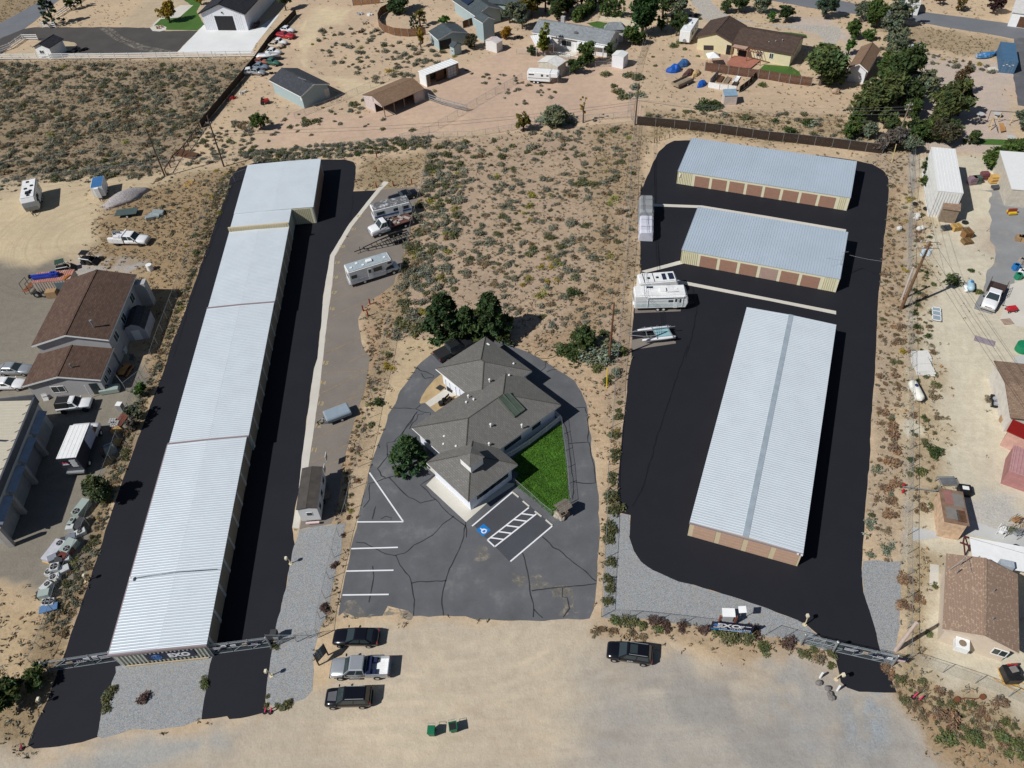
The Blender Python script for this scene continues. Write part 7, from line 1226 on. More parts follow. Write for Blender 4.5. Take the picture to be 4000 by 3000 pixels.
pole('F','big brown utility pole with two pale transformers right of the storage lot',tp(3,1,1150,1230),tp(3,1,1403,650),arms=((.99,2.4),(.91,3.0)),r0=.24,r1=.15,m=mat('big_brown_pole',(.17,.095,.05),.9,var=.3),trans=2,rz=R(-8))
pole('G','pale cut off pole stub beside the big brown utility pole',tp(3,1,1155,1150),tp(3,1,1257,872),r0=.16,r1=.14,m=mat('pale_pink_wood',(.55,.44,.38),.85,var=.15)); pole('H','leaning grey brown utility pole between the tall trees and the slatted fence',tp(3,0,1105,1235),tp(3,0,1232,885),arms=((.93,1.0),(.82,1.0)),m=GREYW)
pole('I','utility pole with a transformer beside the gravel yard at the top right',tp(3,0,1195,610),tp(3,0,1272,368),arms=((.88,2.2),(.72,1.2)),trans=1); pole('J','thick pale pink pole stub at the right end of the right gate',tp(3,3,872,855),tp(3,3,1012,668),r0=.22,r1=.16,m=mat('pale_pink_wood',(.55,.44,.38),.85,var=.15))
WIRE=mat('dark_cable',(.03,.03,.033),.6); WIREP=mat('pale_cable',(.35,.35,.36),.5,.3); wn=0
def wire(a,b,label,sag=.7,r=.02,m=None):
    pts=[]; a=Vector(a); b=Vector(b)
    for i in range(13): f=i/12; p=a.lerp(b,f); p.z-=4*sag*f*(1-f); pts.append(tuple(p-a))
    o=M().tube(pts,r,4).bd('overhead_wire',m or WIRE); o.location=a; return tag(o,label,'wire','overhead wires')
TT=TIPS; dn_=lambda k,z,x=0,y=0:TT[k]+Vector((x,y,-z))
wire(dn_('A',2.6),TT['A']+Vector((-90,-12,-1)),'upper pale wire running left from the pole by the broken fence',1.2,.022,WIREP); wire(dn_('A',2.6),dn_('B',3.0),'wire between the two dark poles at the back left',.4,.02,WIREP); wire(dn_('B',3.0),dn_('C',3.6),'upper wire across the dirt from the back left pole to the slatted fence pole',1.5); wire(dn_('B',3.6),dn_('C',4.1),'lower wire across the dirt from the back left pole to the slatted fence pole',1.6)
for i,(z_,x_,lb) in enumerate(((.6,-.3,'highest'),(1.2,.2,'second'),(2.0,.5,'third'),(3.6,0,'lowest and thickest'))): wire(dn_('C',3.4 if i==3 else 3.0+z_*.3,x_),dn_('H',.2+z_,0),lb+' wire from the slatted fence pole to the leaning grey pole',1.0,.026 if i==3 else .014,WIRE if i==3 else WIREP)
wire(dn_('C',3.6,-.4),dn_('D',.5,-.3),'left wire from the slatted fence pole to the reddish brown pole',.8); wire(dn_('C',3.6,.4),dn_('D',1.6,.3),'right wire from the slatted fence pole to the reddish brown pole',.9); wire(dn_('C',4.4,.9),dn_('D',3,1.2),'low wire along the lot fence from the slatted fence pole to the reddish brown pole',1.0)
for x_,lb in((-1.3,'left'),(0,'middle'),(1.3,'right')):
    wire(dn_('F',1.0,x_,0),dn_('H',1.0,x_*.3,0),lb+' wire from the big brown pole to the leaning grey pole',.8,.016); wire(dn_('F',1.0,x_,0),TT['F']+Vector((4+x_,-75,-3)),lb+' wire from the big brown pole toward the bottom right corner',1.6,.016); wire(dn_('I',1.2,x_*.7),dn_('H',.5,x_*.3),lb+' wire from the leaning grey pole to the transformer pole at the top right',.8,.014)
wire(dn_('F',3.5),g(tp(3,1,705,765),4.5),'thin dashed looking wire from the big brown pole to the storage roof mast',.5,.016,WIREP)
gm=M().cyl((0,0,0),tuple(t(2,2,825,195,2.6)-t(2,2,818,370)),.07,.07,6).bd('guy_marker',mat('bright_yellow_plastic',(.65,.45,.02),.5)); gm.location=t(2,2,818,370); tag(gm,'bright yellow guy wire marker below the reddish brown pole','guy marker')
gm=M().cyl((0,0,0),(.4,1.2,3.0),.06,.06,6).bd('guy_marker',mat('pale_yellow_plastic',(.6,.48,.2),.5)); gm.location=t(3,0,1068,1405); tag(gm,'pale yellow guy wire marker near the dark slatted fence','guy marker')
# ================================================================= SITE FURNITURE
GRNP=mat('green_bin_plastic',(.012,.16,.075),.45); PINKC=mat('pink_red_paint',(.62,.05,.13),.5); CRM=mat('cream_post_paint',(.68,.58,.38),.55)
def bin_(label,p,rz,lidopen):
    r=E('wheeled_bin',label,'bin',p,rz); b_=M(); b_.loft([[(-.26,-.3,.1),(.26,-.3,.1),(.26,.3,.1),(-.26,.3,.1)],[(-.36,-.4,1.02),(.36,-.4,1.02),(.36,.4,1.02),(-.36,.4,1.02)]])
    if lidopen: b_.f.pop()if False else None
    b_.bd('body',GRNP,r,.03);
    if not lidopen: M().loft([[(-.39,-.44,1.03),(.39,-.44,1.03),(.39,.42,1.03),(-.39,.42,1.03)],[(-.34,-.38,1.12),(.34,-.38,1.12),(.34,.36,1.12),(-.34,.36,1.12)]]).bd('lid',GRNP,r,.02)
    else: M().box(-.3,-.34,1.022,.3,.34,1.03).bd('dark_opening',DARK,r); M().box(-.38,.40,.25,.38,.46,1.05).bd('lid',GRNP,r,.02); rm=M(); rm.box(-.4,-.44,1.0,.4,-.38,1.06); rm.box(-.4,-.44,1.0,-.34,.44,1.06); rm.box(.34,-.44,1.0,.4,.44,1.06); rm.bd('rim',GRNP,r)
    for s in(1,-1): M().cyl((s*.3-.03,.34,.14),(s*.3+.03,.34,.14),.14,.14,10).bd('wheel',RUBBER,r)
    M().tube([(-.34,.46,1.05),(-.34,.6,1.08),(.34,.6,1.08),(.34,.46,1.05)],.02).bd('handle',STEEL,r)
bin_('green wheeled bin with a closed lid on the sand',t(1,3,1203,1425),R(-4),False); bin_('green wheeled bin standing open with its lid hanging behind',t(1,3,1350,1400),R(8),True)
a_,b_=t(1,3,430,958),t(1,3,493,888); d_=b_-a_; L_=d_.length; r=E('notice_sign','dark teal lettered sign on two black posts beside the gravel','sign',a_,math.atan2(d_.y,d_.x)); [M().box(x_-.06,-.06,0,x_+.06,.06,2.5).bd('post',BLACKM,r) for x_ in(0,L_)]; pn=M().box(.06,-.05,.75,L_-.06,.02,2.5).bd('sign_board',mat('dark_teal_board',(.02,.055,.08),.5),r)
PT=mat('pale_grey_lettering',(.30,.36,.40),.6)
for i,(s_,k_) in enumerate((('Parking for',1),('Office and',1),('Storage Only',1),('No Overnight',.9),('Towed at Owners',.85))): pass
for i in range(6): [M().box(.25+j*.32+.05*(i%2),-.065,2.25-i*.25,.25+j*.32+.22,-.05,2.35-i*.25).bd('lettering_mark',PT,pn) for j in range(int((L_-.5)/.32))]
a_,b_=(2772,2462),(2902,2476); A_,B_=g(a_,0.0),g(b_,0.0); d_=B_-A_; d_.z=0; L_=4.2; r=E('banner_sign','navy storage sign with white EXO lettering among shrubs at the right fence','sign',A_,math.atan2(d_.y,d_.x)); pn=M().box(0,-.06,.25,L_,.02,1.95).bd('sign_board',SBLUE,r); M().box(.04,-.07,.5,L_*.98,-.055,.72).bd('blue_band',mat('bright_blue_band',(.03,.20,.50),.5),pn)
text('sign_lettering','EXO',.95,SWHITE,pn,(1.75,-.075,1.45),(PI/2,0,0),.006,1.25,.03); globe(pn,.5,-.075,1.45,.24,LOGOB); text('sign_phone','775-352-9306',.34,SWHITE,pn,(2.95,-.075,.88),(PI/2,0,0),.004,1.1); text('sign_address','EXOSelfStorage.com',.32,SWHITE,pn,(2.4,-.082,.56),(PI/2,0,0),.004,1.15); [M().box(x0,-.075,z0,x1,-.062,z0+.09).bd('lettering_mark',SWHITE,pn) for x0,x1,z0 in((.25,.9,.9),(.98,1.6,.9),(2.85,3.3,1.62),(3.4,3.95,1.6),(2.85,3.2,1.38),(2.85,3.1,1.18))]; [M().box(x_-.06,.02,0,x_+.06,.14,1.9).bd('post',GREYW,r) for x_ in(.1,L_-.1)]
r=E('drinks_cabinet','white topped cabinet on reddish posts behind the navy banner sign','cabinet',t(2,3,1460,655),R(-6)); M().box(-.55,-.35,.5,.55,.35,1.7).bd('cabinet',mat('pale_grey_cabinet',(.55,.55,.56),.5),r,.03); M().slab([(-.65,-.45,1.7),(.65,-.45,1.7),(.65,.45,1.85),(-.65,.45,1.85)],.06).bd('lid',WHITE,r); [M().box(x_-.1,-.4,0,x_+.1,-.2,1.6).bd('post',mat('redwood_post',(.24,.085,.055),.8),r) for x_ in(-.8,.8)]
r=E('solar_lamp','small white panel on a thin pole behind the banner sign','lamp',t(2,3,1545,655)); M().cyl((0,0,0),(0,0,2.4),.035).bd('post',STEEL,r); M().slab([(-.4,-.3,2.3),(.4,-.3,2.3),(.4,.3,2.6),(-.4,.3,2.6)],.04).bd('panel',WHITE,r)
def callbox(label,base,top):
    b=g(base); h=max(1.1,min(1.5,hgt(base,top))); d=g(top,h)-b; d.z=0; d=d.normalized()*min(d.length,.7); r=E('keypad_post',label,'keypad',b); M().cyl((0,0,0),(0,0,.06),.22,.22,12).bd('base_plate',CRM,r); M().tube([(0,0,0),(0,0,.75),(d.x*.5,d.y*.5,h),(d.x,d.y,h)],.055,7).bd('post',CRM,r); M().cbox(d.x,d.y,h+.05,.28,.34,.36).bd('keypad_box',mat('ivory_box',(.72,.66,.5),.5),r,.03)
callbox('cream keypad post on the left gravel inside the gate, nearer the parking lot',tp(1,3,237,265),tp(1,3,205,230)); callbox('cream keypad post on the gravel outside the left gates near the bottom',tp(1,3,105,1030),tp(1,3,67,1000)); callbox('cream keypad post on the gravel inside the right gate',tp(3,3,250,682),tp(3,3,270,622)); callbox('cream keypad post between two white bollards at the right gate',tp(3,3,465,1055),tp(3,3,515,1025)); callbox('cream keypad post in weeds by the air conditioner scrap fence',tp(0,3,590,385),tp(0,3,573,348)); callbox('cream keypad post at the bottom left beside the asphalt',tp(0,3,270,1225),tp(0,3,263,1190))
for (x,y),lb in(((355,1042),'upper white bollard left of the right gate drive'),((472,1130),'lower white bollard left of the right gate drive')): o=M().cyl((0,0,0),(0,0,1.05),.11,.11,10).bd('bollard',WHITE); o.location=t(3,3,x,y); tag(o,lb,'bollard')
RP=mat('red_post_paint',(.30,.045,.02),.6)
for c,r_,x,y,lb in((1,0,1045,1362,'farthest red post in the grass right of the long storage building'),(1,0,1045,1488,'red post in the middle of the grass right of the long storage building'),(1,0,1042,1622,'red post at the top end of the concrete gutter'),(1,0,1188,1608,'middle red post above the top parking stall'),(1,0,1347,1592,'red post nearest the fence above the top parking stall'),(1,1,985,1192,'rightmost red post at the dirt notch of the striped strip'),(1,1,927,1250,'leftmost red post at the dirt notch of the striped strip'),(1,1,968,1295,'lowest red post at the dirt notch of the striped strip')):
    o=M().cyl((0,0,0),(0,0,1.1),.11,.11,8).bd('red_post',RP); o.location=t(c,r_,x,y); tag(o,lb,'post')
for x,y in((1230,1235),(1272,1218),(1320,1205),(1360,1195)): o=M().box(-.05,-.05,0,.05,.05,.9).bd('timber_post',BROWNW); o.location=t(2,0,x,y); tag(o,'short brown timber post in dry grass behind the slatted fence corner','post','short timber posts')
for i,((x0,y0),(x1,y1)) in enumerate((((0,1265),(60,1315)),((92,1345),(152,1395)),((195,1433),(258,1482)),((290,1507),(352,1560)))):
    a_,b_=t(2,2,x0,y0),t(2,2,x1,y1); d_=b_-a_; o=M().prof([(-d_.length/2,0),(d_.length/2,0),(d_.length/2-.05,.13),(-d_.length/2+.05,.13)],-.08,.08).bd('wheel_stop',CONC); o.location=(a_+b_)/2; o.rotation_euler=(0,0,math.atan2(d_.y,d_.x)); tag(o,['first wheel stop from the office, nearest its corner','second wheel stop from the office','third wheel stop from the office','wheel stop farthest from the office, nearest the wishing well'][i],'wheel stop')
def conepost(label,c,r_,x,y,n=2):
    r=E('delineator_post',label,'road marker',t(c,r_,x,y)); M().cyl((0,0,0),(0,0,.08),.25,.25,8).bd('rubber_base',RUBBER,r); M().cyl((0,0,.08),(.25,.12,.8),.07,.06,8).bd('pink_tube',PINKC,r)
for i,(c,r_,x,y,lb) in enumerate(((1,3,62,1278,'left one of two pink delineators at the foot of the left gravel'),(1,3,100,1280,'right one of two pink delineators at the foot of the left gravel'),(3,3,990,1178,'left one of two pink delineators by the right gate weeds'),(3,3,1025,1200,'right one of two pink delineators by the right gate weeds'),(0,3,150,1530,'lone red delineator at the bottom left drive'))): conepost(lb,c,r_,x,y)
for x,y,lb in((1165,1222,'upper red hydrant valve by the right fence'),(1160,1272,'lower red hydrant valve by the right fence')): o=M().cyl((0,0,0),(0,0,.7),.1).cyl((-.2,0,.5),(.2,0,.5),.07).bd('hydrant_valve',mat('bright_red_valve',(.5,.02,.03),.5)); o.location=t(3,2,x,y); tag(o,lb,'valve')
r=E('wishing_well','grey timber wishing well with a shingled roof at the lawn corner','wishing well',t(2,2,440,1460),R(30)); w_=M(); w_.box(-.6,-.6,0,.6,-.5,.8); w_.box(-.6,.5,0,.6,.6,.8); w_.box(-.6,-.5,0,-.5,.5,.8); w_.box(.5,-.5,0,.6,.5,.8); w_.bd('box',mat('brown_grey_wood',(.2,.15,.11),.9,var=.25),r); [M().box(x_-.05,-.05,.8,x_+.05,.05,2.0).bd('post',GREYW,r) for x_ in(-.5,.5)]; rf=M(); rf.slab([(-.85,-.7,1.7),(.85,-.7,1.7),(.85,0,2.2),(-.85,0,2.2)],.05); rf.slab([(.85,.7,1.7),(-.85,.7,1.7),(-.85,0,2.2),(.85,0,2.2)],.05); rf.bd('roof',shingle('weathered_shakes',(.17,.145,.12),(.26,.23,.19),.3,.2),r)
ROCK=mat('pale_rock',(.42,.37,.30),.95,var=.25,sc=2)
def rock(p,s,label,group='garden rocks',m=None):
    mb=M().sph((0,0,.3*s),.5*s,.42*s,.36*s,7,5); mb.v=[tuple(c*ru(.85,1.15) for c in q) for q in mb.v]; o=mb.bd('rock',m or ROCK); o.location=p; tag(o,label,'rock',group)
for x,y in((380,1480),(400,1490),(410,1470),(390,1455),(430,1500)): rock(t(2,2,x,y),ru(.6,1),'pale rock piled at the foot of the wishing well')
for x,y in((405,1120),(420,1160),(430,1185),(345,1085)): rock(t(3,3,x,y),.7,'small grey rock left of the right gate drive','rocks by the right drive',mat('grey_rock',(.2,.18,.17),.9))
for x,y in((1290,440),(1275,460),(1300,550),(1330,545),(1130,548),(1285,430)): rock(t(3,1,x,y),1.0,'pale boulder beside the grey fence strip at right','boulders by the right fence',mat('white_rock',(.62,.60,.56),.9))
for a_,lb in((TL(1,2,1550,368,1590,337,1637,362,1595,393),'left of two dark doormats on the office patio'),(TL(1,2,1628,375,1660,347,1705,375,1695,412),'right of two dark doormats on the office patio')):
    o=sheet('doormat',a_,.022,mat('dark_mat',(.035,.032,.03),.9),0,kind=None); tag(o,lb,'doormat')
r=E('garden_bench','dark slatted bench on the office patio','bench',t(1,2,1660,490),R(52)); b_=M(); [b_.box(-.7,-.25+i*.14,.43,.7,-.14+i*.14,.47) for i in range(4)]; [b_.box(-.7,.28,.6+i*.14,.7,.32,.7+i*.14) for i in range(3)]; b_.bd('slats',mat('very_dark_wood',(.03,.02,.017),.8),r); [M().box(x_,-.25,0,x_+.06,.3,.43).bd('leg',BLACKM,r) for x_ in(-.65,.6)]
for x,y,lb in((1600,515,'left dark pot beside the patio bench'),(1630,490,'right dark pot beside the patio bench')): o=M().cyl((0,0,0),(0,0,.6),.28,.36,12).bd('plant_pot',mat('dark_pot',(.02,.018,.017),.6)); o.location=t(1,2,x,y); tag(o,lb,'pot')
o=M().tube([(1.6*cos(q*.3),.9*sin(q*.3),.05+.02*sin(q)) for q in range(22)],.03,5).bd('hose',mat('dark_hose',(.04,.04,.04),.6)); o.location=t(2,2,293,75); tag(o,'loop of dark hose lying on the sand behind the office','hose')
ACG=mat('pale_green_metal',(.40,.47,.43),.5,.2,var=.06); ACW=mat('off_white_metal',(.62,.63,.62),.5,.1,var=.08); ACD=mat('dark_scrap_metal',(.07,.07,.075),.6,.3,var=.2); ACR=mat('dark_red_metal',(.13,.03,.022),.6)
def zz(x,y): return (100+x*320/1130,1950+y*470/1659)
def ac(label,x,y,rz,lx,ly,h,m,fan=None,pal=False):
    r=E('air_conditioner',label,'air conditioner',g(zz(x,y)),R(rz)); M().box(-lx/2,-ly/2,.1,lx/2,ly/2,h).bd('case',m,r,.02)
    if fan:
        fx,fy,fr=fan; M().cyl((fx,fy,h-.01),(fx,fy,h+.03),fr,fr,16).bd('fan_opening',mat('black_fan_hole',(.01,.01,.01),.6),r); f_=M(); [f_.cbox(fx+.5*fr*cos(q*PI/2),fy+.5*fr*sin(q*PI/2),h+.045,fr*.8,fr*.3,.015,q*PI/2) for q in range(4)]; f_.cyl((fx,fy,h+.03),(fx,fy,h+.08),fr*.22); f_.bd('fan',mat('grey_fan',(.2,.2,.21),.5),r)
    if pal: M().box(-lx/2-.1,-ly/2-.1,0,lx/2+.1,ly/2+.1,.12).bd('pallet',PINEW,r)
ac('long pale green air conditioner at the top of the scrap row under the bush',800,160,72,2.3,1.1,1.0,ACG,(-.75,.0,.42)); ac('pale green air conditioner in the middle of the scrap row above a red box',635,690,68,1.8,1.3,1.0,ACG,(-.45,-.2,.38)); ac('white air conditioner crated in yellow timber at the left of the scrap row',420,740,72,2.8,1.35,.75,mat('pale_lilac_metal',(.52,.52,.56),.5),(.95,-.15,.36),True)
ac('round fan unit upright below the crated white one',440,985,10,1.0,1.0,.95,ACW,(0,0,.42)); ac('small round fan unit left of the upright one',350,1040,-10,.75,.75,.7,ACW,(0,0,.33)); ac('white fan unit tilted toward the fence right of the upright one',555,990,30,1.1,.9,.6,ACW); ac('tapered fan unit below the upright one',430,1105,20,1.1,.8,.7,ACW,(-.15,0,.33)); ac('left of two small round fans near the blue sheet',300,1440,10,.85,.85,.5,ACW,(0,0,.38)); ac('right of two small round fans near the blue sheet',360,1440,10,.85,.85,.5,ACW,(0,0,.38)); ac('open topped pale box in the lower scrap row',325,1240,60,1.2,.9,.9,ACW,(.2,0,.3)); ac('grey green control box with louvres in the lower scrap row',300,1345,10,1.2,.9,1.0,ACG); ac('dark framed scrap box left of the louvred control box',225,1340,30,.7,1.0,.6,ACD); ac('dark open case below the long green unit',775,380,75,1.6,1.0,.9,ACD); ac('upright case with two round holes in the upper scrap row',670,370,80,1.2,.6,1.0,ACG,(.25,0,.2)); ac('white framed open case left in the upper scrap row',655,440,5,.9,.7,1.0,ACW); ac('curved white casing against the fence in the upper scrap row',775,480,30,1.2,.8,.6,ACW,(0,0,.3)); ac('shiny tangled duct unit in the middle scrap row',650,560,20,1.1,.9,.7,mat('shiny_duct',(.55,.57,.6),.25,.7)); ac('small dark open case left in the middle scrap row',560,585,10,.9,.7,.6,ACD); ac('dark red cabinet on its side against the fence',590,780,72,1.6,1.0,.9,ACR); ac('curved grey duct leaning below the timber crate',405,850,30,1.0,.9,.8,mat('grey_blue_duct',(.36,.38,.43),.4,.4)); ac('dark cabinet beside the yellow flowered bush',500,885,20,.9,.9,.9,ACD); ac('white panel case above the yellow flowered bush',580,855,20,.9,.7,.7,ACW); ac('beige rounded casing in the lower scrap row',390,1165,40,1.0,.7,.6,mat('beige_metal',(.55,.5,.42),.5))
o=M().cbox(0,0,.35,1.9,.9,.1).cbox(0,.3,.17,1.7,.3,.3).bd('blue_sheet',mat('pale_blue_sheet',(.12,.22,.40),.4)); o.location=g(zz(335,1520)); o.rotation_euler=(0,0,R(15)); tag(o,'pale blue metal sheet at the lowest end of the scrap row','metal sheet')
def pallet(label,p,rz,m=PINEW,n=1,group=None,lx=1.2,ly=1.0,tilt=0):
    r=E('pallet',label,'pallet',p,rz,group)
    for k in range(n):
        mb=M(); z_=k*.145
        for i in range(5): mb.box(-lx/2,-ly/2+i*ly*.225,z_+.115,lx/2,-ly/2+i*ly*.225+.11,z_+.14)
        for x_ in(-lx/2,-.05,lx/2-.1): mb.box(x_,-ly/2,z_,x_+.1,ly/2,z_+.114)
        mb.bd('slats',m,r)
    r.rotation_euler=(tilt,0,rz); return r
pallet('yellow pallet lying at the foot of the bush below the box truck',t(0,2,945,1005),R(62),lx=1.7); pallet('yellow pallet leaning by the fence beside the dark bin',t(0,2,1018,840),R(80),n=2); pallet('yellow pallet pile below the red rusty planks',t(0,2,1010,745),R(50),n=3)
def zt(x,y): return (230+x*270/2212,1640+y*200/1639)
r=E('hand_truck','dark red hand truck beside the box truck','hand truck',g(zt(1490,1150)),R(60)); mb=M(); [mb.tube([(x_,0,0),(x_,.2,1.4)],.04) for x_ in(-.25,.25)]; [mb.tube([(-.25,.06*i,.3*i),(.25,.06*i,.3*i)],.03) for i in range(1,5)]; mb.bd('frame',mat('dark_red_metal',(.13,.03,.022),.6),r); [M().cyl((s*.3-.04,0,.2),(s*.3+.04,0,.2),.2,.2,12).bd('wheel',RUBBER,r) for s in(1,-1)]
r=E('fan_unit','grey sloped cabinet with fittings on top beside the hand truck','cabinet',g(zt(1680,1000)),R(25)); M().loft([[(-.75,-.6,0),(.75,-.6,0),(.75,.6,0),(-.75,.6,0)],[(-.6,-.15,1.0),(.55,-.1,1.0),(.55,.55,1.0),(-.6,.5,1.0)]]).bd('cabinet',mat('grey_green_metal',(.26,.29,.28),.5,.2),r); tf=M(); [tf.cyl((-.3+.2*i,.2,1.0),(-.3+.2*i,.2,1.2),.06) for i in range(4)]; tf.bd('fittings',CHROME,r)
o=M(); [o.cbox(0,-.45+i*.3,.12,4.2,.26,.06) for i in range(4)]; [o.cbox(x_,0,.05,.1,1.2,.1) for x_ in(-1.8,0,1.8)]; o=o.bd('rusty_planks',mat('rust_red_planks',(.17,.05,.03),.85,var=.3)); o.location=t(0,2,1048,650); o.rotation_euler=(0,0,R(76)); tag(o,'stack of rust red planks along the left fence','planks')
r=E('water_heater','white topped heater cabinet standing at the end of the rust red planks','cabinet',t(0,2,1058,560),R(-10)); M().box(-.35,-.35,0,.35,.35,1.3).bd('cabinet',mat('grey_cabinet',(.3,.3,.3),.6),r); M().box(-.38,-.38,1.3,.38,.38,1.36).bd('lid',WHITE,r)
for i,(x,y) in enumerate(((975,660),(1000,680),(985,690))): o=M(); [o.cbox(-.3+.3*a_,-.3+.3*b_,.15,.24,.24,.3) for a_ in range(3) for b_ in range(3)]; o=o.bd('concrete_blocks',mat('pale_grey_block',(.42,.41,.40),.9)); o.location=t(0,2,x,y); tag(o,'pale concrete blocks stacked beside the rust red planks','blocks','concrete block stacks')
r=E('compressor','green grey machine with pipes in front of the brown roofed house','machine',t(0,2,960,395),R(8)); M().box(-1.3,-.6,.1,1.3,.6,.8).bd('case',ACG,r,.03); p_=M(); [p_.tube([(-1.2+.2*i,-.3,.8),(-1.1+.2*i,.2,1.2),(-.8+.2*i,.4,.8)],.04) for i in range(5)]; p_.bd('pipes',DARK,r)
r=E('picnic_table','orange picnic table in the shade beside the brown roofed house','table',t(0,2,1090,235),R(80)); OR=mat('orange_stained_wood',(.52,.23,.07),.7,var=.15); M().box(-1.1,-.4,.72,1.1,.4,.78).bd('table_top',OR,r); [M().box(-1.1,y_-.14,.42,1.1,y_+.14,.46).bd('bench_seat',OR,r) for y_ in(-.75,.75)]; [M().box(x_-.05,-.8,0,x_+.05,.8,.7).bd('leg_frame',BROWNW,r) for x_ in(-.8,.8)]
o=M(); o.box(-.35,-.35,.42,.35,.35,.48); o.box(-.35,.3,.48,.35,.36,1.0); [o.box(x_,y_,0,x_+.04,y_+.04,.42) for x_ in(-.33,.29) for y_ in(-.33,.29)]; o=o.bd('patio_chair',mat('dark_grey_mesh',(.12,.12,.13),.6)); o.location=t(0,2,1150,130); tag(o,'dark patio chair above the orange picnic table','chair')
o=M().cyl((0,0,0),(0,0,1.1),.5,.5,14).bd('water_tank',WHITE); o.location=t(0,1,1303,895); tag(o,'white cylindrical water tank on dry grass behind the brown roofed house','tank')
o=M().cbox(0,0,.5,.9,.9,1.0).bd('condenser_box',ACW,None,.03); o.location=t(0,1,1075,1610); tag(o,'pale square condenser box beside the house wall','condenser')
r=E('sandwich_board','white folding sign board in front of the brown roofed house','sign',t(0,2,405,460),R(10)); [M().slab([(-.35,s*.35,0),(.35,s*.35,0),(.35,s*.05,1.0),(-.35,s*.05,1.0)],.03).bd('sign_leaf',WHITE,r) for s in(1,-1)]; M().tube([(-.25,-.22,.65),(.25,-.22,.65)],.03).bd('sign_lettering',mat('sign_dark_text',(.1,.1,.12),.6),r)
hp_=M(); n=16; rings=[]
for k,(rr,z_) in enumerate(((1,0),(.75,.6),(.45,1.15),(.15,1.5))): rings.append([(4.6*rr*cos(2*PI*i/n)*(1+.15*sin(3*i+k)),2.2*rr*sin(2*PI*i/n)*(1+.12*cos(2*i+k)),z_-.02) for i in range(n)])
o=hp_.loft(rings).bd('gravel_heap',gravmat('grey_lilac_gravel',ph(176,170,172),9),None,0,True); o.location=t(0,1,1090,275); o.rotation_euler=(0,0,R(40)); tag(o,'long heap of grey gravel on the sandy yard at left','gravel heap')
r=pallet('pale timber crate lid lying in dry grass above the asphalt corner',t(0,1,1632,150),R(80),lx=2.0,ly=1.3)
r=E('gate_stack','brown timber hurdles stacked on the slope by the broken fence','hurdles',t(0,0,1620,1345),R(-28)); mb=M(); [mb.box(-2.4,-.9+.22*i,.1+.05*i,2.4,-.78+.22*i,.3+.05*i) for i in range(8)]; [mb.box(x_,-.9,.0,x_+.12,.8,.5) for x_ in(-2,0,2)]; mb.bd('timbers',BROWNW,r)
GPL=mat('grey_pallet_wood',ph(150,128,100),.9,var=.25,sc=4); RUSTP=mat('brown_crate_wood',ph(150,112,70),.9,var=.25,sc=4); DGP=mat('dark_grey_pallet',ph(80,84,90),.8,var=.2)
for (x,y,n,m_,rz,lb) in ((1540,540,3,DGP,5,'dark grey plastic pallet stack left of the pallet piles'),(1620,545,6,PINEW,8,'orange tinted pallet stack with a grey top'),(1710,560,3,GPL,5,'grey pallet stack behind the brown crates'),(1710,610,8,RUSTP,8,'tall brown pallet stack near the tyre'),(1712,660,4,mat('straw_crate',ph(150,118,78),.9,var=.2),6,'lowest woven looking pallet stack'),(1560,470,2,GPL,-8,'grey pallets leaning at the lean-to shed'),(2065,1345,1,mat('pinkish_pallet',ph(188,158,136),.85),3,'single pinkish pallet on the slab by the red machine'),(1985,395-0,0,PINEW,0,'')):
    if n: pallet(lb,t(3,1,x,y),R(rz),m_,n,lx=1.4,ly=1.15)
for c,r_,x,y,m_,lb in((3,1,1755,150,mat('purple_grey_sacks',(.24,.16,.19),.8,var=.3),'purple grey stack of wrapped roof tiles by the white building'),(3,1,1790,145,mat('dark_green_sacks',(.07,.12,.09),.8,var=.3),'dark green stack of wrapped roof tiles'),(3,1,1858,110,mat('dark_red_sacks',(.17,.06,.07),.8,var=.3),'dark red stack of wrapped roof tiles'),(3,1,1940,140,PINEW,'tan timber crate pile right of the dark red stack'),(3,1,2100,410,mat('bright_yellow_bags',(.72,.50,.02),.6,var=.15),'bright yellow bags on a pallet on the grey drive'),(3,1,1965,195,DGP,'low dark stack of flat sheets on the drive edge')):
    r=E('pallet_stack',lb,'pallet stack',t(c,r_,x,y),R(random.randint(-8,8))); h_=.35 if 'low' in lb else .8 if 'yellow' in lb else 1.2; b_=M(); k_=6
    for i in range(k_): b_.cbox(ru(-.05,.05),ru(-.05,.05),.15+(i+.5)*h_/k_,1.25+ru(-.1,.1),1.05+ru(-.1,.1),h_/k_*.9,ru(-.05,.05))
    b_.bd('load',m_,r); M().box(-.6,-.5,0,.6,.5,.14).bd('pallet_base',GREYW,r)
    if 'yellow' in lb: M().box(-.68,-.12,.1,.68,.12,.99).bd('strap',mat('brown_red_strap',(.25,.04,.03),.6),r)
for c,r_,x,y,rr,lb in((3,1,1700,490,.5,'black tyre lying beside the pallet piles'),(3,1,1362,372,.45,'left black tyre at the foot of the white building'),(3,1,1380,380,.45,'right black tyre at the foot of the white building'),(3,1,1270,330,.45,'black tyre by the yellow rabbitbrush at the fence'),(3,3,1690,160,.4,'small black tyre on the concrete slab at right')):
    mb=M(); mb.loft([[(cos(2*PI*i/14)*q,sin(2*PI*i/14)*q,z_) for i in range(14)] for q,z_ in((rr*.55,.02),(rr,.06),(rr,.26),(rr*.55,.28),(rr*.5,.15))]); o=mb.bd('tyre',RUBBER); o.location=t(c,r_,x,y); tag(o,lb,'tyre')
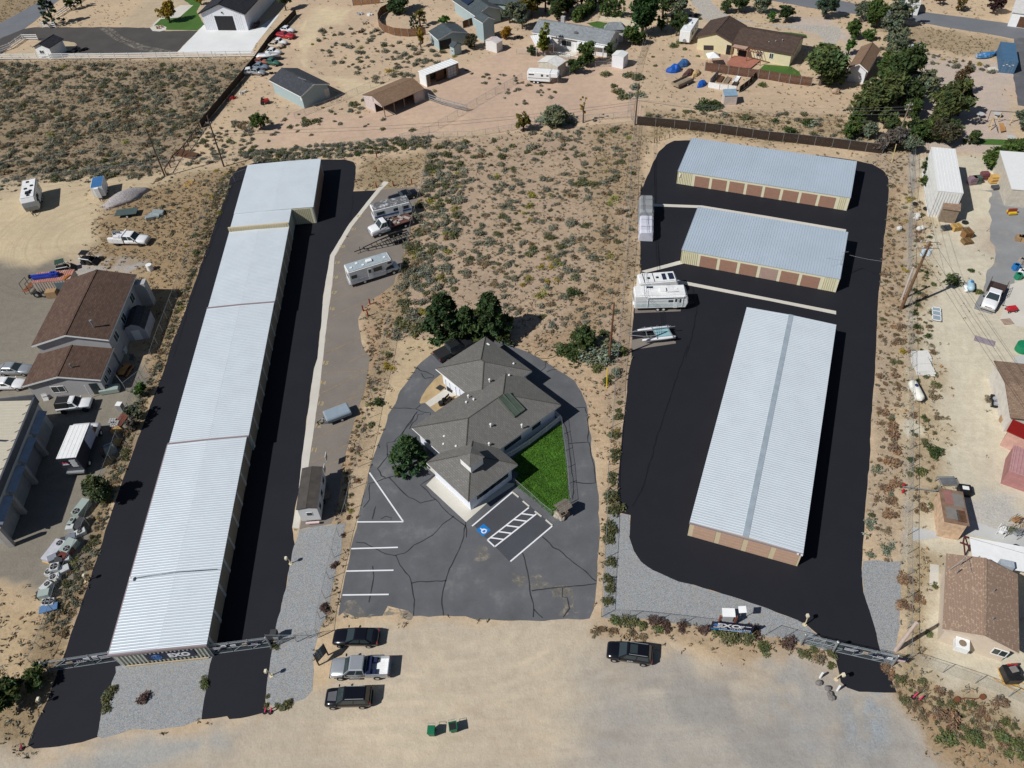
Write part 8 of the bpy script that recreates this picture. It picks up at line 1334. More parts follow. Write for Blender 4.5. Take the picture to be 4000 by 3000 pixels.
def propane(label,p,rz,L_,r_,m_,domem):
    r=E('propane_tank',label,'tank',p,rz); mb=M(); rings=[]
    for i in range(11): f=-1+2*i/10; x_=f*L_/2; e=max(.05,math.sqrt(max(0,1-max(0,(abs(x_)-(L_/2-r_))/r_)**2))); rings.append([(x_,r_*e*cos(2*PI*k/16),r_*e*sin(2*PI*k/16)+r_+.2) for k in range(16)])
    mb.loft(rings).bd('tank',m_,r,0,True); mb=M(); mb.sph((.1*L_,0,2*r_+.22),.28,.22,.14); mb.bd('valve_cover',domem,r); [M().box(x_-.1,-.4,0,x_+.1,.4,.32).bd('saddle',CONC,r) for x_ in(-L_*.28,L_*.28)]
DB=mat('dark_blue_cap',(.02,.025,.12),.5); propane('long white propane tank with a dark blue cap beside the right fence',t(3,2,1263,425),R(88),3.6,.6,mat('ivory_tank',(.76,.74,.66),.4),DB); propane('pale blue propane tank with a blue cap near the big pole shadow',t(3,1,1738,1060),R(68),2.4,.5,mat('pale_blue_tank',(.36,.52,.60),.4),mat('mid_blue_cap',(.03,.16,.4),.5)); propane('thin white gas tank beside the pale blue one',t(3,1,1700,1075),R(72),1.6,.25,WHITE,WHITE)
for i,(x,y,n_,lb) in enumerate(((1320,95,4,'topmost stack of white panels by the right fence, with a rust edge'),(1320,160,5,'middle stack of slipped white panels by the right fence'),(1350,225,5,'lowest stack of white panels by the right fence'))):
    r=E('panel_stack',lb,'panel stack',t(3,2,x,y),R(-6)); mb=M(); [mb.cbox(ru(-.12,.12),-.25+.12*k_,.1+k_*.09,2.3,1.3,.07,ru(-.08,.08)) for k_ in range(n_)]; mb.bd('panels',mat('chalky_white_panel',(.70,.68,.64),.7,var=.06),r); M().box(-1,-.6,0,1,.6,.06).bd('base_board',mat('rusty_red_roof',(.46,.20,.15),.8),r)
r=E('window_frame_stack','white framed glass panel leaning on a block on the dry ground','panel',t(3,1,1450,1290),R(68)); mb=M(); mb.box(-1.5,-.6,.3,1.5,-.5,.4); mb.box(-1.5,.5,.3,1.5,.6,.4); [mb.box(x_,-.6,.3,x_+.1,.6,.4) for x_ in(-1.5,-.4,.6,1.4)]; mb.bd('frame',WHITE,r); M().box(-1.45,-.52,.33,1.45,.52,.36).bd('pane',mat('grey_pane',(.3,.36,.4),.3),r); M().box(-1,-.3,0,.8,.3,.3).bd('block',CONC_G,r)
o=M().cbox(0,0,.04,2.6,1.2,.06).bd('flat_sheet',mat('mauve_sheet',(.30,.25,.27),.7)); o.location=t(3,1,1870,1510); o.rotation_euler=(0,0,R(-35)); tag(o,'mauve flat sheet lying on the sandy yard','sheet')
r=E('tool_cart','dark cart loaded with tools at the right edge house','cart',t(3,2,1965,500),R(70)); M().box(-1.1,-.6,.35,1.1,.6,.5).bd('deck',BLACKM,r); [wheel(r,x_,s*.6,.25,.15,STEEL,s) for x_ in(-.7,.7) for s in(1,-1)]; mb=M(); [mb.cbox(-.7+.45*i,.2*(-1)**i,.65,.4,.5,.3,i) for i in range(4)]; mb.bd('tools',mat('grey_white_tools',(.45,.47,.5),.5,.3),r)
r=E('lawn_mower','small red machine on the concrete slab at right','machine',t(3,1,2095,1250),R(5)); M().box(-.7,-.4,.25,.7,.4,.75).bd('body',mat('bright_red_valve',(.5,.02,.03),.5),r,.05); [wheel(r,x_,s*.42,.2,.12,STEEL,s) for x_ in(-.5,.5) for s in(1,-1)]; M().tube([(-.6,-.3,.7),(-1.2,-.3,1.1),(-1.2,.3,1.1),(-.6,.3,.7)],.03).bd('handle',STEEL,r)
for i,(x,y,m_,lb) in enumerate(((2140,880,mat('blue_drum',(.02,.16,.42),.5),'blue plastic drum among the heap at the right edge'),(2160,960,mat('green_drum',(.02,.22,.12),.5),'green plastic drum below the blue one at the right edge'),(2190,930,WHITE,'white bag heap beside the blue drum'),(2180,640,mat('tan_crate',(.36,.23,.12),.85),'tan crate pile beside the grey drive at the right edge'),(2190,830,mat('grey_scrap',(.36,.32,.28),.9),'grey crate heap above the blue drum'))):
    mb=M();
    for k_ in range(4): mb.cbox(ru(-.5,.5),ru(-.5,.5),.4,.9,.7,.8,rr0()*3) if 'drum' not in lb else mb.cyl((-.4+.35*(k_%2),-.4+.35*(k_//2),0),(-.4+.35*(k_%2),-.4+.35*(k_//2),.9),.3,.3,10)
    o=mb.bd('drum_stack' if 'drum' in lb else 'goods_heap',m_); o.location=t(3,1,x,y); tag(o,lb,'drums' if 'drum' in lb else 'heap')
o=M().cyl((0,0,0),(0,0,1.1),.9,.9,16).bd('green_bin',mat('bright_green_plastic',(.01,.22,.10),.5)); o.location=t(3,2,2190,40); tag(o,'large bright green round bin at the right edge','bin')
r=E('steel_frame','dark red steel beam frame over the concrete slab behind the bottom right house','frame',t(3,3,1330,215),R(0)); a_=t(3,3,1330,215); q=lambda x,y,z_=0:tuple(t(3,3,x,y,z_)-a_); DR=mat('dark_red_steel',(.11,.03,.03),.6,var=.15); mb=M(); mb.tube([q(1340,80,2.4),q(1746,195,2.4)],.11,4); mb.tube([q(1310,120,2.4),q(1510,190,2.4)],.1,4); mb.tube([q(1340,80,2.4),q(1330,125,2.4)],.1,4); mb.tube([q(1510,150,2.4),q(1500,240,2.4)],.07,4); mb.bd('beams',DR,r); [M().tube([q(x,y),q(x2,y2,2.4)],.09,4).bd('post',DR,r) for x,y,x2,y2 in((1345,210,1335,120),(1375,180,1345,80),(1720,290,1725,190))]; M().cbox(*q(1650,215,2.5)[:2],2.45,7.5,3.2,.06,R(-18)).bd('white_canopy',WHITE,r); o=M().cbox(*q(1625,275,2.9)[:2],2.9,1.3,.8,.8,R(-20)).bd('cooler_box',mat('grey_cooler',(.38,.42,.46),.5),r,.03)
for x,y,m_,lb in((2010,1620,WHITE,'white wire rack on the concrete slab at right'),(2075,1615,mat('green_red_goods',(.09,.14,.06),.6,var=.4),'small green and red goods on the slab'),(2140,1640,STEEL,'bare metal trolley on the slab at right'),(2130,1530,mat('orange_brown_board',(.38,.19,.08),.8),'orange brown boards standing at the slab edge'),(2190,1590,mat('tan_table_goods',(.45,.36,.26),.8,var=.3),'tan table with white bottles at the slab edge')):
    r=E('yard_goods',lb,'yard goods',t(3,2,x,y),rr0()); mb=M(); [mb.tube([(x_,y_,0),(x_,y_,1.0)],.03) for x_ in(-.5,.5) for y_ in(-.4,.4)]; [mb.tube([(-.5,-.4+.2*i,.9),(.5,-.4+.2*i,.9)],.02) for i in range(5)]; mb.bd('rack',STEEL if m_ is STEEL else WHITE if m_ is WHITE else GREYW,r); mb=M(); [mb.cbox(-.3+.25*i,.1*(-1)**i,.6,.22,.5,.4,i*.5) for i in range(4)]; mb.bd('goods',m_,r)
r=E('wrapped_pallet','black wrapped pallet of goods beside the tan house front','pallet',t(3,3,1635,1040),R(-8)); mb=M(); mb.cbox(0,0,.65,1.3,1.6,1.0,.1); mb.cbox(.1,.1,1.25,.9,1.0,.25,.4); mb.bd('wrapped_goods',mat('black_wrap',(.02,.02,.022),.35,var=.4,sc=3),r,.05); M().cbox(.1,.2,1.4,.7,.6,.06,.3).bd('grey_board',mat('grey_board',(.22,.2,.18),.9),r); M().cbox(.2,.75,1.2,.9,.15,.2,.1).bd('red_goods',RED,r); M().box(-.7,-.9,0,.7,.9,.14).bd('pallet_base',PINEW,r)
for i in range(4): o=M().cbox(0,0,.05,.1,2.4,.06).bd('loose_timber',PINEW); o.location=t(3,3,1625+i*38,1100-i*18); o.rotation_euler=(0,0,R(48)); tag(o,'pale timber slat lying on the ground beside the wrapped pallet','timber','loose timber slats')
o=M().tube([(-1.3,0,.2),(-.6,.1,.15),(.4,-.05,.15),(1.0,.1,.2)],.05).cyl((-1.4,0,0),(-1.4,0,.3),.28,.28,10).cyl((1.1,.1,0),(1.1,.1,.3),.25,.25,10).bd('rusty_axle',mat('rust_brown_metal',(.17,.06,.03),.8)); o.location=t(3,3,1385,1190); tag(o,'rusty axle lying in the weeds at the bottom right','axle')
r=E('water_pipe','grey pipe run crossing the fence to the patchwork shed','pipe',t(3,2,1160,1240)); M().tube([(0,0,.5),tuple(t(3,2,1450,1255,.5)-t(3,2,1160,1240)),tuple(t(3,2,1490,1225,.6)-t(3,2,1160,1240))],.07).bd('pipe',STEEL,r)
r=E('metal_rack','grey slatted rack above the patchwork shed','rack',t(3,2,1525,1205),R(-4)); mb=M(); [mb.box(-1,-.6+.16*i,.9,1,-.52+.16*i,.95) for i in range(8)]; [mb.box(x_,y_,0,x_+.08,y_+.08,.9) for x_ in(-1,.92) for y_ in(-.6,.5)]; mb.bd('slats',STEEL,r)
r=E('generator','black boxed machine with white top beside the patchwork shed','machine',t(3,2,1682,1275),R(-15)); M().box(-.65,-.6,.05,.65,.6,1.0).bd('case',BLACKM,r,.04); M().cbox(0,0,1.05,.7,.5,.1).bd('white_bag',WHITE,r,.03)
r=E('patio_umbrella','orange and white folded parasol by the pink container','parasol',t(3,2,2170,1130)); M().cyl((0,0,0),(0,0,2.2),.03).bd('pole',STEEL,r); M().cyl((0,0,1.7),(0,0,2.3),.75,.05,10).bd('canopy',mat('orange_canvas',(.62,.15,.05),.7),r)
o=M().cyl((0,0,0),(0,0,.7),.7,.75,14).bd('round_tub',mat('tan_tub',(.38,.24,.14),.8)); o.location=t(3,2,2045,655); tag(o,'tan round tub beside the dark red carport','tub')
def tarp(label,p,rz,sx,sy,h_,m_,name='tarp_pile'):
    mb=M().sph((0,0,0),1,1,1,12,7); mb.v=[(q[0]*sx*(1+.15*sin(5*q[1])),q[1]*sy*(1+.15*cos(4*q[0])),max(0,q[2]*h_*(1+.2*sin(6*q[0]+3*q[1])))) for q in mb.v]; o=mb.bd(name,m_); o.location=p; o.rotation_euler=(0,0,rz); return tag(o,label,'tarp')
BT=mat('bright_blue_tarp',(.01,.09,.40),.45,var=.25,sc=2); tarp('bright blue tarp over a pile leaning on grey boards',t(2,0,1400,615),R(10),1.9,1.0,1.4,BT); tarp('crumpled blue tarp pile behind the larger blue one',t(2,0,1480,565),R(30),1.9,1.0,1.2,mat('dull_blue_tarp',(.03,.10,.26),.6,var=.4,sc=3)); tarp('small blue tarp beside the garden screen',t(2,0,1640,735),R(50),1.7,.8,.9,BT); tarp('dark brown covered timber pile by the utility trailer',t(2,0,1525,645),R(38),2.0,.7,1.1,mat('brown_cover',(.10,.05,.045),.8,var=.3,sc=3)); tarp('yellow split firewood pile by the red brown fence',t(2,0,1590,645),R(55),1.9,.7,.9,mat('split_firewood',(.48,.33,.16),.9,var=.4,sc=5),'firewood_pile')
for i,(x,y) in enumerate(((1800,690),(1860,700),(1940,690),(1925,735))): o=M(); o.box(-1.3,-.5,0,1.3,-.42,.3); o.box(-1.3,.42,0,1.3,.5,.3); o.box(-1.3,-.42,0,-1.22,.42,.3); o.box(1.22,-.42,0,1.3,.42,.3); o.box(-1.22,-.42,0,1.22,.42,.2); o=o.bd('raised_bed',[BROWNW,GREYW,WHITE,DKWOOD][i]); o.location=t(2,0,x,y); o.rotation_euler=(0,0,R(60)); tag(o,['leftmost raised brown garden bed','second raised grey garden bed','white edged raised garden bed','dark raised bed nearest the screen'][i],'garden bed')
o=M(); o.cyl((0,0,0),(0,0,2.0),.04); o.add([(-1.3,-1.3,2.0),(1.3,-1.3,2.0),(1.3,1.3,2.0),(-1.3,1.3,2.0),(0,0,2.9)],[(0,1,4),(1,2,4),(2,3,4),(3,0,4),(3,2,1,0)]); o=o.bd('gazebo',WHITE); o.location=t(2,0,1725,560); tag(o,'small white pointed canopy by the deck of the yellow house','canopy')
def swing():
    r=E('swing_set','yellow timber swing set with a slide on the gravel yard','swing set',t(3,0,1985,1040)); a_=t(3,0,1985,1040); q=lambda x,y,z_=0:tuple(t(3,0,x,y,z_)-a_); Y=mat('yellow_timber',(.62,.45,.22),.8,var=.15)
    for i,(p1,p2) in enumerate((((1900,1100),(1940,1015)),((1920,1130),(1950,1020)),((1985,1055),(2025,970)),((2090,1065),(2145,970)))): M().tube([q(*p1),q(*p2,2.0)],.09,4).bd('leg',Y,r)
    M().tube([q(1925,958,2.4),q(2150,970,2.4)],.06,5).bd('top_bar',BLACKM,r); [M().tube([q(x,y),q(x2,y2,2.4)],.05,5).bd('side_bar',BLACKM,r) for x,y,x2,y2 in((1895,1045,1925,958),(1990,1150,1950,1020))]; M().slab([q(1995,1065,1.0),q(2035,1065,1.0),q(2055,1130,.3),q(2010,1140,.3)],.08).bd('seat_bench',mat('orange_timber',(.42,.22,.08),.7),r)
swing()
for x,y,lb in((1825,1015,'left round stone table on the gravel yard'),(1975,1010,'round stone table behind the swing set'),(2085,1215,'round stone table on the grass at the far right')): r=E('stone_table',lb,'table',t(3,0,x,y)); M().cyl((0,0,0),(0,0,.7),.3,.25,10).bd('pedestal',CONC_G,r); M().cyl((0,0,.7),(0,0,.8),.75,.75,16).bd('table_top',CONC_G,r)
o=M().cbox(0,0,.15,1.6,1.6,.25).bd('concrete_pad',CONC); o.location=t(3,0,1942,605); tag(o,'square concrete pad left of the blue shipping container','pad')
rock(t(3,0,580,808),1.8,'round tan boulder on the dirt below the leafy tree','boulder below the tree',mat('tan_boulder',(.40,.29,.2),.9))
for c,r_,x,y,m_,lb in((1,0,900,125,mat('grey_white_junk',(.5,.5,.5),.8,var=.3),'grey white junk heap at the end of the curved fence'),(1,0,990,130,WHITE,'white scrap heap beside the curved fence'),(1,0,940,205,mat('tan_junk',(.45,.38,.28),.9,var=.3),'tan block heap in the sagebrush by the curved fence'),(1,0,915,280,BROWNW,'brown timber box in the sagebrush by the curved fence'),(2,0,60,330,DARK,'dark log pile under the trees by the long white house'),(0,0,2010,855,RED,'red box half hidden along the dark fence') ,(0,0,2090,805,WHITE,'white wrapped junk along the dark fence'),(2,0,1900,885,WHITE,'white dog bowls by the blue roofed shed'),(0,0,700,435,BLACKM,'dark flat trailer on the dark driveway by the white shed'),(1,0,150,640,DARK,'dark scrap heap behind the teal garage'),(0,0,1380,240,mat('fire_pit_stone',(.35,.22,.15),.9),'brown stone fire pit on the pale round patio')):
    mb=M(); k_=6; s_=1.6 if 'trailer' in lb else .5 if 'bowls' in lb else .75
    if 'pit' in lb: [mb.cbox(.7*cos(i),.7*sin(i),.2,.4,.3,.4,i) for i in range(6)]
    else: [mb.cbox(ru(-1,1)*s_,ru(-.5,.5)*s_,.22,ru(.4,1.2)*s_,ru(.2,.6)*s_,.4,rr0()*3) for i in range(k_)]
    o=mb.bd('junk_heap' if 'pit' not in lb else 'fire_pit',m_); o.location=t(c,r_,x,y); tag(o,lb,'heap' if 'pit' not in lb else 'fire pit')
# ================================================================= VEGETATION
def inpoly(x,y,poly):
    r=False; n=len(poly)
    for i in range(n):
        ax,ay=poly[i]; bx,by=poly[(i+1)%n]
        if (ay>y)!=(by>y) and x<(bx-ax)*(y-ay)/(by-ay)+ax: r=not r
    return r
AVOID=[]      # building and road footprints (world) that shrubs stay off
_ex=[]
for o in S.objects:
    if o.type=='MESH' and o.get('kind')=='structure' and o.name.split('.')[0] in('gravel_bed','parking_strip','concrete_gutter','driveway','concrete_apron','walkway','road','concrete_slab','patio','gravel_lane'):
        b_=[q.co for q in o.data.vertices]; _ex.append([tuple(q.to_2d()) for q in b_])
AVOID+=_ex
for q in (left_lot,right_lot,office): AVOID.append([tuple(g(p).to_2d()) for p in q])
for o in list(S.objects):
    if o.type=='EMPTY' and o.parent is None and o.get('category') in('house','garage','barn','shed','carport','container','storage building','metal building','workshop','trailer','car','truck','boat','pickup','loader'):
        pts=[o.matrix_basis@Vector(c) for ch in o.children if ch.type=='MESH' for c in ch.bound_box]
        inv=Matrix.Rotation(-o.rotation_euler.z,4,'Z'); ll=[inv@(p-o.location) for p in pts]
        x0,x1,y0,y1=min(p.x for p in ll)-.5,max(p.x for p in ll)+.5,min(p.y for p in ll)-.5,max(p.y for p in ll)+.5
        AVOID.append([tuple((o.location+Matrix.Rotation(o.rotation_euler.z,4,'Z')@Vector(c)).to_2d()) for c in((x0,y0,0),(x1,y0,0),(x1,y1,0),(x0,y1,0))])
ABB=[(min(p[0] for p in q),max(p[0] for p in q),min(p[1] for p in q),max(p[1] for p in q),q) for q in AVOID]
def free(x,y): return not any(a<=x<=b and c<=y<=d and inpoly(x,y,q) for a,b,c,d,q in ABB)
PLACE=[]
def scatter(region,poly,n,r0,r1,mix,clump=(6,.45,1.0),seed=1):
    P=[tuple(v(poly[i],poly[i+1]).to_2d()) for i in range(0,len(poly),2)]; x0,x1=min(p[0] for p in P),max(p[0] for p in P); y0,y1=min(p[1] for p in P),max(p[1] for p in P); k=0; tries=0; pts=[]
    while k<n and tries<n*40:
        tries+=1; x,y=ru(x0,x1),ru(y0,y1)
        if not inpoly(x,y,P) or not free(x,y): continue
        d=mnoise.noise(Vector((x/clump[0]+seed*7.1,y/clump[0],seed)))*.5+.5+.5*mnoise.noise(Vector((x/clump[0]*3,y/clump[0]*3,seed+4)))
        if d<clump[1] and rr0()<clump[2]: continue
        r=r0+(r1-r0)*rr0()**1.7
        if any((x-a)**2+(y-b)**2<(.55*(r+c))**2 for a,b,c in pts[-260:]): continue
        pts.append((x,y,r)); kind=random.choices([m_[0] for m_ in mix],[m_[1] for m_ in mix])[0]; PLACE.append((region,kind,x,y,r)); k+=1
FM=(('sage',.66),('olive',.12),('brown',.20),('yelg',.02))
scatter('field',[-60,138,300,140,520,138,505,170,435,280,352,378,200,395,0,392,-60,400],1400,.45,1.4,FM,(9,.42,.85),1)
scatter('field',[430,290,540,250,560,330,520,345,440,355,400,360],70,.6,1.2,FM,(5,.3,.5),2)
scatter('mid',[690,60,760,55,830,60,930,100,990,120,940,200,870,190,800,180,720,140,680,120],95,.6,1.3,FM,(6,.4,.8),3)
scatter('mid',[820,105,960,110,1000,150,930,170,850,170],28,.6,1.2,FM,(5,.3,.5),4)
scatter('mid',[1000,150,1180,170,1210,215,1120,230,1010,165],34,.5,.9,FM,(5,.3,.5),5)
scatter('mid',[550,265,800,205,900,235,860,260,640,300,560,310],34,.5,1.0,(('sage',.5),('olive',.3),('brown',.2)),(5,.4,.8),6)
scatter('mid',[520,330,700,312,930,295,930,318,760,338,560,352],120,.8,1.4,(('sage',.6),('olive',.3),('dark',.1)),(4,.3,.5),7)
scatter('lot',[935,320,1230,270,1370,280,1365,500,1200,560,940,640,880,690,855,720,880,500],430,.4,1.35,(('sage',.56),('olive',.17),('brown',.23),('yelg',.04)),(7,.45,.9),8)
scatter('lot',[935,320,1010,300,1000,420,960,640,920,700,855,730,875,560,905,420],150,.8,1.5,(('sage',.66),('olive',.24),('brown',.07),('yelg',.03)),(6,.3,.6),9)
scatter('lot',[1000,560,1340,500,1330,720,1180,720,1100,680],120,.4,1.1,(('sage',.6),('brown',.25),('olive',.1),('yelg',.05)),(6,.4,.85),10)
scatter('back',[1390,235,1830,250,1900,318,1660,290,1400,258],50,.6,1.3,(('sage',.6),('olive',.2),('brown',.2)),(6,.4,.7),11)
scatter('strip',[500,360,510,400,450,520,410,620,330,830,280,960,190,1240,140,1380,90,1330,200,1150,260,960,340,780,400,620,440,500,470,400],240,.35,.95,(('brown',.35),('sage',.35),('olive',.2),('yelg',.1)),(5,.35,.7),12)
scatter('yard',[300,380,470,360,450,460,400,600,300,480],50,.35,.85,(('sage',.5),('brown',.35),('olive',.15)),(5,.4,.8),13)
scatter('rstrip',[1880,380,1955,340,1955,600,1945,1210,1880,1210,1900,700],110,.3,.8,(('rust',.26),('brown',.44),('olive',.2),('sage',.1)),(5,.35,.8),14)
scatter('ryard',[1975,400,2010,470,2010,640,2020,800,2030,1080,1965,1120,1970,700],80,.3,.8,(('brown',.45),('olive',.35),('rust',.1),('dark',.1)),(4,.4,.8),15)
scatter('mstrip',[800,700,860,690,830,760,800,900,760,1100,720,1300,700,1320,740,1080,780,850],75,.3,.65,(('brown',.45),('rust',.25),('olive',.2),('yelg',.1)),(4,.35,.7),16)
scatter('corner',[1900,1440,2020,1480,2200,1560,2260,1640,2050,1600,1960,1530],80,.35,.9,(('brown',.5),('olive',.3),('rust',.14),('lime',.06)),(4,.35,.7),17)
scatter('road',[1880,95,2200,150,2150,160,1950,130],36,.6,1.2,(('sage',.5),('yellow',.25),('yelg',.25)),(5,.3,.6),18)
scatter('road',[1400,-10,1560,30,1520,60,1440,60],10,.6,1.2,(('olive',.6),('sage',.4)),(5,.3,.6),19)
scatter('field',[-60,400,60,395,30,430,-60,450],12,.5,1.0,FM,(4,.3,.6),20)
REG={'field':('on the wide scrub field at the upper left','shrubs on the upper left scrub field'),'mid':('on the dirt yards at the upper middle','shrubs on the upper middle dirt yards'),'lot':('on the sandy lot between the two storage yards','shrubs on the central sandy lot'),'back':('behind the dark slatted fence','shrubs behind the slatted fence'),'strip':('in the dry strip left of the long storage building','shrubs left of the long storage building'),'yard':('on the dry grass around the service truck','shrubs around the service truck'),'rstrip':('in the dry strip right of the right storage lot','shrubs right of the right storage lot'),'ryard':('beside the grey fence strip in the right yard','shrubs in the right yard'),'mstrip':('along the fence right of the striped strip','shrubs right of the striped strip'),'corner':('in the weedy bottom right corner','shrubs in the bottom right corner'),'road':('on the verge of the top road','shrubs on the top road verge')}
KD={'sage':'grey green sagebrush','olive':'olive green shrub','brown':'dry brown bush','yelg':'yellow green shrub','rust':'rust red bush','dark':'dark green shrub','lime':'bright green bush','yellow':'yellow flowering bush','silver':'silvery shrub'}
NMK={'sage':'sagebrush','olive':'green_shrub','brown':'dry_bush','yelg':'green_shrub','rust':'red_bush','dark':'green_shrub','lime':'green_shrub','yellow':'yellow_bush','silver':'silver_shrub'}
PLACE.sort(key=lambda q:-q[4]/math.sqrt(q[2]**2+q[3]**2+CAMH**2)); cnt={}; rest=[]
for reg,kind,x,y,r in PLACE:
    fam='sage' if kind=='sage' else 'other'; cnt[fam]=cnt.get(fam,0)+1
    if cnt[fam]<=(285 if fam=='sage' else 270): shrub(kind,(x,y,-.03),r,name=NMK[kind],label=KD[kind]+' '+REG[reg][0],group=KD[kind]+' '+REG[reg][1],cat='sagebrush' if kind=='sage' else 'bush')
    else: rest.append((kind,x,y,r))
def merged(name,items,label=None):
    V=[];F=[];T=[];MI=[]; off=0; ms=[]
    for kind,x,y,r in items:
        me,(v_,f_,t_)=random.choice(protos(kind)); a=rr0()*6.28; ca,sa=cos(a),sin(a); h_=r*ru(.7,1.0)
        q=np.empty_like(v_); q[:,0]=(v_[:,0]*ca-v_[:,1]*sa)*r+x; q[:,1]=(v_[:,0]*sa+v_[:,1]*ca)*r+y; q[:,2]=v_[:,2]*h_-.03
        m_=me.materials[0]
        if m_ not in ms: ms.append(m_)
        V.append(q);F.append(f_+off);T.append(t_*ru(.72,1.15));MI.append(np.full(len(f_),ms.index(m_),np.int32)); off+=len(v_)
    me=leafmesh(name,np.concatenate(V),np.concatenate(F),np.concatenate(T),ms[0]); [me.materials.append(m_) for m_ in ms[1:]]; me.polygons.foreach_set('material_index',np.concatenate(MI)); o=link(name,me); o['kind']='stuff'; return o
merged('distant_sagebrush',[q for q in rest if q[0]=='sage'])
merged('distant_bushes',[q for q in rest if q[0]!='sage'])
GRID=grass.reshape(ny,nx); SX=175;
def grassat(x,y):
    i=np.clip(np.searchsorted(gx,x),0,nx-1); j=np.clip(np.searchsorted(gy,y),0,ny-1); return GRID[j,i]
nT=170000; X_=rng.uniform(-135,130,nT); Y_=rng.uniform(18,240,nT); kp=(rng.random(nT)<grassat(X_,Y_)**1.3*np.clip(120/np.hypot(Y_,77),0,1))&(np.abs(X_)<Y_*.42+40); X_,Y_=X_[kp],Y_[kp]
ok=np.array([free(a,b) for a,b in zip(X_,Y_)])&(grassat(X_,Y_)>.13); X_,Y_=X_[ok],Y_[ok]; k_=4
C=np.stack([np.repeat(X_,k_)+rng.normal(0,.13,len(X_)*k_),np.repeat(Y_,k_)+rng.normal(0,.13,len(X_)*k_),rng.uniform(.03,.22,len(X_)*k_)],1); V,F,T=leafquads(C,.13,tints(len(C),.35,.12)*np.repeat(tints(len(X_),.35,.12),k_,0),.15,1.6)
o=link('dry_grass',leafmesh('dry_grass',V,F,T,leafmat('dry_grass_blades',(.255,.205,.135)))); o['kind']='stuff'
nW=2200; X_=rng.uniform(-120,115,nW); Y_=rng.uniform(20,200,nW); ok=np.array([free(a,b) for a,b in zip(X_,Y_)])&(grassat(X_,Y_)>.11); X_,Y_=X_[ok],Y_[ok]; C=np.stack([np.repeat(X_,5)+rng.normal(0,.16,len(X_)*5),np.repeat(Y_,5)+rng.normal(0,.16,len(X_)*5),rng.uniform(.02,.15,len(X_)*5)],1); V,F,T=leafquads(C,.10,tints(len(C),.4,.1),.2,1.3)
o=link('small_weeds',leafmesh('small_weeds',V,F,T,leafmat('weed_leaves',(.15,.125,.07)))); o['kind']='stuff'
lp=[tuple(t(2,2,x,y).to_2d()) for x,y in((425,672),(440,800),(470,1050),(498,1388),(345,1470),(250,1380),(160,1310),(20,1197),(60,1100),(-60,1040),(50,940),(230,800))]
x0,x1,y0,y1=min(p[0] for p in lp),max(p[0] for p in lp),min(p[1] for p in lp),max(p[1] for p in lp); pts=[(x,y) for x,y in zip(rng.uniform(x0,x1,16000),rng.uniform(y0,y1,16000)) if inpoly(x,y,lp)]
A_=np.array(pts); C=np.stack([A_[:,0],A_[:,1],rng.uniform(.02,.06,len(A_))],1); V,F,T=leafquads(C,.12,tints(len(C),.35,.10)*(.75+.5*vnoise(C[:,0],C[:,1],.9,3))[:,None]*(.8+.4*vnoise(C[:,0],C[:,1],3,8))[:,None],.8,1.2); o=link('lawn_grass',leafmesh('lawn_grass',V,F,T,leafmat('lawn_blades',(.065,.16,.018)))); o['kind']='stuff'
def S1(kind,lst,label,group=None,fl=1.0):
    for c,r_,x,y,r in lst: shrub(kind,t(c,r_,x,y,-.04),r,r*.85*fl,NMK[kind],label,group or label,'bush')
S1('yellow',[(2,1,330,800,1.0),(2,1,380,810,.9),(2,1,250,875,.9),(2,1,340,870,1.0),(2,1,310,1000,1.0),(2,1,105,1035,.95),(2,1,395,985,.9),(2,1,160,460,.8)],'yellow flowering rabbitbrush in the middle of the sandy lot')
S1('yelg',[(2,1,390,850,1.1),(2,1,150,975,1.2),(2,1,270,1110,1.4),(2,1,160,350,1.3),(2,1,110,400,.9),(2,1,330,265,.8)],'yellow green rabbitbrush in the middle of the sandy lot')
S1('dark',[(2,1,535,1100,1.5)],'dense dark green juniper shrub right of the yellow rabbitbrush'); S1('olive',[(2,1,620,150,1.6),(2,1,680,160,1.3),(2,1,570,160,1.3)],'broad low olive bush near the right edge of the sandy lot'); S1('olive',[(2,1,175,735,1.3),(2,1,325,620,1.3),(2,1,535,955,1.2),(2,1,610,-140+200,0.9)],'dark olive bush standing out on the sandy lot')
S1('dark',[(2,1,800,1450,1.0),(2,2,470,60,2.1),(2,2,540,120,2.0),(2,2,560,40,2.0)],'dark green shrub left of the reddish brown pole'); S1('silver',[(2,2,700,60,2.6),(2,2,760,140,2.3),(2,2,650,100,2.3),(2,1,720,1590,2.7),(2,2,800,40,2.4),(2,1,780,1600,2.4),(2,2,900,240,1.2),(2,1,880,1600,1.6)],'silvery green bush around the reddish brown pole'); S1('lime',[(2,2,740,200,1.4),(2,2,960,60,1.5),(2,2,830,310,1.2)],'green bush below the reddish brown pole')
S1('olive',[(2,2,925,620,1.0),(2,2,890,780,1.1),(2,2,890,920,1.0),(2,2,880,980,.9),(2,2,865,1110,.9),(2,2,860,1170,.9),(2,2,880,1330,1.5),(2,2,880,1420,1.4),(2,2,850,1600,1.3),(2,3,670,60,1.0),(2,3,665,110,1.0),(2,3,665,255,.95),(2,3,655,370,.95),(2,3,655,430,.9),(2,3,645,520,.9),(2,2,910,560,.7),(2,2,940,500,.6)],'green bush inside the fence left of the right storage lot'); S1('yellow',[(2,2,905,735,.6)],'small yellow bush inside the fence left of the right storage lot')
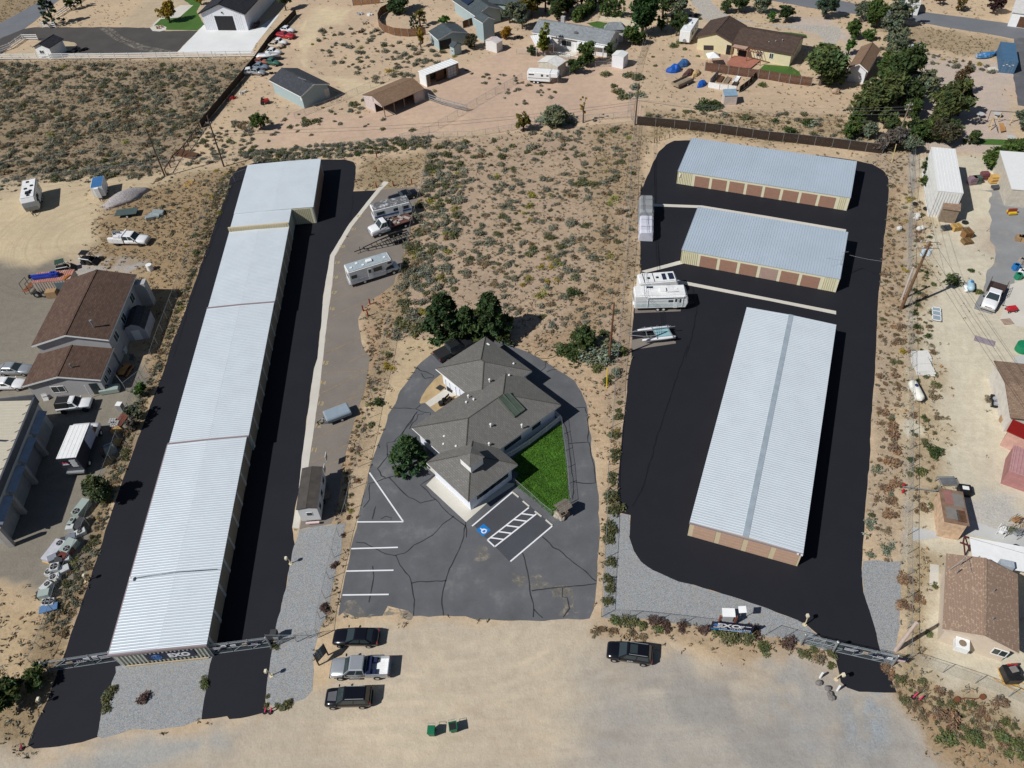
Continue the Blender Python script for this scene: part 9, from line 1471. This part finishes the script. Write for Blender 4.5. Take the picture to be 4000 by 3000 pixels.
S1('lime',[(2,3,690,650,.9),(2,3,890,690,.9),(2,3,1000,720,.8),(2,3,1410,720,1.0),(2,3,1720,840,1.1),(3,3,310,855,.7),(3,3,430,960,.7)],'bright green bush in the row along the right front fence'); S1('olive',[(2,3,760,660,1.1),(2,3,830,670,1.0),(2,3,1500,780,1.3),(2,3,1620,760,1.3),(3,3,240,880,.9),(3,3,430,880,.8)],'olive green bush in the row along the right front fence'); S1('brown',[(2,3,600,715,.8),(2,3,680,725,.7),(2,3,820,750,.8),(2,3,900,770,.6),(2,3,560,745,.6),(3,3,350,910,1.0)],'straw brown bush in the row along the right front fence')
MAUV=leafmat('mauve_brown_stems',(.135,.085,.07)); PROTO['mauve']=[(leafmesh('mauve_shrub',*d_,MAUV),d_) for d_ in [blob(420,9,.8,.08,1.9) for _ in range(3)]]; NMK['mauve']='dry_bush'
S1('mauve',[(2,3,980,660,1.2),(2,3,1060,690,1.0),(2,3,1165,690,.8),(2,3,1310,720,1.0),(2,3,1640,740,1.1),(3,3,140,810,1.2),(2,3,1160,720,.6)],'mauve brown bush in the row along the right front fence'); S1('mauve',[(0,3,985,1185,1.0)],'round dark brown bush alone on the left gravel'); S1('olive',[(0,3,745,1190,1.0),(0,3,770,1130,.9),(0,3,720,1260,.7)],'bush on the left edge of the gravel below the long storage building'); S1('lime',[(0,3,1395,1100,.8),(0,3,1400,1060,.6)],'green bush on the right edge of the gravel below the long storage building'); S1('mauve',[(1,3,470,575,.9),(1,3,545,280,.75),(1,3,600,75,.45)],'brown bush at the fence right of the gravel strip'); S1('olive',[(1,3,215,1230,.9),(1,3,150,1240,.5),(1,3,75,1235,.5),(1,3,75,1170,.4),(1,3,130,830,.6)],'green bush at the foot of the gravel strip')
S1('yellow',[(1,2,1150,200,1.1),(1,2,1130,170,.8)],'yellow flowering bush at the fence left of the office drive'); S1('dark',[(1,2,1040,510,1.2)],'dark green bush at the fence left of the office drive'); S1('olive',[(1,2,1150,90,.9),(1,1,1280,1390,1.5),(1,1,1390,1450,1.3),(1,1,1270,1180,1.4),(1,1,1240,1350,1.2),(1,2,1010,690,.8)],'olive bush along the fence above the office drive'); S1('olive',[(1,0,440,1060,1.7),(1,0,850,900,1.7),(1,0,1105,1120,.9),(1,0,1345,1130,1.0),(1,0,520,1050,1.4)],'olive bush on the dirt below the teal garage'); S1('yellow',[(1,0,1150,620,1.4),(1,0,480,390,.8),(1,0,640,-10,.9)],'bright yellow bush on the dirt yards at the upper middle'); S1('lime',[(0,1,1690,600,1.0),(0,1,1690,750,1.0)],'bright green bush in the strip left of the long storage building'); S1('yellow',[(0,1,1790,250,.9),(0,1,1830,270,.9),(0,1,1610,375,.7),(0,1,1620,690,.7),(0,1,1870,40,.9)],'yellow bush in the strip left of the long storage building'); S1('yelg',[(0,3,510,260,.8),(0,3,515,300,.6)],'yellow flowered bush by the air conditioner scrap')
S1('yellow',[(3,1,1210,290,1.1),(3,1,1250,275,.8),(3,1,1190,475,.7),(3,1,1190,905,.9),(3,2,1170,60,1.0)],'yellow bush in the strip beside the grey fence line'); S1('rust',[(3,1,1130,1390,1.1),(3,1,1130,1520,1.0),(3,2,1080,780,1.2),(3,2,1080,1020,1.2),(3,2,1100,1190,1.1),(3,2,1030,1250,1.2),(3,2,1075,1350,1.1),(3,2,1040,1460,1.2),(3,2,1080,905,1.2),(3,2,1010,590,.8),(3,2,1080,700,1.0),(3,2,970,270,.8),(3,2,1100,270,.9),(3,3,920,370,1.2),(3,3,905,545,.9),(3,3,965,570,.7),(3,3,1030,510,.8)],'round rust red bush in the strip right of the right storage lot'); S1('silver',[(3,2,935,1080,.8),(3,2,880,1545,.9),(3,2,1055,1295,.6),(3,3,800,180,.9),(3,3,695,210,.7),(3,3,830,150,.7)],'pale grey green bush in the strip right of the right storage lot'); S1('dark',[(3,1,1610,1010,1.8),(3,2,1410,920,1.4),(3,1,1385,1480,.8),(3,1,1750,905,.7)],'dark green bush in the sandy right yard'); S1('brown',[(3,2,1430,440,1.1),(3,2,1465,620,.9),(3,2,1340,1415,1.0),(3,2,1550,630,.5),(3,2,1905,470,.8)],'dark twiggy bush in the sandy right yard'); S1('lime',[(3,2,1420,1390,.7),(3,2,1310,1090,1.1),(3,2,1460,350,.9),(3,1,1420,1020,.7),(3,1,1810,1085,1.0),(3,3,1095,750,.6),(3,3,1140,420,.6)],'green weed clump in the sandy right yard')
S1('lime',[(3,3,1230,1470,1.3),(3,3,1390,1450,1.2),(3,3,1570,1450,1.2),(3,3,1700,1510,1.2),(3,3,1630,1560,.9),(3,3,1730,1580,.8)],'bright green bush in the weeds at the bottom right corner'); S1('rust',[(3,3,1250,1330,1.3),(3,3,1140,1290,.9),(3,3,1460,1300,.8),(3,3,1580,1220,1.0)],'large rust red bush in the weeds at the bottom right corner')
S1('dark',[(2,0,1690,930,2.6),(2,0,1640,930,2.0),(2,0,1750,930,2.0)],'big dark bush on the dirt behind the slatted fence'); S1('olive',[(2,0,1060,680,2.2),(2,0,990,650,1.8),(2,0,820,650,1.7),(2,0,910,810,1.9),(2,0,970,840,1.8),(2,0,870,750,1.2),(2,0,2030,1030,1.6)],'olive bush beside the lane fence at the top'); S1('silver',[(2,0,1060,760,1.6),(2,0,1100,830,1.6),(2,0,1010,830,1.4),(2,0,480,1050,2.4),(2,0,300,1050,2.6),(2,0,410,1060,2.4),(3,0,390,1090,1.7),(3,0,1290,420,1.8),(3,0,1330,480,1.4)],'silvery green bush near the utility poles at the top'); S1('lime',[(2,0,1400,400,1.5),(2,0,1450,370,1.5),(2,0,1235,575,.8),(2,0,2160,740,1.4),(2,0,1215,495,.6),(2,0,1610,490,.7),(2,0,1490,430,.9)],'light green weed bush around the butter yellow house'); S1('dark',[(3,0,330,1080,1.8),(3,0,170,1150,2.0),(3,0,60,1060,1.2)],'dark bush just behind the slatted fence at right')
AUT=leafmat('autumn_yellow_leaves',(.30,.20,.025)); BLUG=leafmat('blue_green_needles',(.055,.085,.05)); MIDG=leafmat('mid_green_leaves',(.075,.115,.03)); GRYG=leafmat('grey_green_leaves',(.15,.175,.11)); DEAD=leafmat('dead_grey_twigs',(.16,.135,.11)); BRIG=leafmat('fresh_green_leaves',(.07,.15,.03)); AUTG=leafmat('autumn_green_leaves',(.16,.14,.03)); PURP=leafmat('purple_brown_leaves',(.055,.028,.028))
def TR(kind,c,r_,bx,by,ty,r,label,m=None,n=None,h=None,name='tree',cat='tree',lean=(0,0)):
    b=tp(c,r_,bx,by);
    if h is None: h=max(1.5,hgt(b,tp(c,r_,bx+(2000-b[0])*-.02,ty)))
    return tree(kind,b,h,r,label,name,m,cat,n=n,lean=lean)
TR('pine',1,1,1640,1470,1065,3.2,'left and tallest of three dark pines behind the office',n=4600,name='pine_tree',h=8.0); TR('pine',1,1,1830,1480,1150,2.5,'middle and smallest of three dark pines behind the office',n=3600,name='pine_tree',h=5.8); TR('pine',1,1,2030,1470,1090,3.1,'right one of three dark pines behind the office',n=4400,name='pine_tree',h=8.0)
TR('pine',1,2,1340,1030,740,2.35,'broad dark pine against the left wall of the office',n=3800,name='pine_tree',h=5.4,m=leafmat('bright_pine_needles',(.06,.11,.042)))
TR('dec',2,1,610,1560,1380,2.4,'dark upright juniper left of the reddish brown pole',DKGREEN,2600,4.2);
TR('dec',0,2,890,1345,1040,2.15,'round grey green tree casting a shadow on the left asphalt',leafmat('olive_grey_leaves',(.085,.105,.045)),4200,4.2); TR('dec',0,2,1225,430,330,1.2,'small bright green tree beside the wire gate at left',BRIG,1500,2.6); TR('dec',0,2,1200,620,490,1.5,'grey green bushy tree beside the water heater at left',GRYG,1500,2.6); TR('dec',0,2,1150,720,600,1.2,'dark leafless looking bush beside the rust red planks',DEAD,1200,2.2); TR('dec',0,3,60,1210,1040,2.3,'dark green bush tree at the bottom left edge',DKGREEN,2600,3.4); TR('dec',0,3,290,1060,990,1.7,'dark shrub tree in shade by the left rolling gate',DKGREEN,1800,2.4)
TR('pine',0,0,470,215,-30,2.4,'tall dark conifer beside the road at the top left',BLUG,2600,name='conifer',h=9); TR('dec',0,0,1470,190,0,2.9,'autumn yellow tree on the lawn at the top left',AUT,2600,5.5); TR('dec',0,0,1740,40,-60,2.0,'small autumn yellow tree beside the black roofed garage',AUT,1500,4); TR('dec',0,0,620,90,-20,1.8,'left small green tree along the receding white fence',MIDG,1200,4); TR('dec',0,0,710,60,-40,1.5,'right small green tree along the receding white fence',MIDG,1200,4)
TR('dec',1,0,260,90,-60,2.5,'green tree beside the white garage at the top',MIDG,2200,6); TR('dec',1,0,1240,120,-60,4.2,'wide dark conifer behind the curved fence',leafmat('pine_needles',(.05,.082,.03)),3600,6); TR('dec',1,0,1420,230,60,2.6,'half bare tree inside the curved fence',AUTG,700,6); TR('pine',1,0,1370,260,150,1.3,'small dark conifer inside the curved fence',BLUG,1400,name='conifer',h=4); TR('dec',1,0,1625,215,145,1.8,'round bright green bush tree beside the pavilion',BRIG,2000,2.8); TR('dec',1,0,1425,410,240,1.5,'slender autumn yellow tree in front of the pavilion',AUT,1100,5.5); TR('dec',1,0,2160,345,250,1.9,'orange yellow tree behind the rust stained shed',leafmat('orange_autumn_leaves',(.32,.17,.02)),1600,3.4); TR('dec',1,0,1870,420,330,2.4,'dark bush tree between the playhouse and the white shed',leafmat('brown_green_leaves',(.09,.08,.045)),2200,3.2); TR('dec',1,0,50,1120,1010,2.2,'round green bush tree at the left end of the dirt lot',MIDG,2600,4); TR('dec',1,0,1700,-30,-120,2.5,'green tree at the top behind the teal house',MIDG,1500,6)
for i,(x,y,r,h,m_) in enumerate(((30,60,3.2,7,AUTG),(90,190,2.6,6,GRYG),(170,90,3.4,7,AUTG),(290,40,3.6,8,DKGREEN),(390,110,3.4,8,DKGREEN),(480,50,3.8,8,DKGREEN),(600,20,3.6,8,DKGREEN),(720,30,3.2,7,DKGREEN),(-20,140,2.6,6,GRYG))): TR('dec',2,0,x,y+60,0,r,['autumn tinted tree at the left end of the dense grove','grey green small tree at the foot of the grove','second autumn tinted tree of the grove','dark tree right of the autumn tinted ones','dark tree just behind the long grey roof','dark tree in the middle of the grove','dark tree above the clipped hedge','dark tree at the right end of the grove','grey green tree beside the teal house wing'][i],m_,2400,h)
for i in range(6): TR('column',2,0,560+26*i,185-18*i,100,1.25,'rounded clipped hedge shrub in the curved hedge behind the grey house',leafmat('clipped_hedge_leaves',(.085,.135,.035)),900,2.6,name='hedge_shrub',cat='hedge')['group']='hedge shrubs'
for i in range(5): TR('column',2,0,790+38*i,140+2*i,60,1.0,'columnar clipped cypress in the straight row behind the grey house',leafmat('clipped_hedge_leaves',(.085,.135,.035)),900,4.0,name='cypress',cat='cypress')['group']='cypress row'
TR('dec',2,0,1125,290,-80,5.2,'large dark leafy tree right of the grey roofed house',leafmat('deep_green_leaves',(.04,.085,.025)),6500,11); TR('dec',2,0,1300,150,-80,3.6,'green tree behind the large dark leafy tree',DKGREEN,2600,8); TR('dec',2,0,1430,170,0,3.0,'grey green tree beside the pale gravel lane',GRYG,2600,6); TR('dec',2,0,1420,310,130,2.8,'dark tree left of the white travel trailer at the top',DKGREEN,3000,6); TR('dec',2,0,1290,260,150,2.0,'lighter green small tree at the foot of the large leafy tree',BRIG,1500,4); TR('dec',2,0,270,480,230,2.4,'green and yellow tree in front of the long grey roofed house',leafmat('green_yellow_leaves',(.15,.17,.025)),3400,7.5); TR('dec',2,0,650,560,350,2.6,'dark green tree in front of the right patio cover',MIDG,3000,6.5); TR('dec',2,0,170,480,410,1.6,'dark round bush beside the green and yellow tree',DKGREEN,1500,2.6); TR('dec',2,0,640,570,480,2.2,'low green tree by the yard fence gate',MIDG,2200,3); TR('dec',2,0,845,500,410,1.5,'dense dark conical shrub left of the plain white shed',DKGREEN,2200,4,name='conical_shrub'); TR('dec',2,0,1040,390,270,2.8,'round clipped green bush right of the grey roofed house',MIDG,3200,4.2); TR('dec',2,0,1110,390,310,1.7,'second clipped green bush beside the lane fence',MIDG,1800,3.4); TR('dec',2,0,540,630,520,2.2,'dark bush tree right of the beige shed',DKGREEN,2200,3.6); TR('dec',2,0,100,1130,1010,2.0,'yellow green young tree on the dirt by the wire fence',AUTG,1700,4); TR('dec',2,0,370,1080,940,3.6,'wide pale sage green bush tree on the edge of the sandy lot',leafmat('pale_sage_leaves',(.17,.19,.11)),3600,4.2); TR('dec',2,0,615,1060,820,1.6,'thin nearly bare yellow sapling on the dirt lot',AUT,260,7)
TR('dec',3,0,490,165,0,3.0,'blue green spruce beside the top road',BLUG,3200,6.5); TR('dec',3,0,150,190,50,2.6,'dark spreading pine left of the blue green spruce',leafmat('pine_needles',(.05,.082,.03)),2400,4.5); TR('dec',3,0,30,190,90,1.6,'bright green small tree at the lane',BRIG,1200,3); TR('dec',2,0,1960,110,0,3.0,'pair of dark junipers beside the pale lane',DKGREEN,2200,5.5); TR('dec',2,0,2150,120,0,3.0,'grey green spreading tree beside the pale lane',GRYG,2200,5.5); TR('dec',2,0,1850,110,0,2.2,'dark low bush left of the lane junipers',DKGREEN,1500,3.2)
for i,(x,y,ty,r,h,m_,n_) in enumerate(((800,190,20,2.6,5.5,GRYG,2200),(930,240,10,3.4,8,MIDG,3600),(1110,230,10,3.6,8.5,GRYG,3600),(1040,330,180,3.0,6,GRYG,2400),(720,330,220,2.6,5,MIDG,2600),(860,350,300,1.8,3,BRIG,1500),(450,735,300,5.7,8.0,leafmat('dusty_green_leaves',(.085,.115,.04)),10000),(690,470,390,1.8,4,BRIG,1400),(1040,480,400,3.2,5.5,GRYG,2000),(1030,580,470,2.2,6,leafmat('pale_sage_leaves',(.17,.19,.11)),1800),(1080,790,560,5.2,9.5,DKGREEN,6200),(930,980,760,5.0,8,leafmat('olive_green_leaves',(.09,.11,.038)),5600),(820,1050,830,4.0,6.5,leafmat('olive_green_leaves',(.09,.11,.038)),3600),(1310,830,700,3.4,5.5,leafmat('pale_sage_leaves',(.17,.19,.11)),3200),(1190,940,800,3.8,6,DKGREEN,2600),(1560,1060,760,4.4,8.5,leafmat('olive_green_leaves',(.09,.11,.038)),5200),(1620,830,680,2.2,8,leafmat('russet_green_leaves',(.12,.085,.04)),2000),(1500,1230,1080,3.2,4.6,leafmat('brown_green_leaves',(.09,.08,.045)),3000),(1310,1190,1100,3.4,4,DKGREEN,2400),(680,1190,1090,2.4,3.4,MIDG,2400),(840,1180,1080,2.4,3.4,GRYG,2200),(1080,1300,1130,3.2,4.4,DEAD,2600),(960,1290,1180,2.2,3.2,DEAD,1800),(1200,1310,1200,2.4,3.6,GRYG,2000),(1740,1240,1180,1.8,3,DKGREEN,1500),(1990,1430,1280,3.8,3.6,leafmat('willow_green_leaves',(.075,.12,.03)),4200),(2120,1330,1230,2.6,3.2,leafmat('willow_green_leaves',(.075,.12,.03)),2400),(1640,90,-10,1.9,3.6,leafmat('red_green_leaves',(.12,.09,.03)),1500),(1940,120,20,2.2,4.8,PURP,2000),(1480,40,-20,1.6,3,PURP,1200),(2190,1120,990,2.6,5,GRYG,2000))):
    TR('dec',3,0,x,y,ty,r,['small grey green tree left of the roadside clump','green tree in the roadside clump','silvery tree at the right of the roadside clump','silvery low tree below the roadside clump','green tree beside the gravel turnaround','bright low bush beside the gravel turnaround','wide dusty green tree beside the butter yellow house','fresh green small tree behind the wide dusty tree','grey green tree above the small white garage','pale feathery tree right of the small white garage','tall dark tree in the middle of the right grove','olive green tree at the left of the right grove','lower olive tree at the left edge of the right grove','pale silvery tree right of the tall dark one','dark tree under the pale silvery one','tall olive tree leaning over the gravel yard','russet topped tree on the gravel yard','brown green spreading tree by the white metal building','dark low tree behind the leaning grey pole','green bush tree by the slatted fence','grey green bush tree by the slatted fence','grey leafless bush tree around the leaning pole foot','smaller grey leafless bush tree by the slatted fence','grey green bush beside the leaning pole foot','small dark tree by the far grass strip','wide willow green bush by the tan metal building','second willow green bush at the far grass strip','reddish green small tree beyond the top road','purple leaved tree beyond the top road','small purple leaved tree beyond the top road','grey green tree at the right edge by the swing set'][i],m_,n_,h)
TR('dec',3,1,1340,90,0,2.0,'dark green tree squeezed against the white metal building',DKGREEN,2400,4); TR('dec',3,0,1390,1620,1450,2.2,'green bush tree at the top left corner of the white metal building',MIDG,2200,3.6)

for i,(x,y,r,h_,m_) in enumerate(((1000,640,2.6,6,MIDG),(1130,690,3.0,7,leafmat('olive_green_leaves',(.09,.11,.038))),(1010,880,3.0,6,MIDG),(1130,900,3.0,6.5,DKGREEN),(1210,1020,2.6,4.5,MIDG),(1000,1110,2.8,4.5,leafmat('olive_green_leaves',(.09,.11,.038))),(1400,1200,2.6,4,MIDG),(1440,1110,2.6,5,leafmat('olive_green_leaves',(.09,.11,.038))),(1250,1230,2.4,3.6,MIDG),(760,1110,2.2,3.6,MIDG),(1090,1180,2.4,4,DKGREEN),(1560,1190,2.4,3.6,DKGREEN),(1640,1000,2.6,6,MIDG),(1150,480,2.0,4,GRYG),(1100,380,2.4,4.5,GRYG))):
    tree('dec',tp(3,0,x,y),h_,r,'green understorey tree merging into the right grove',m=m_,n=2400)['group']='understorey trees of the right grove'
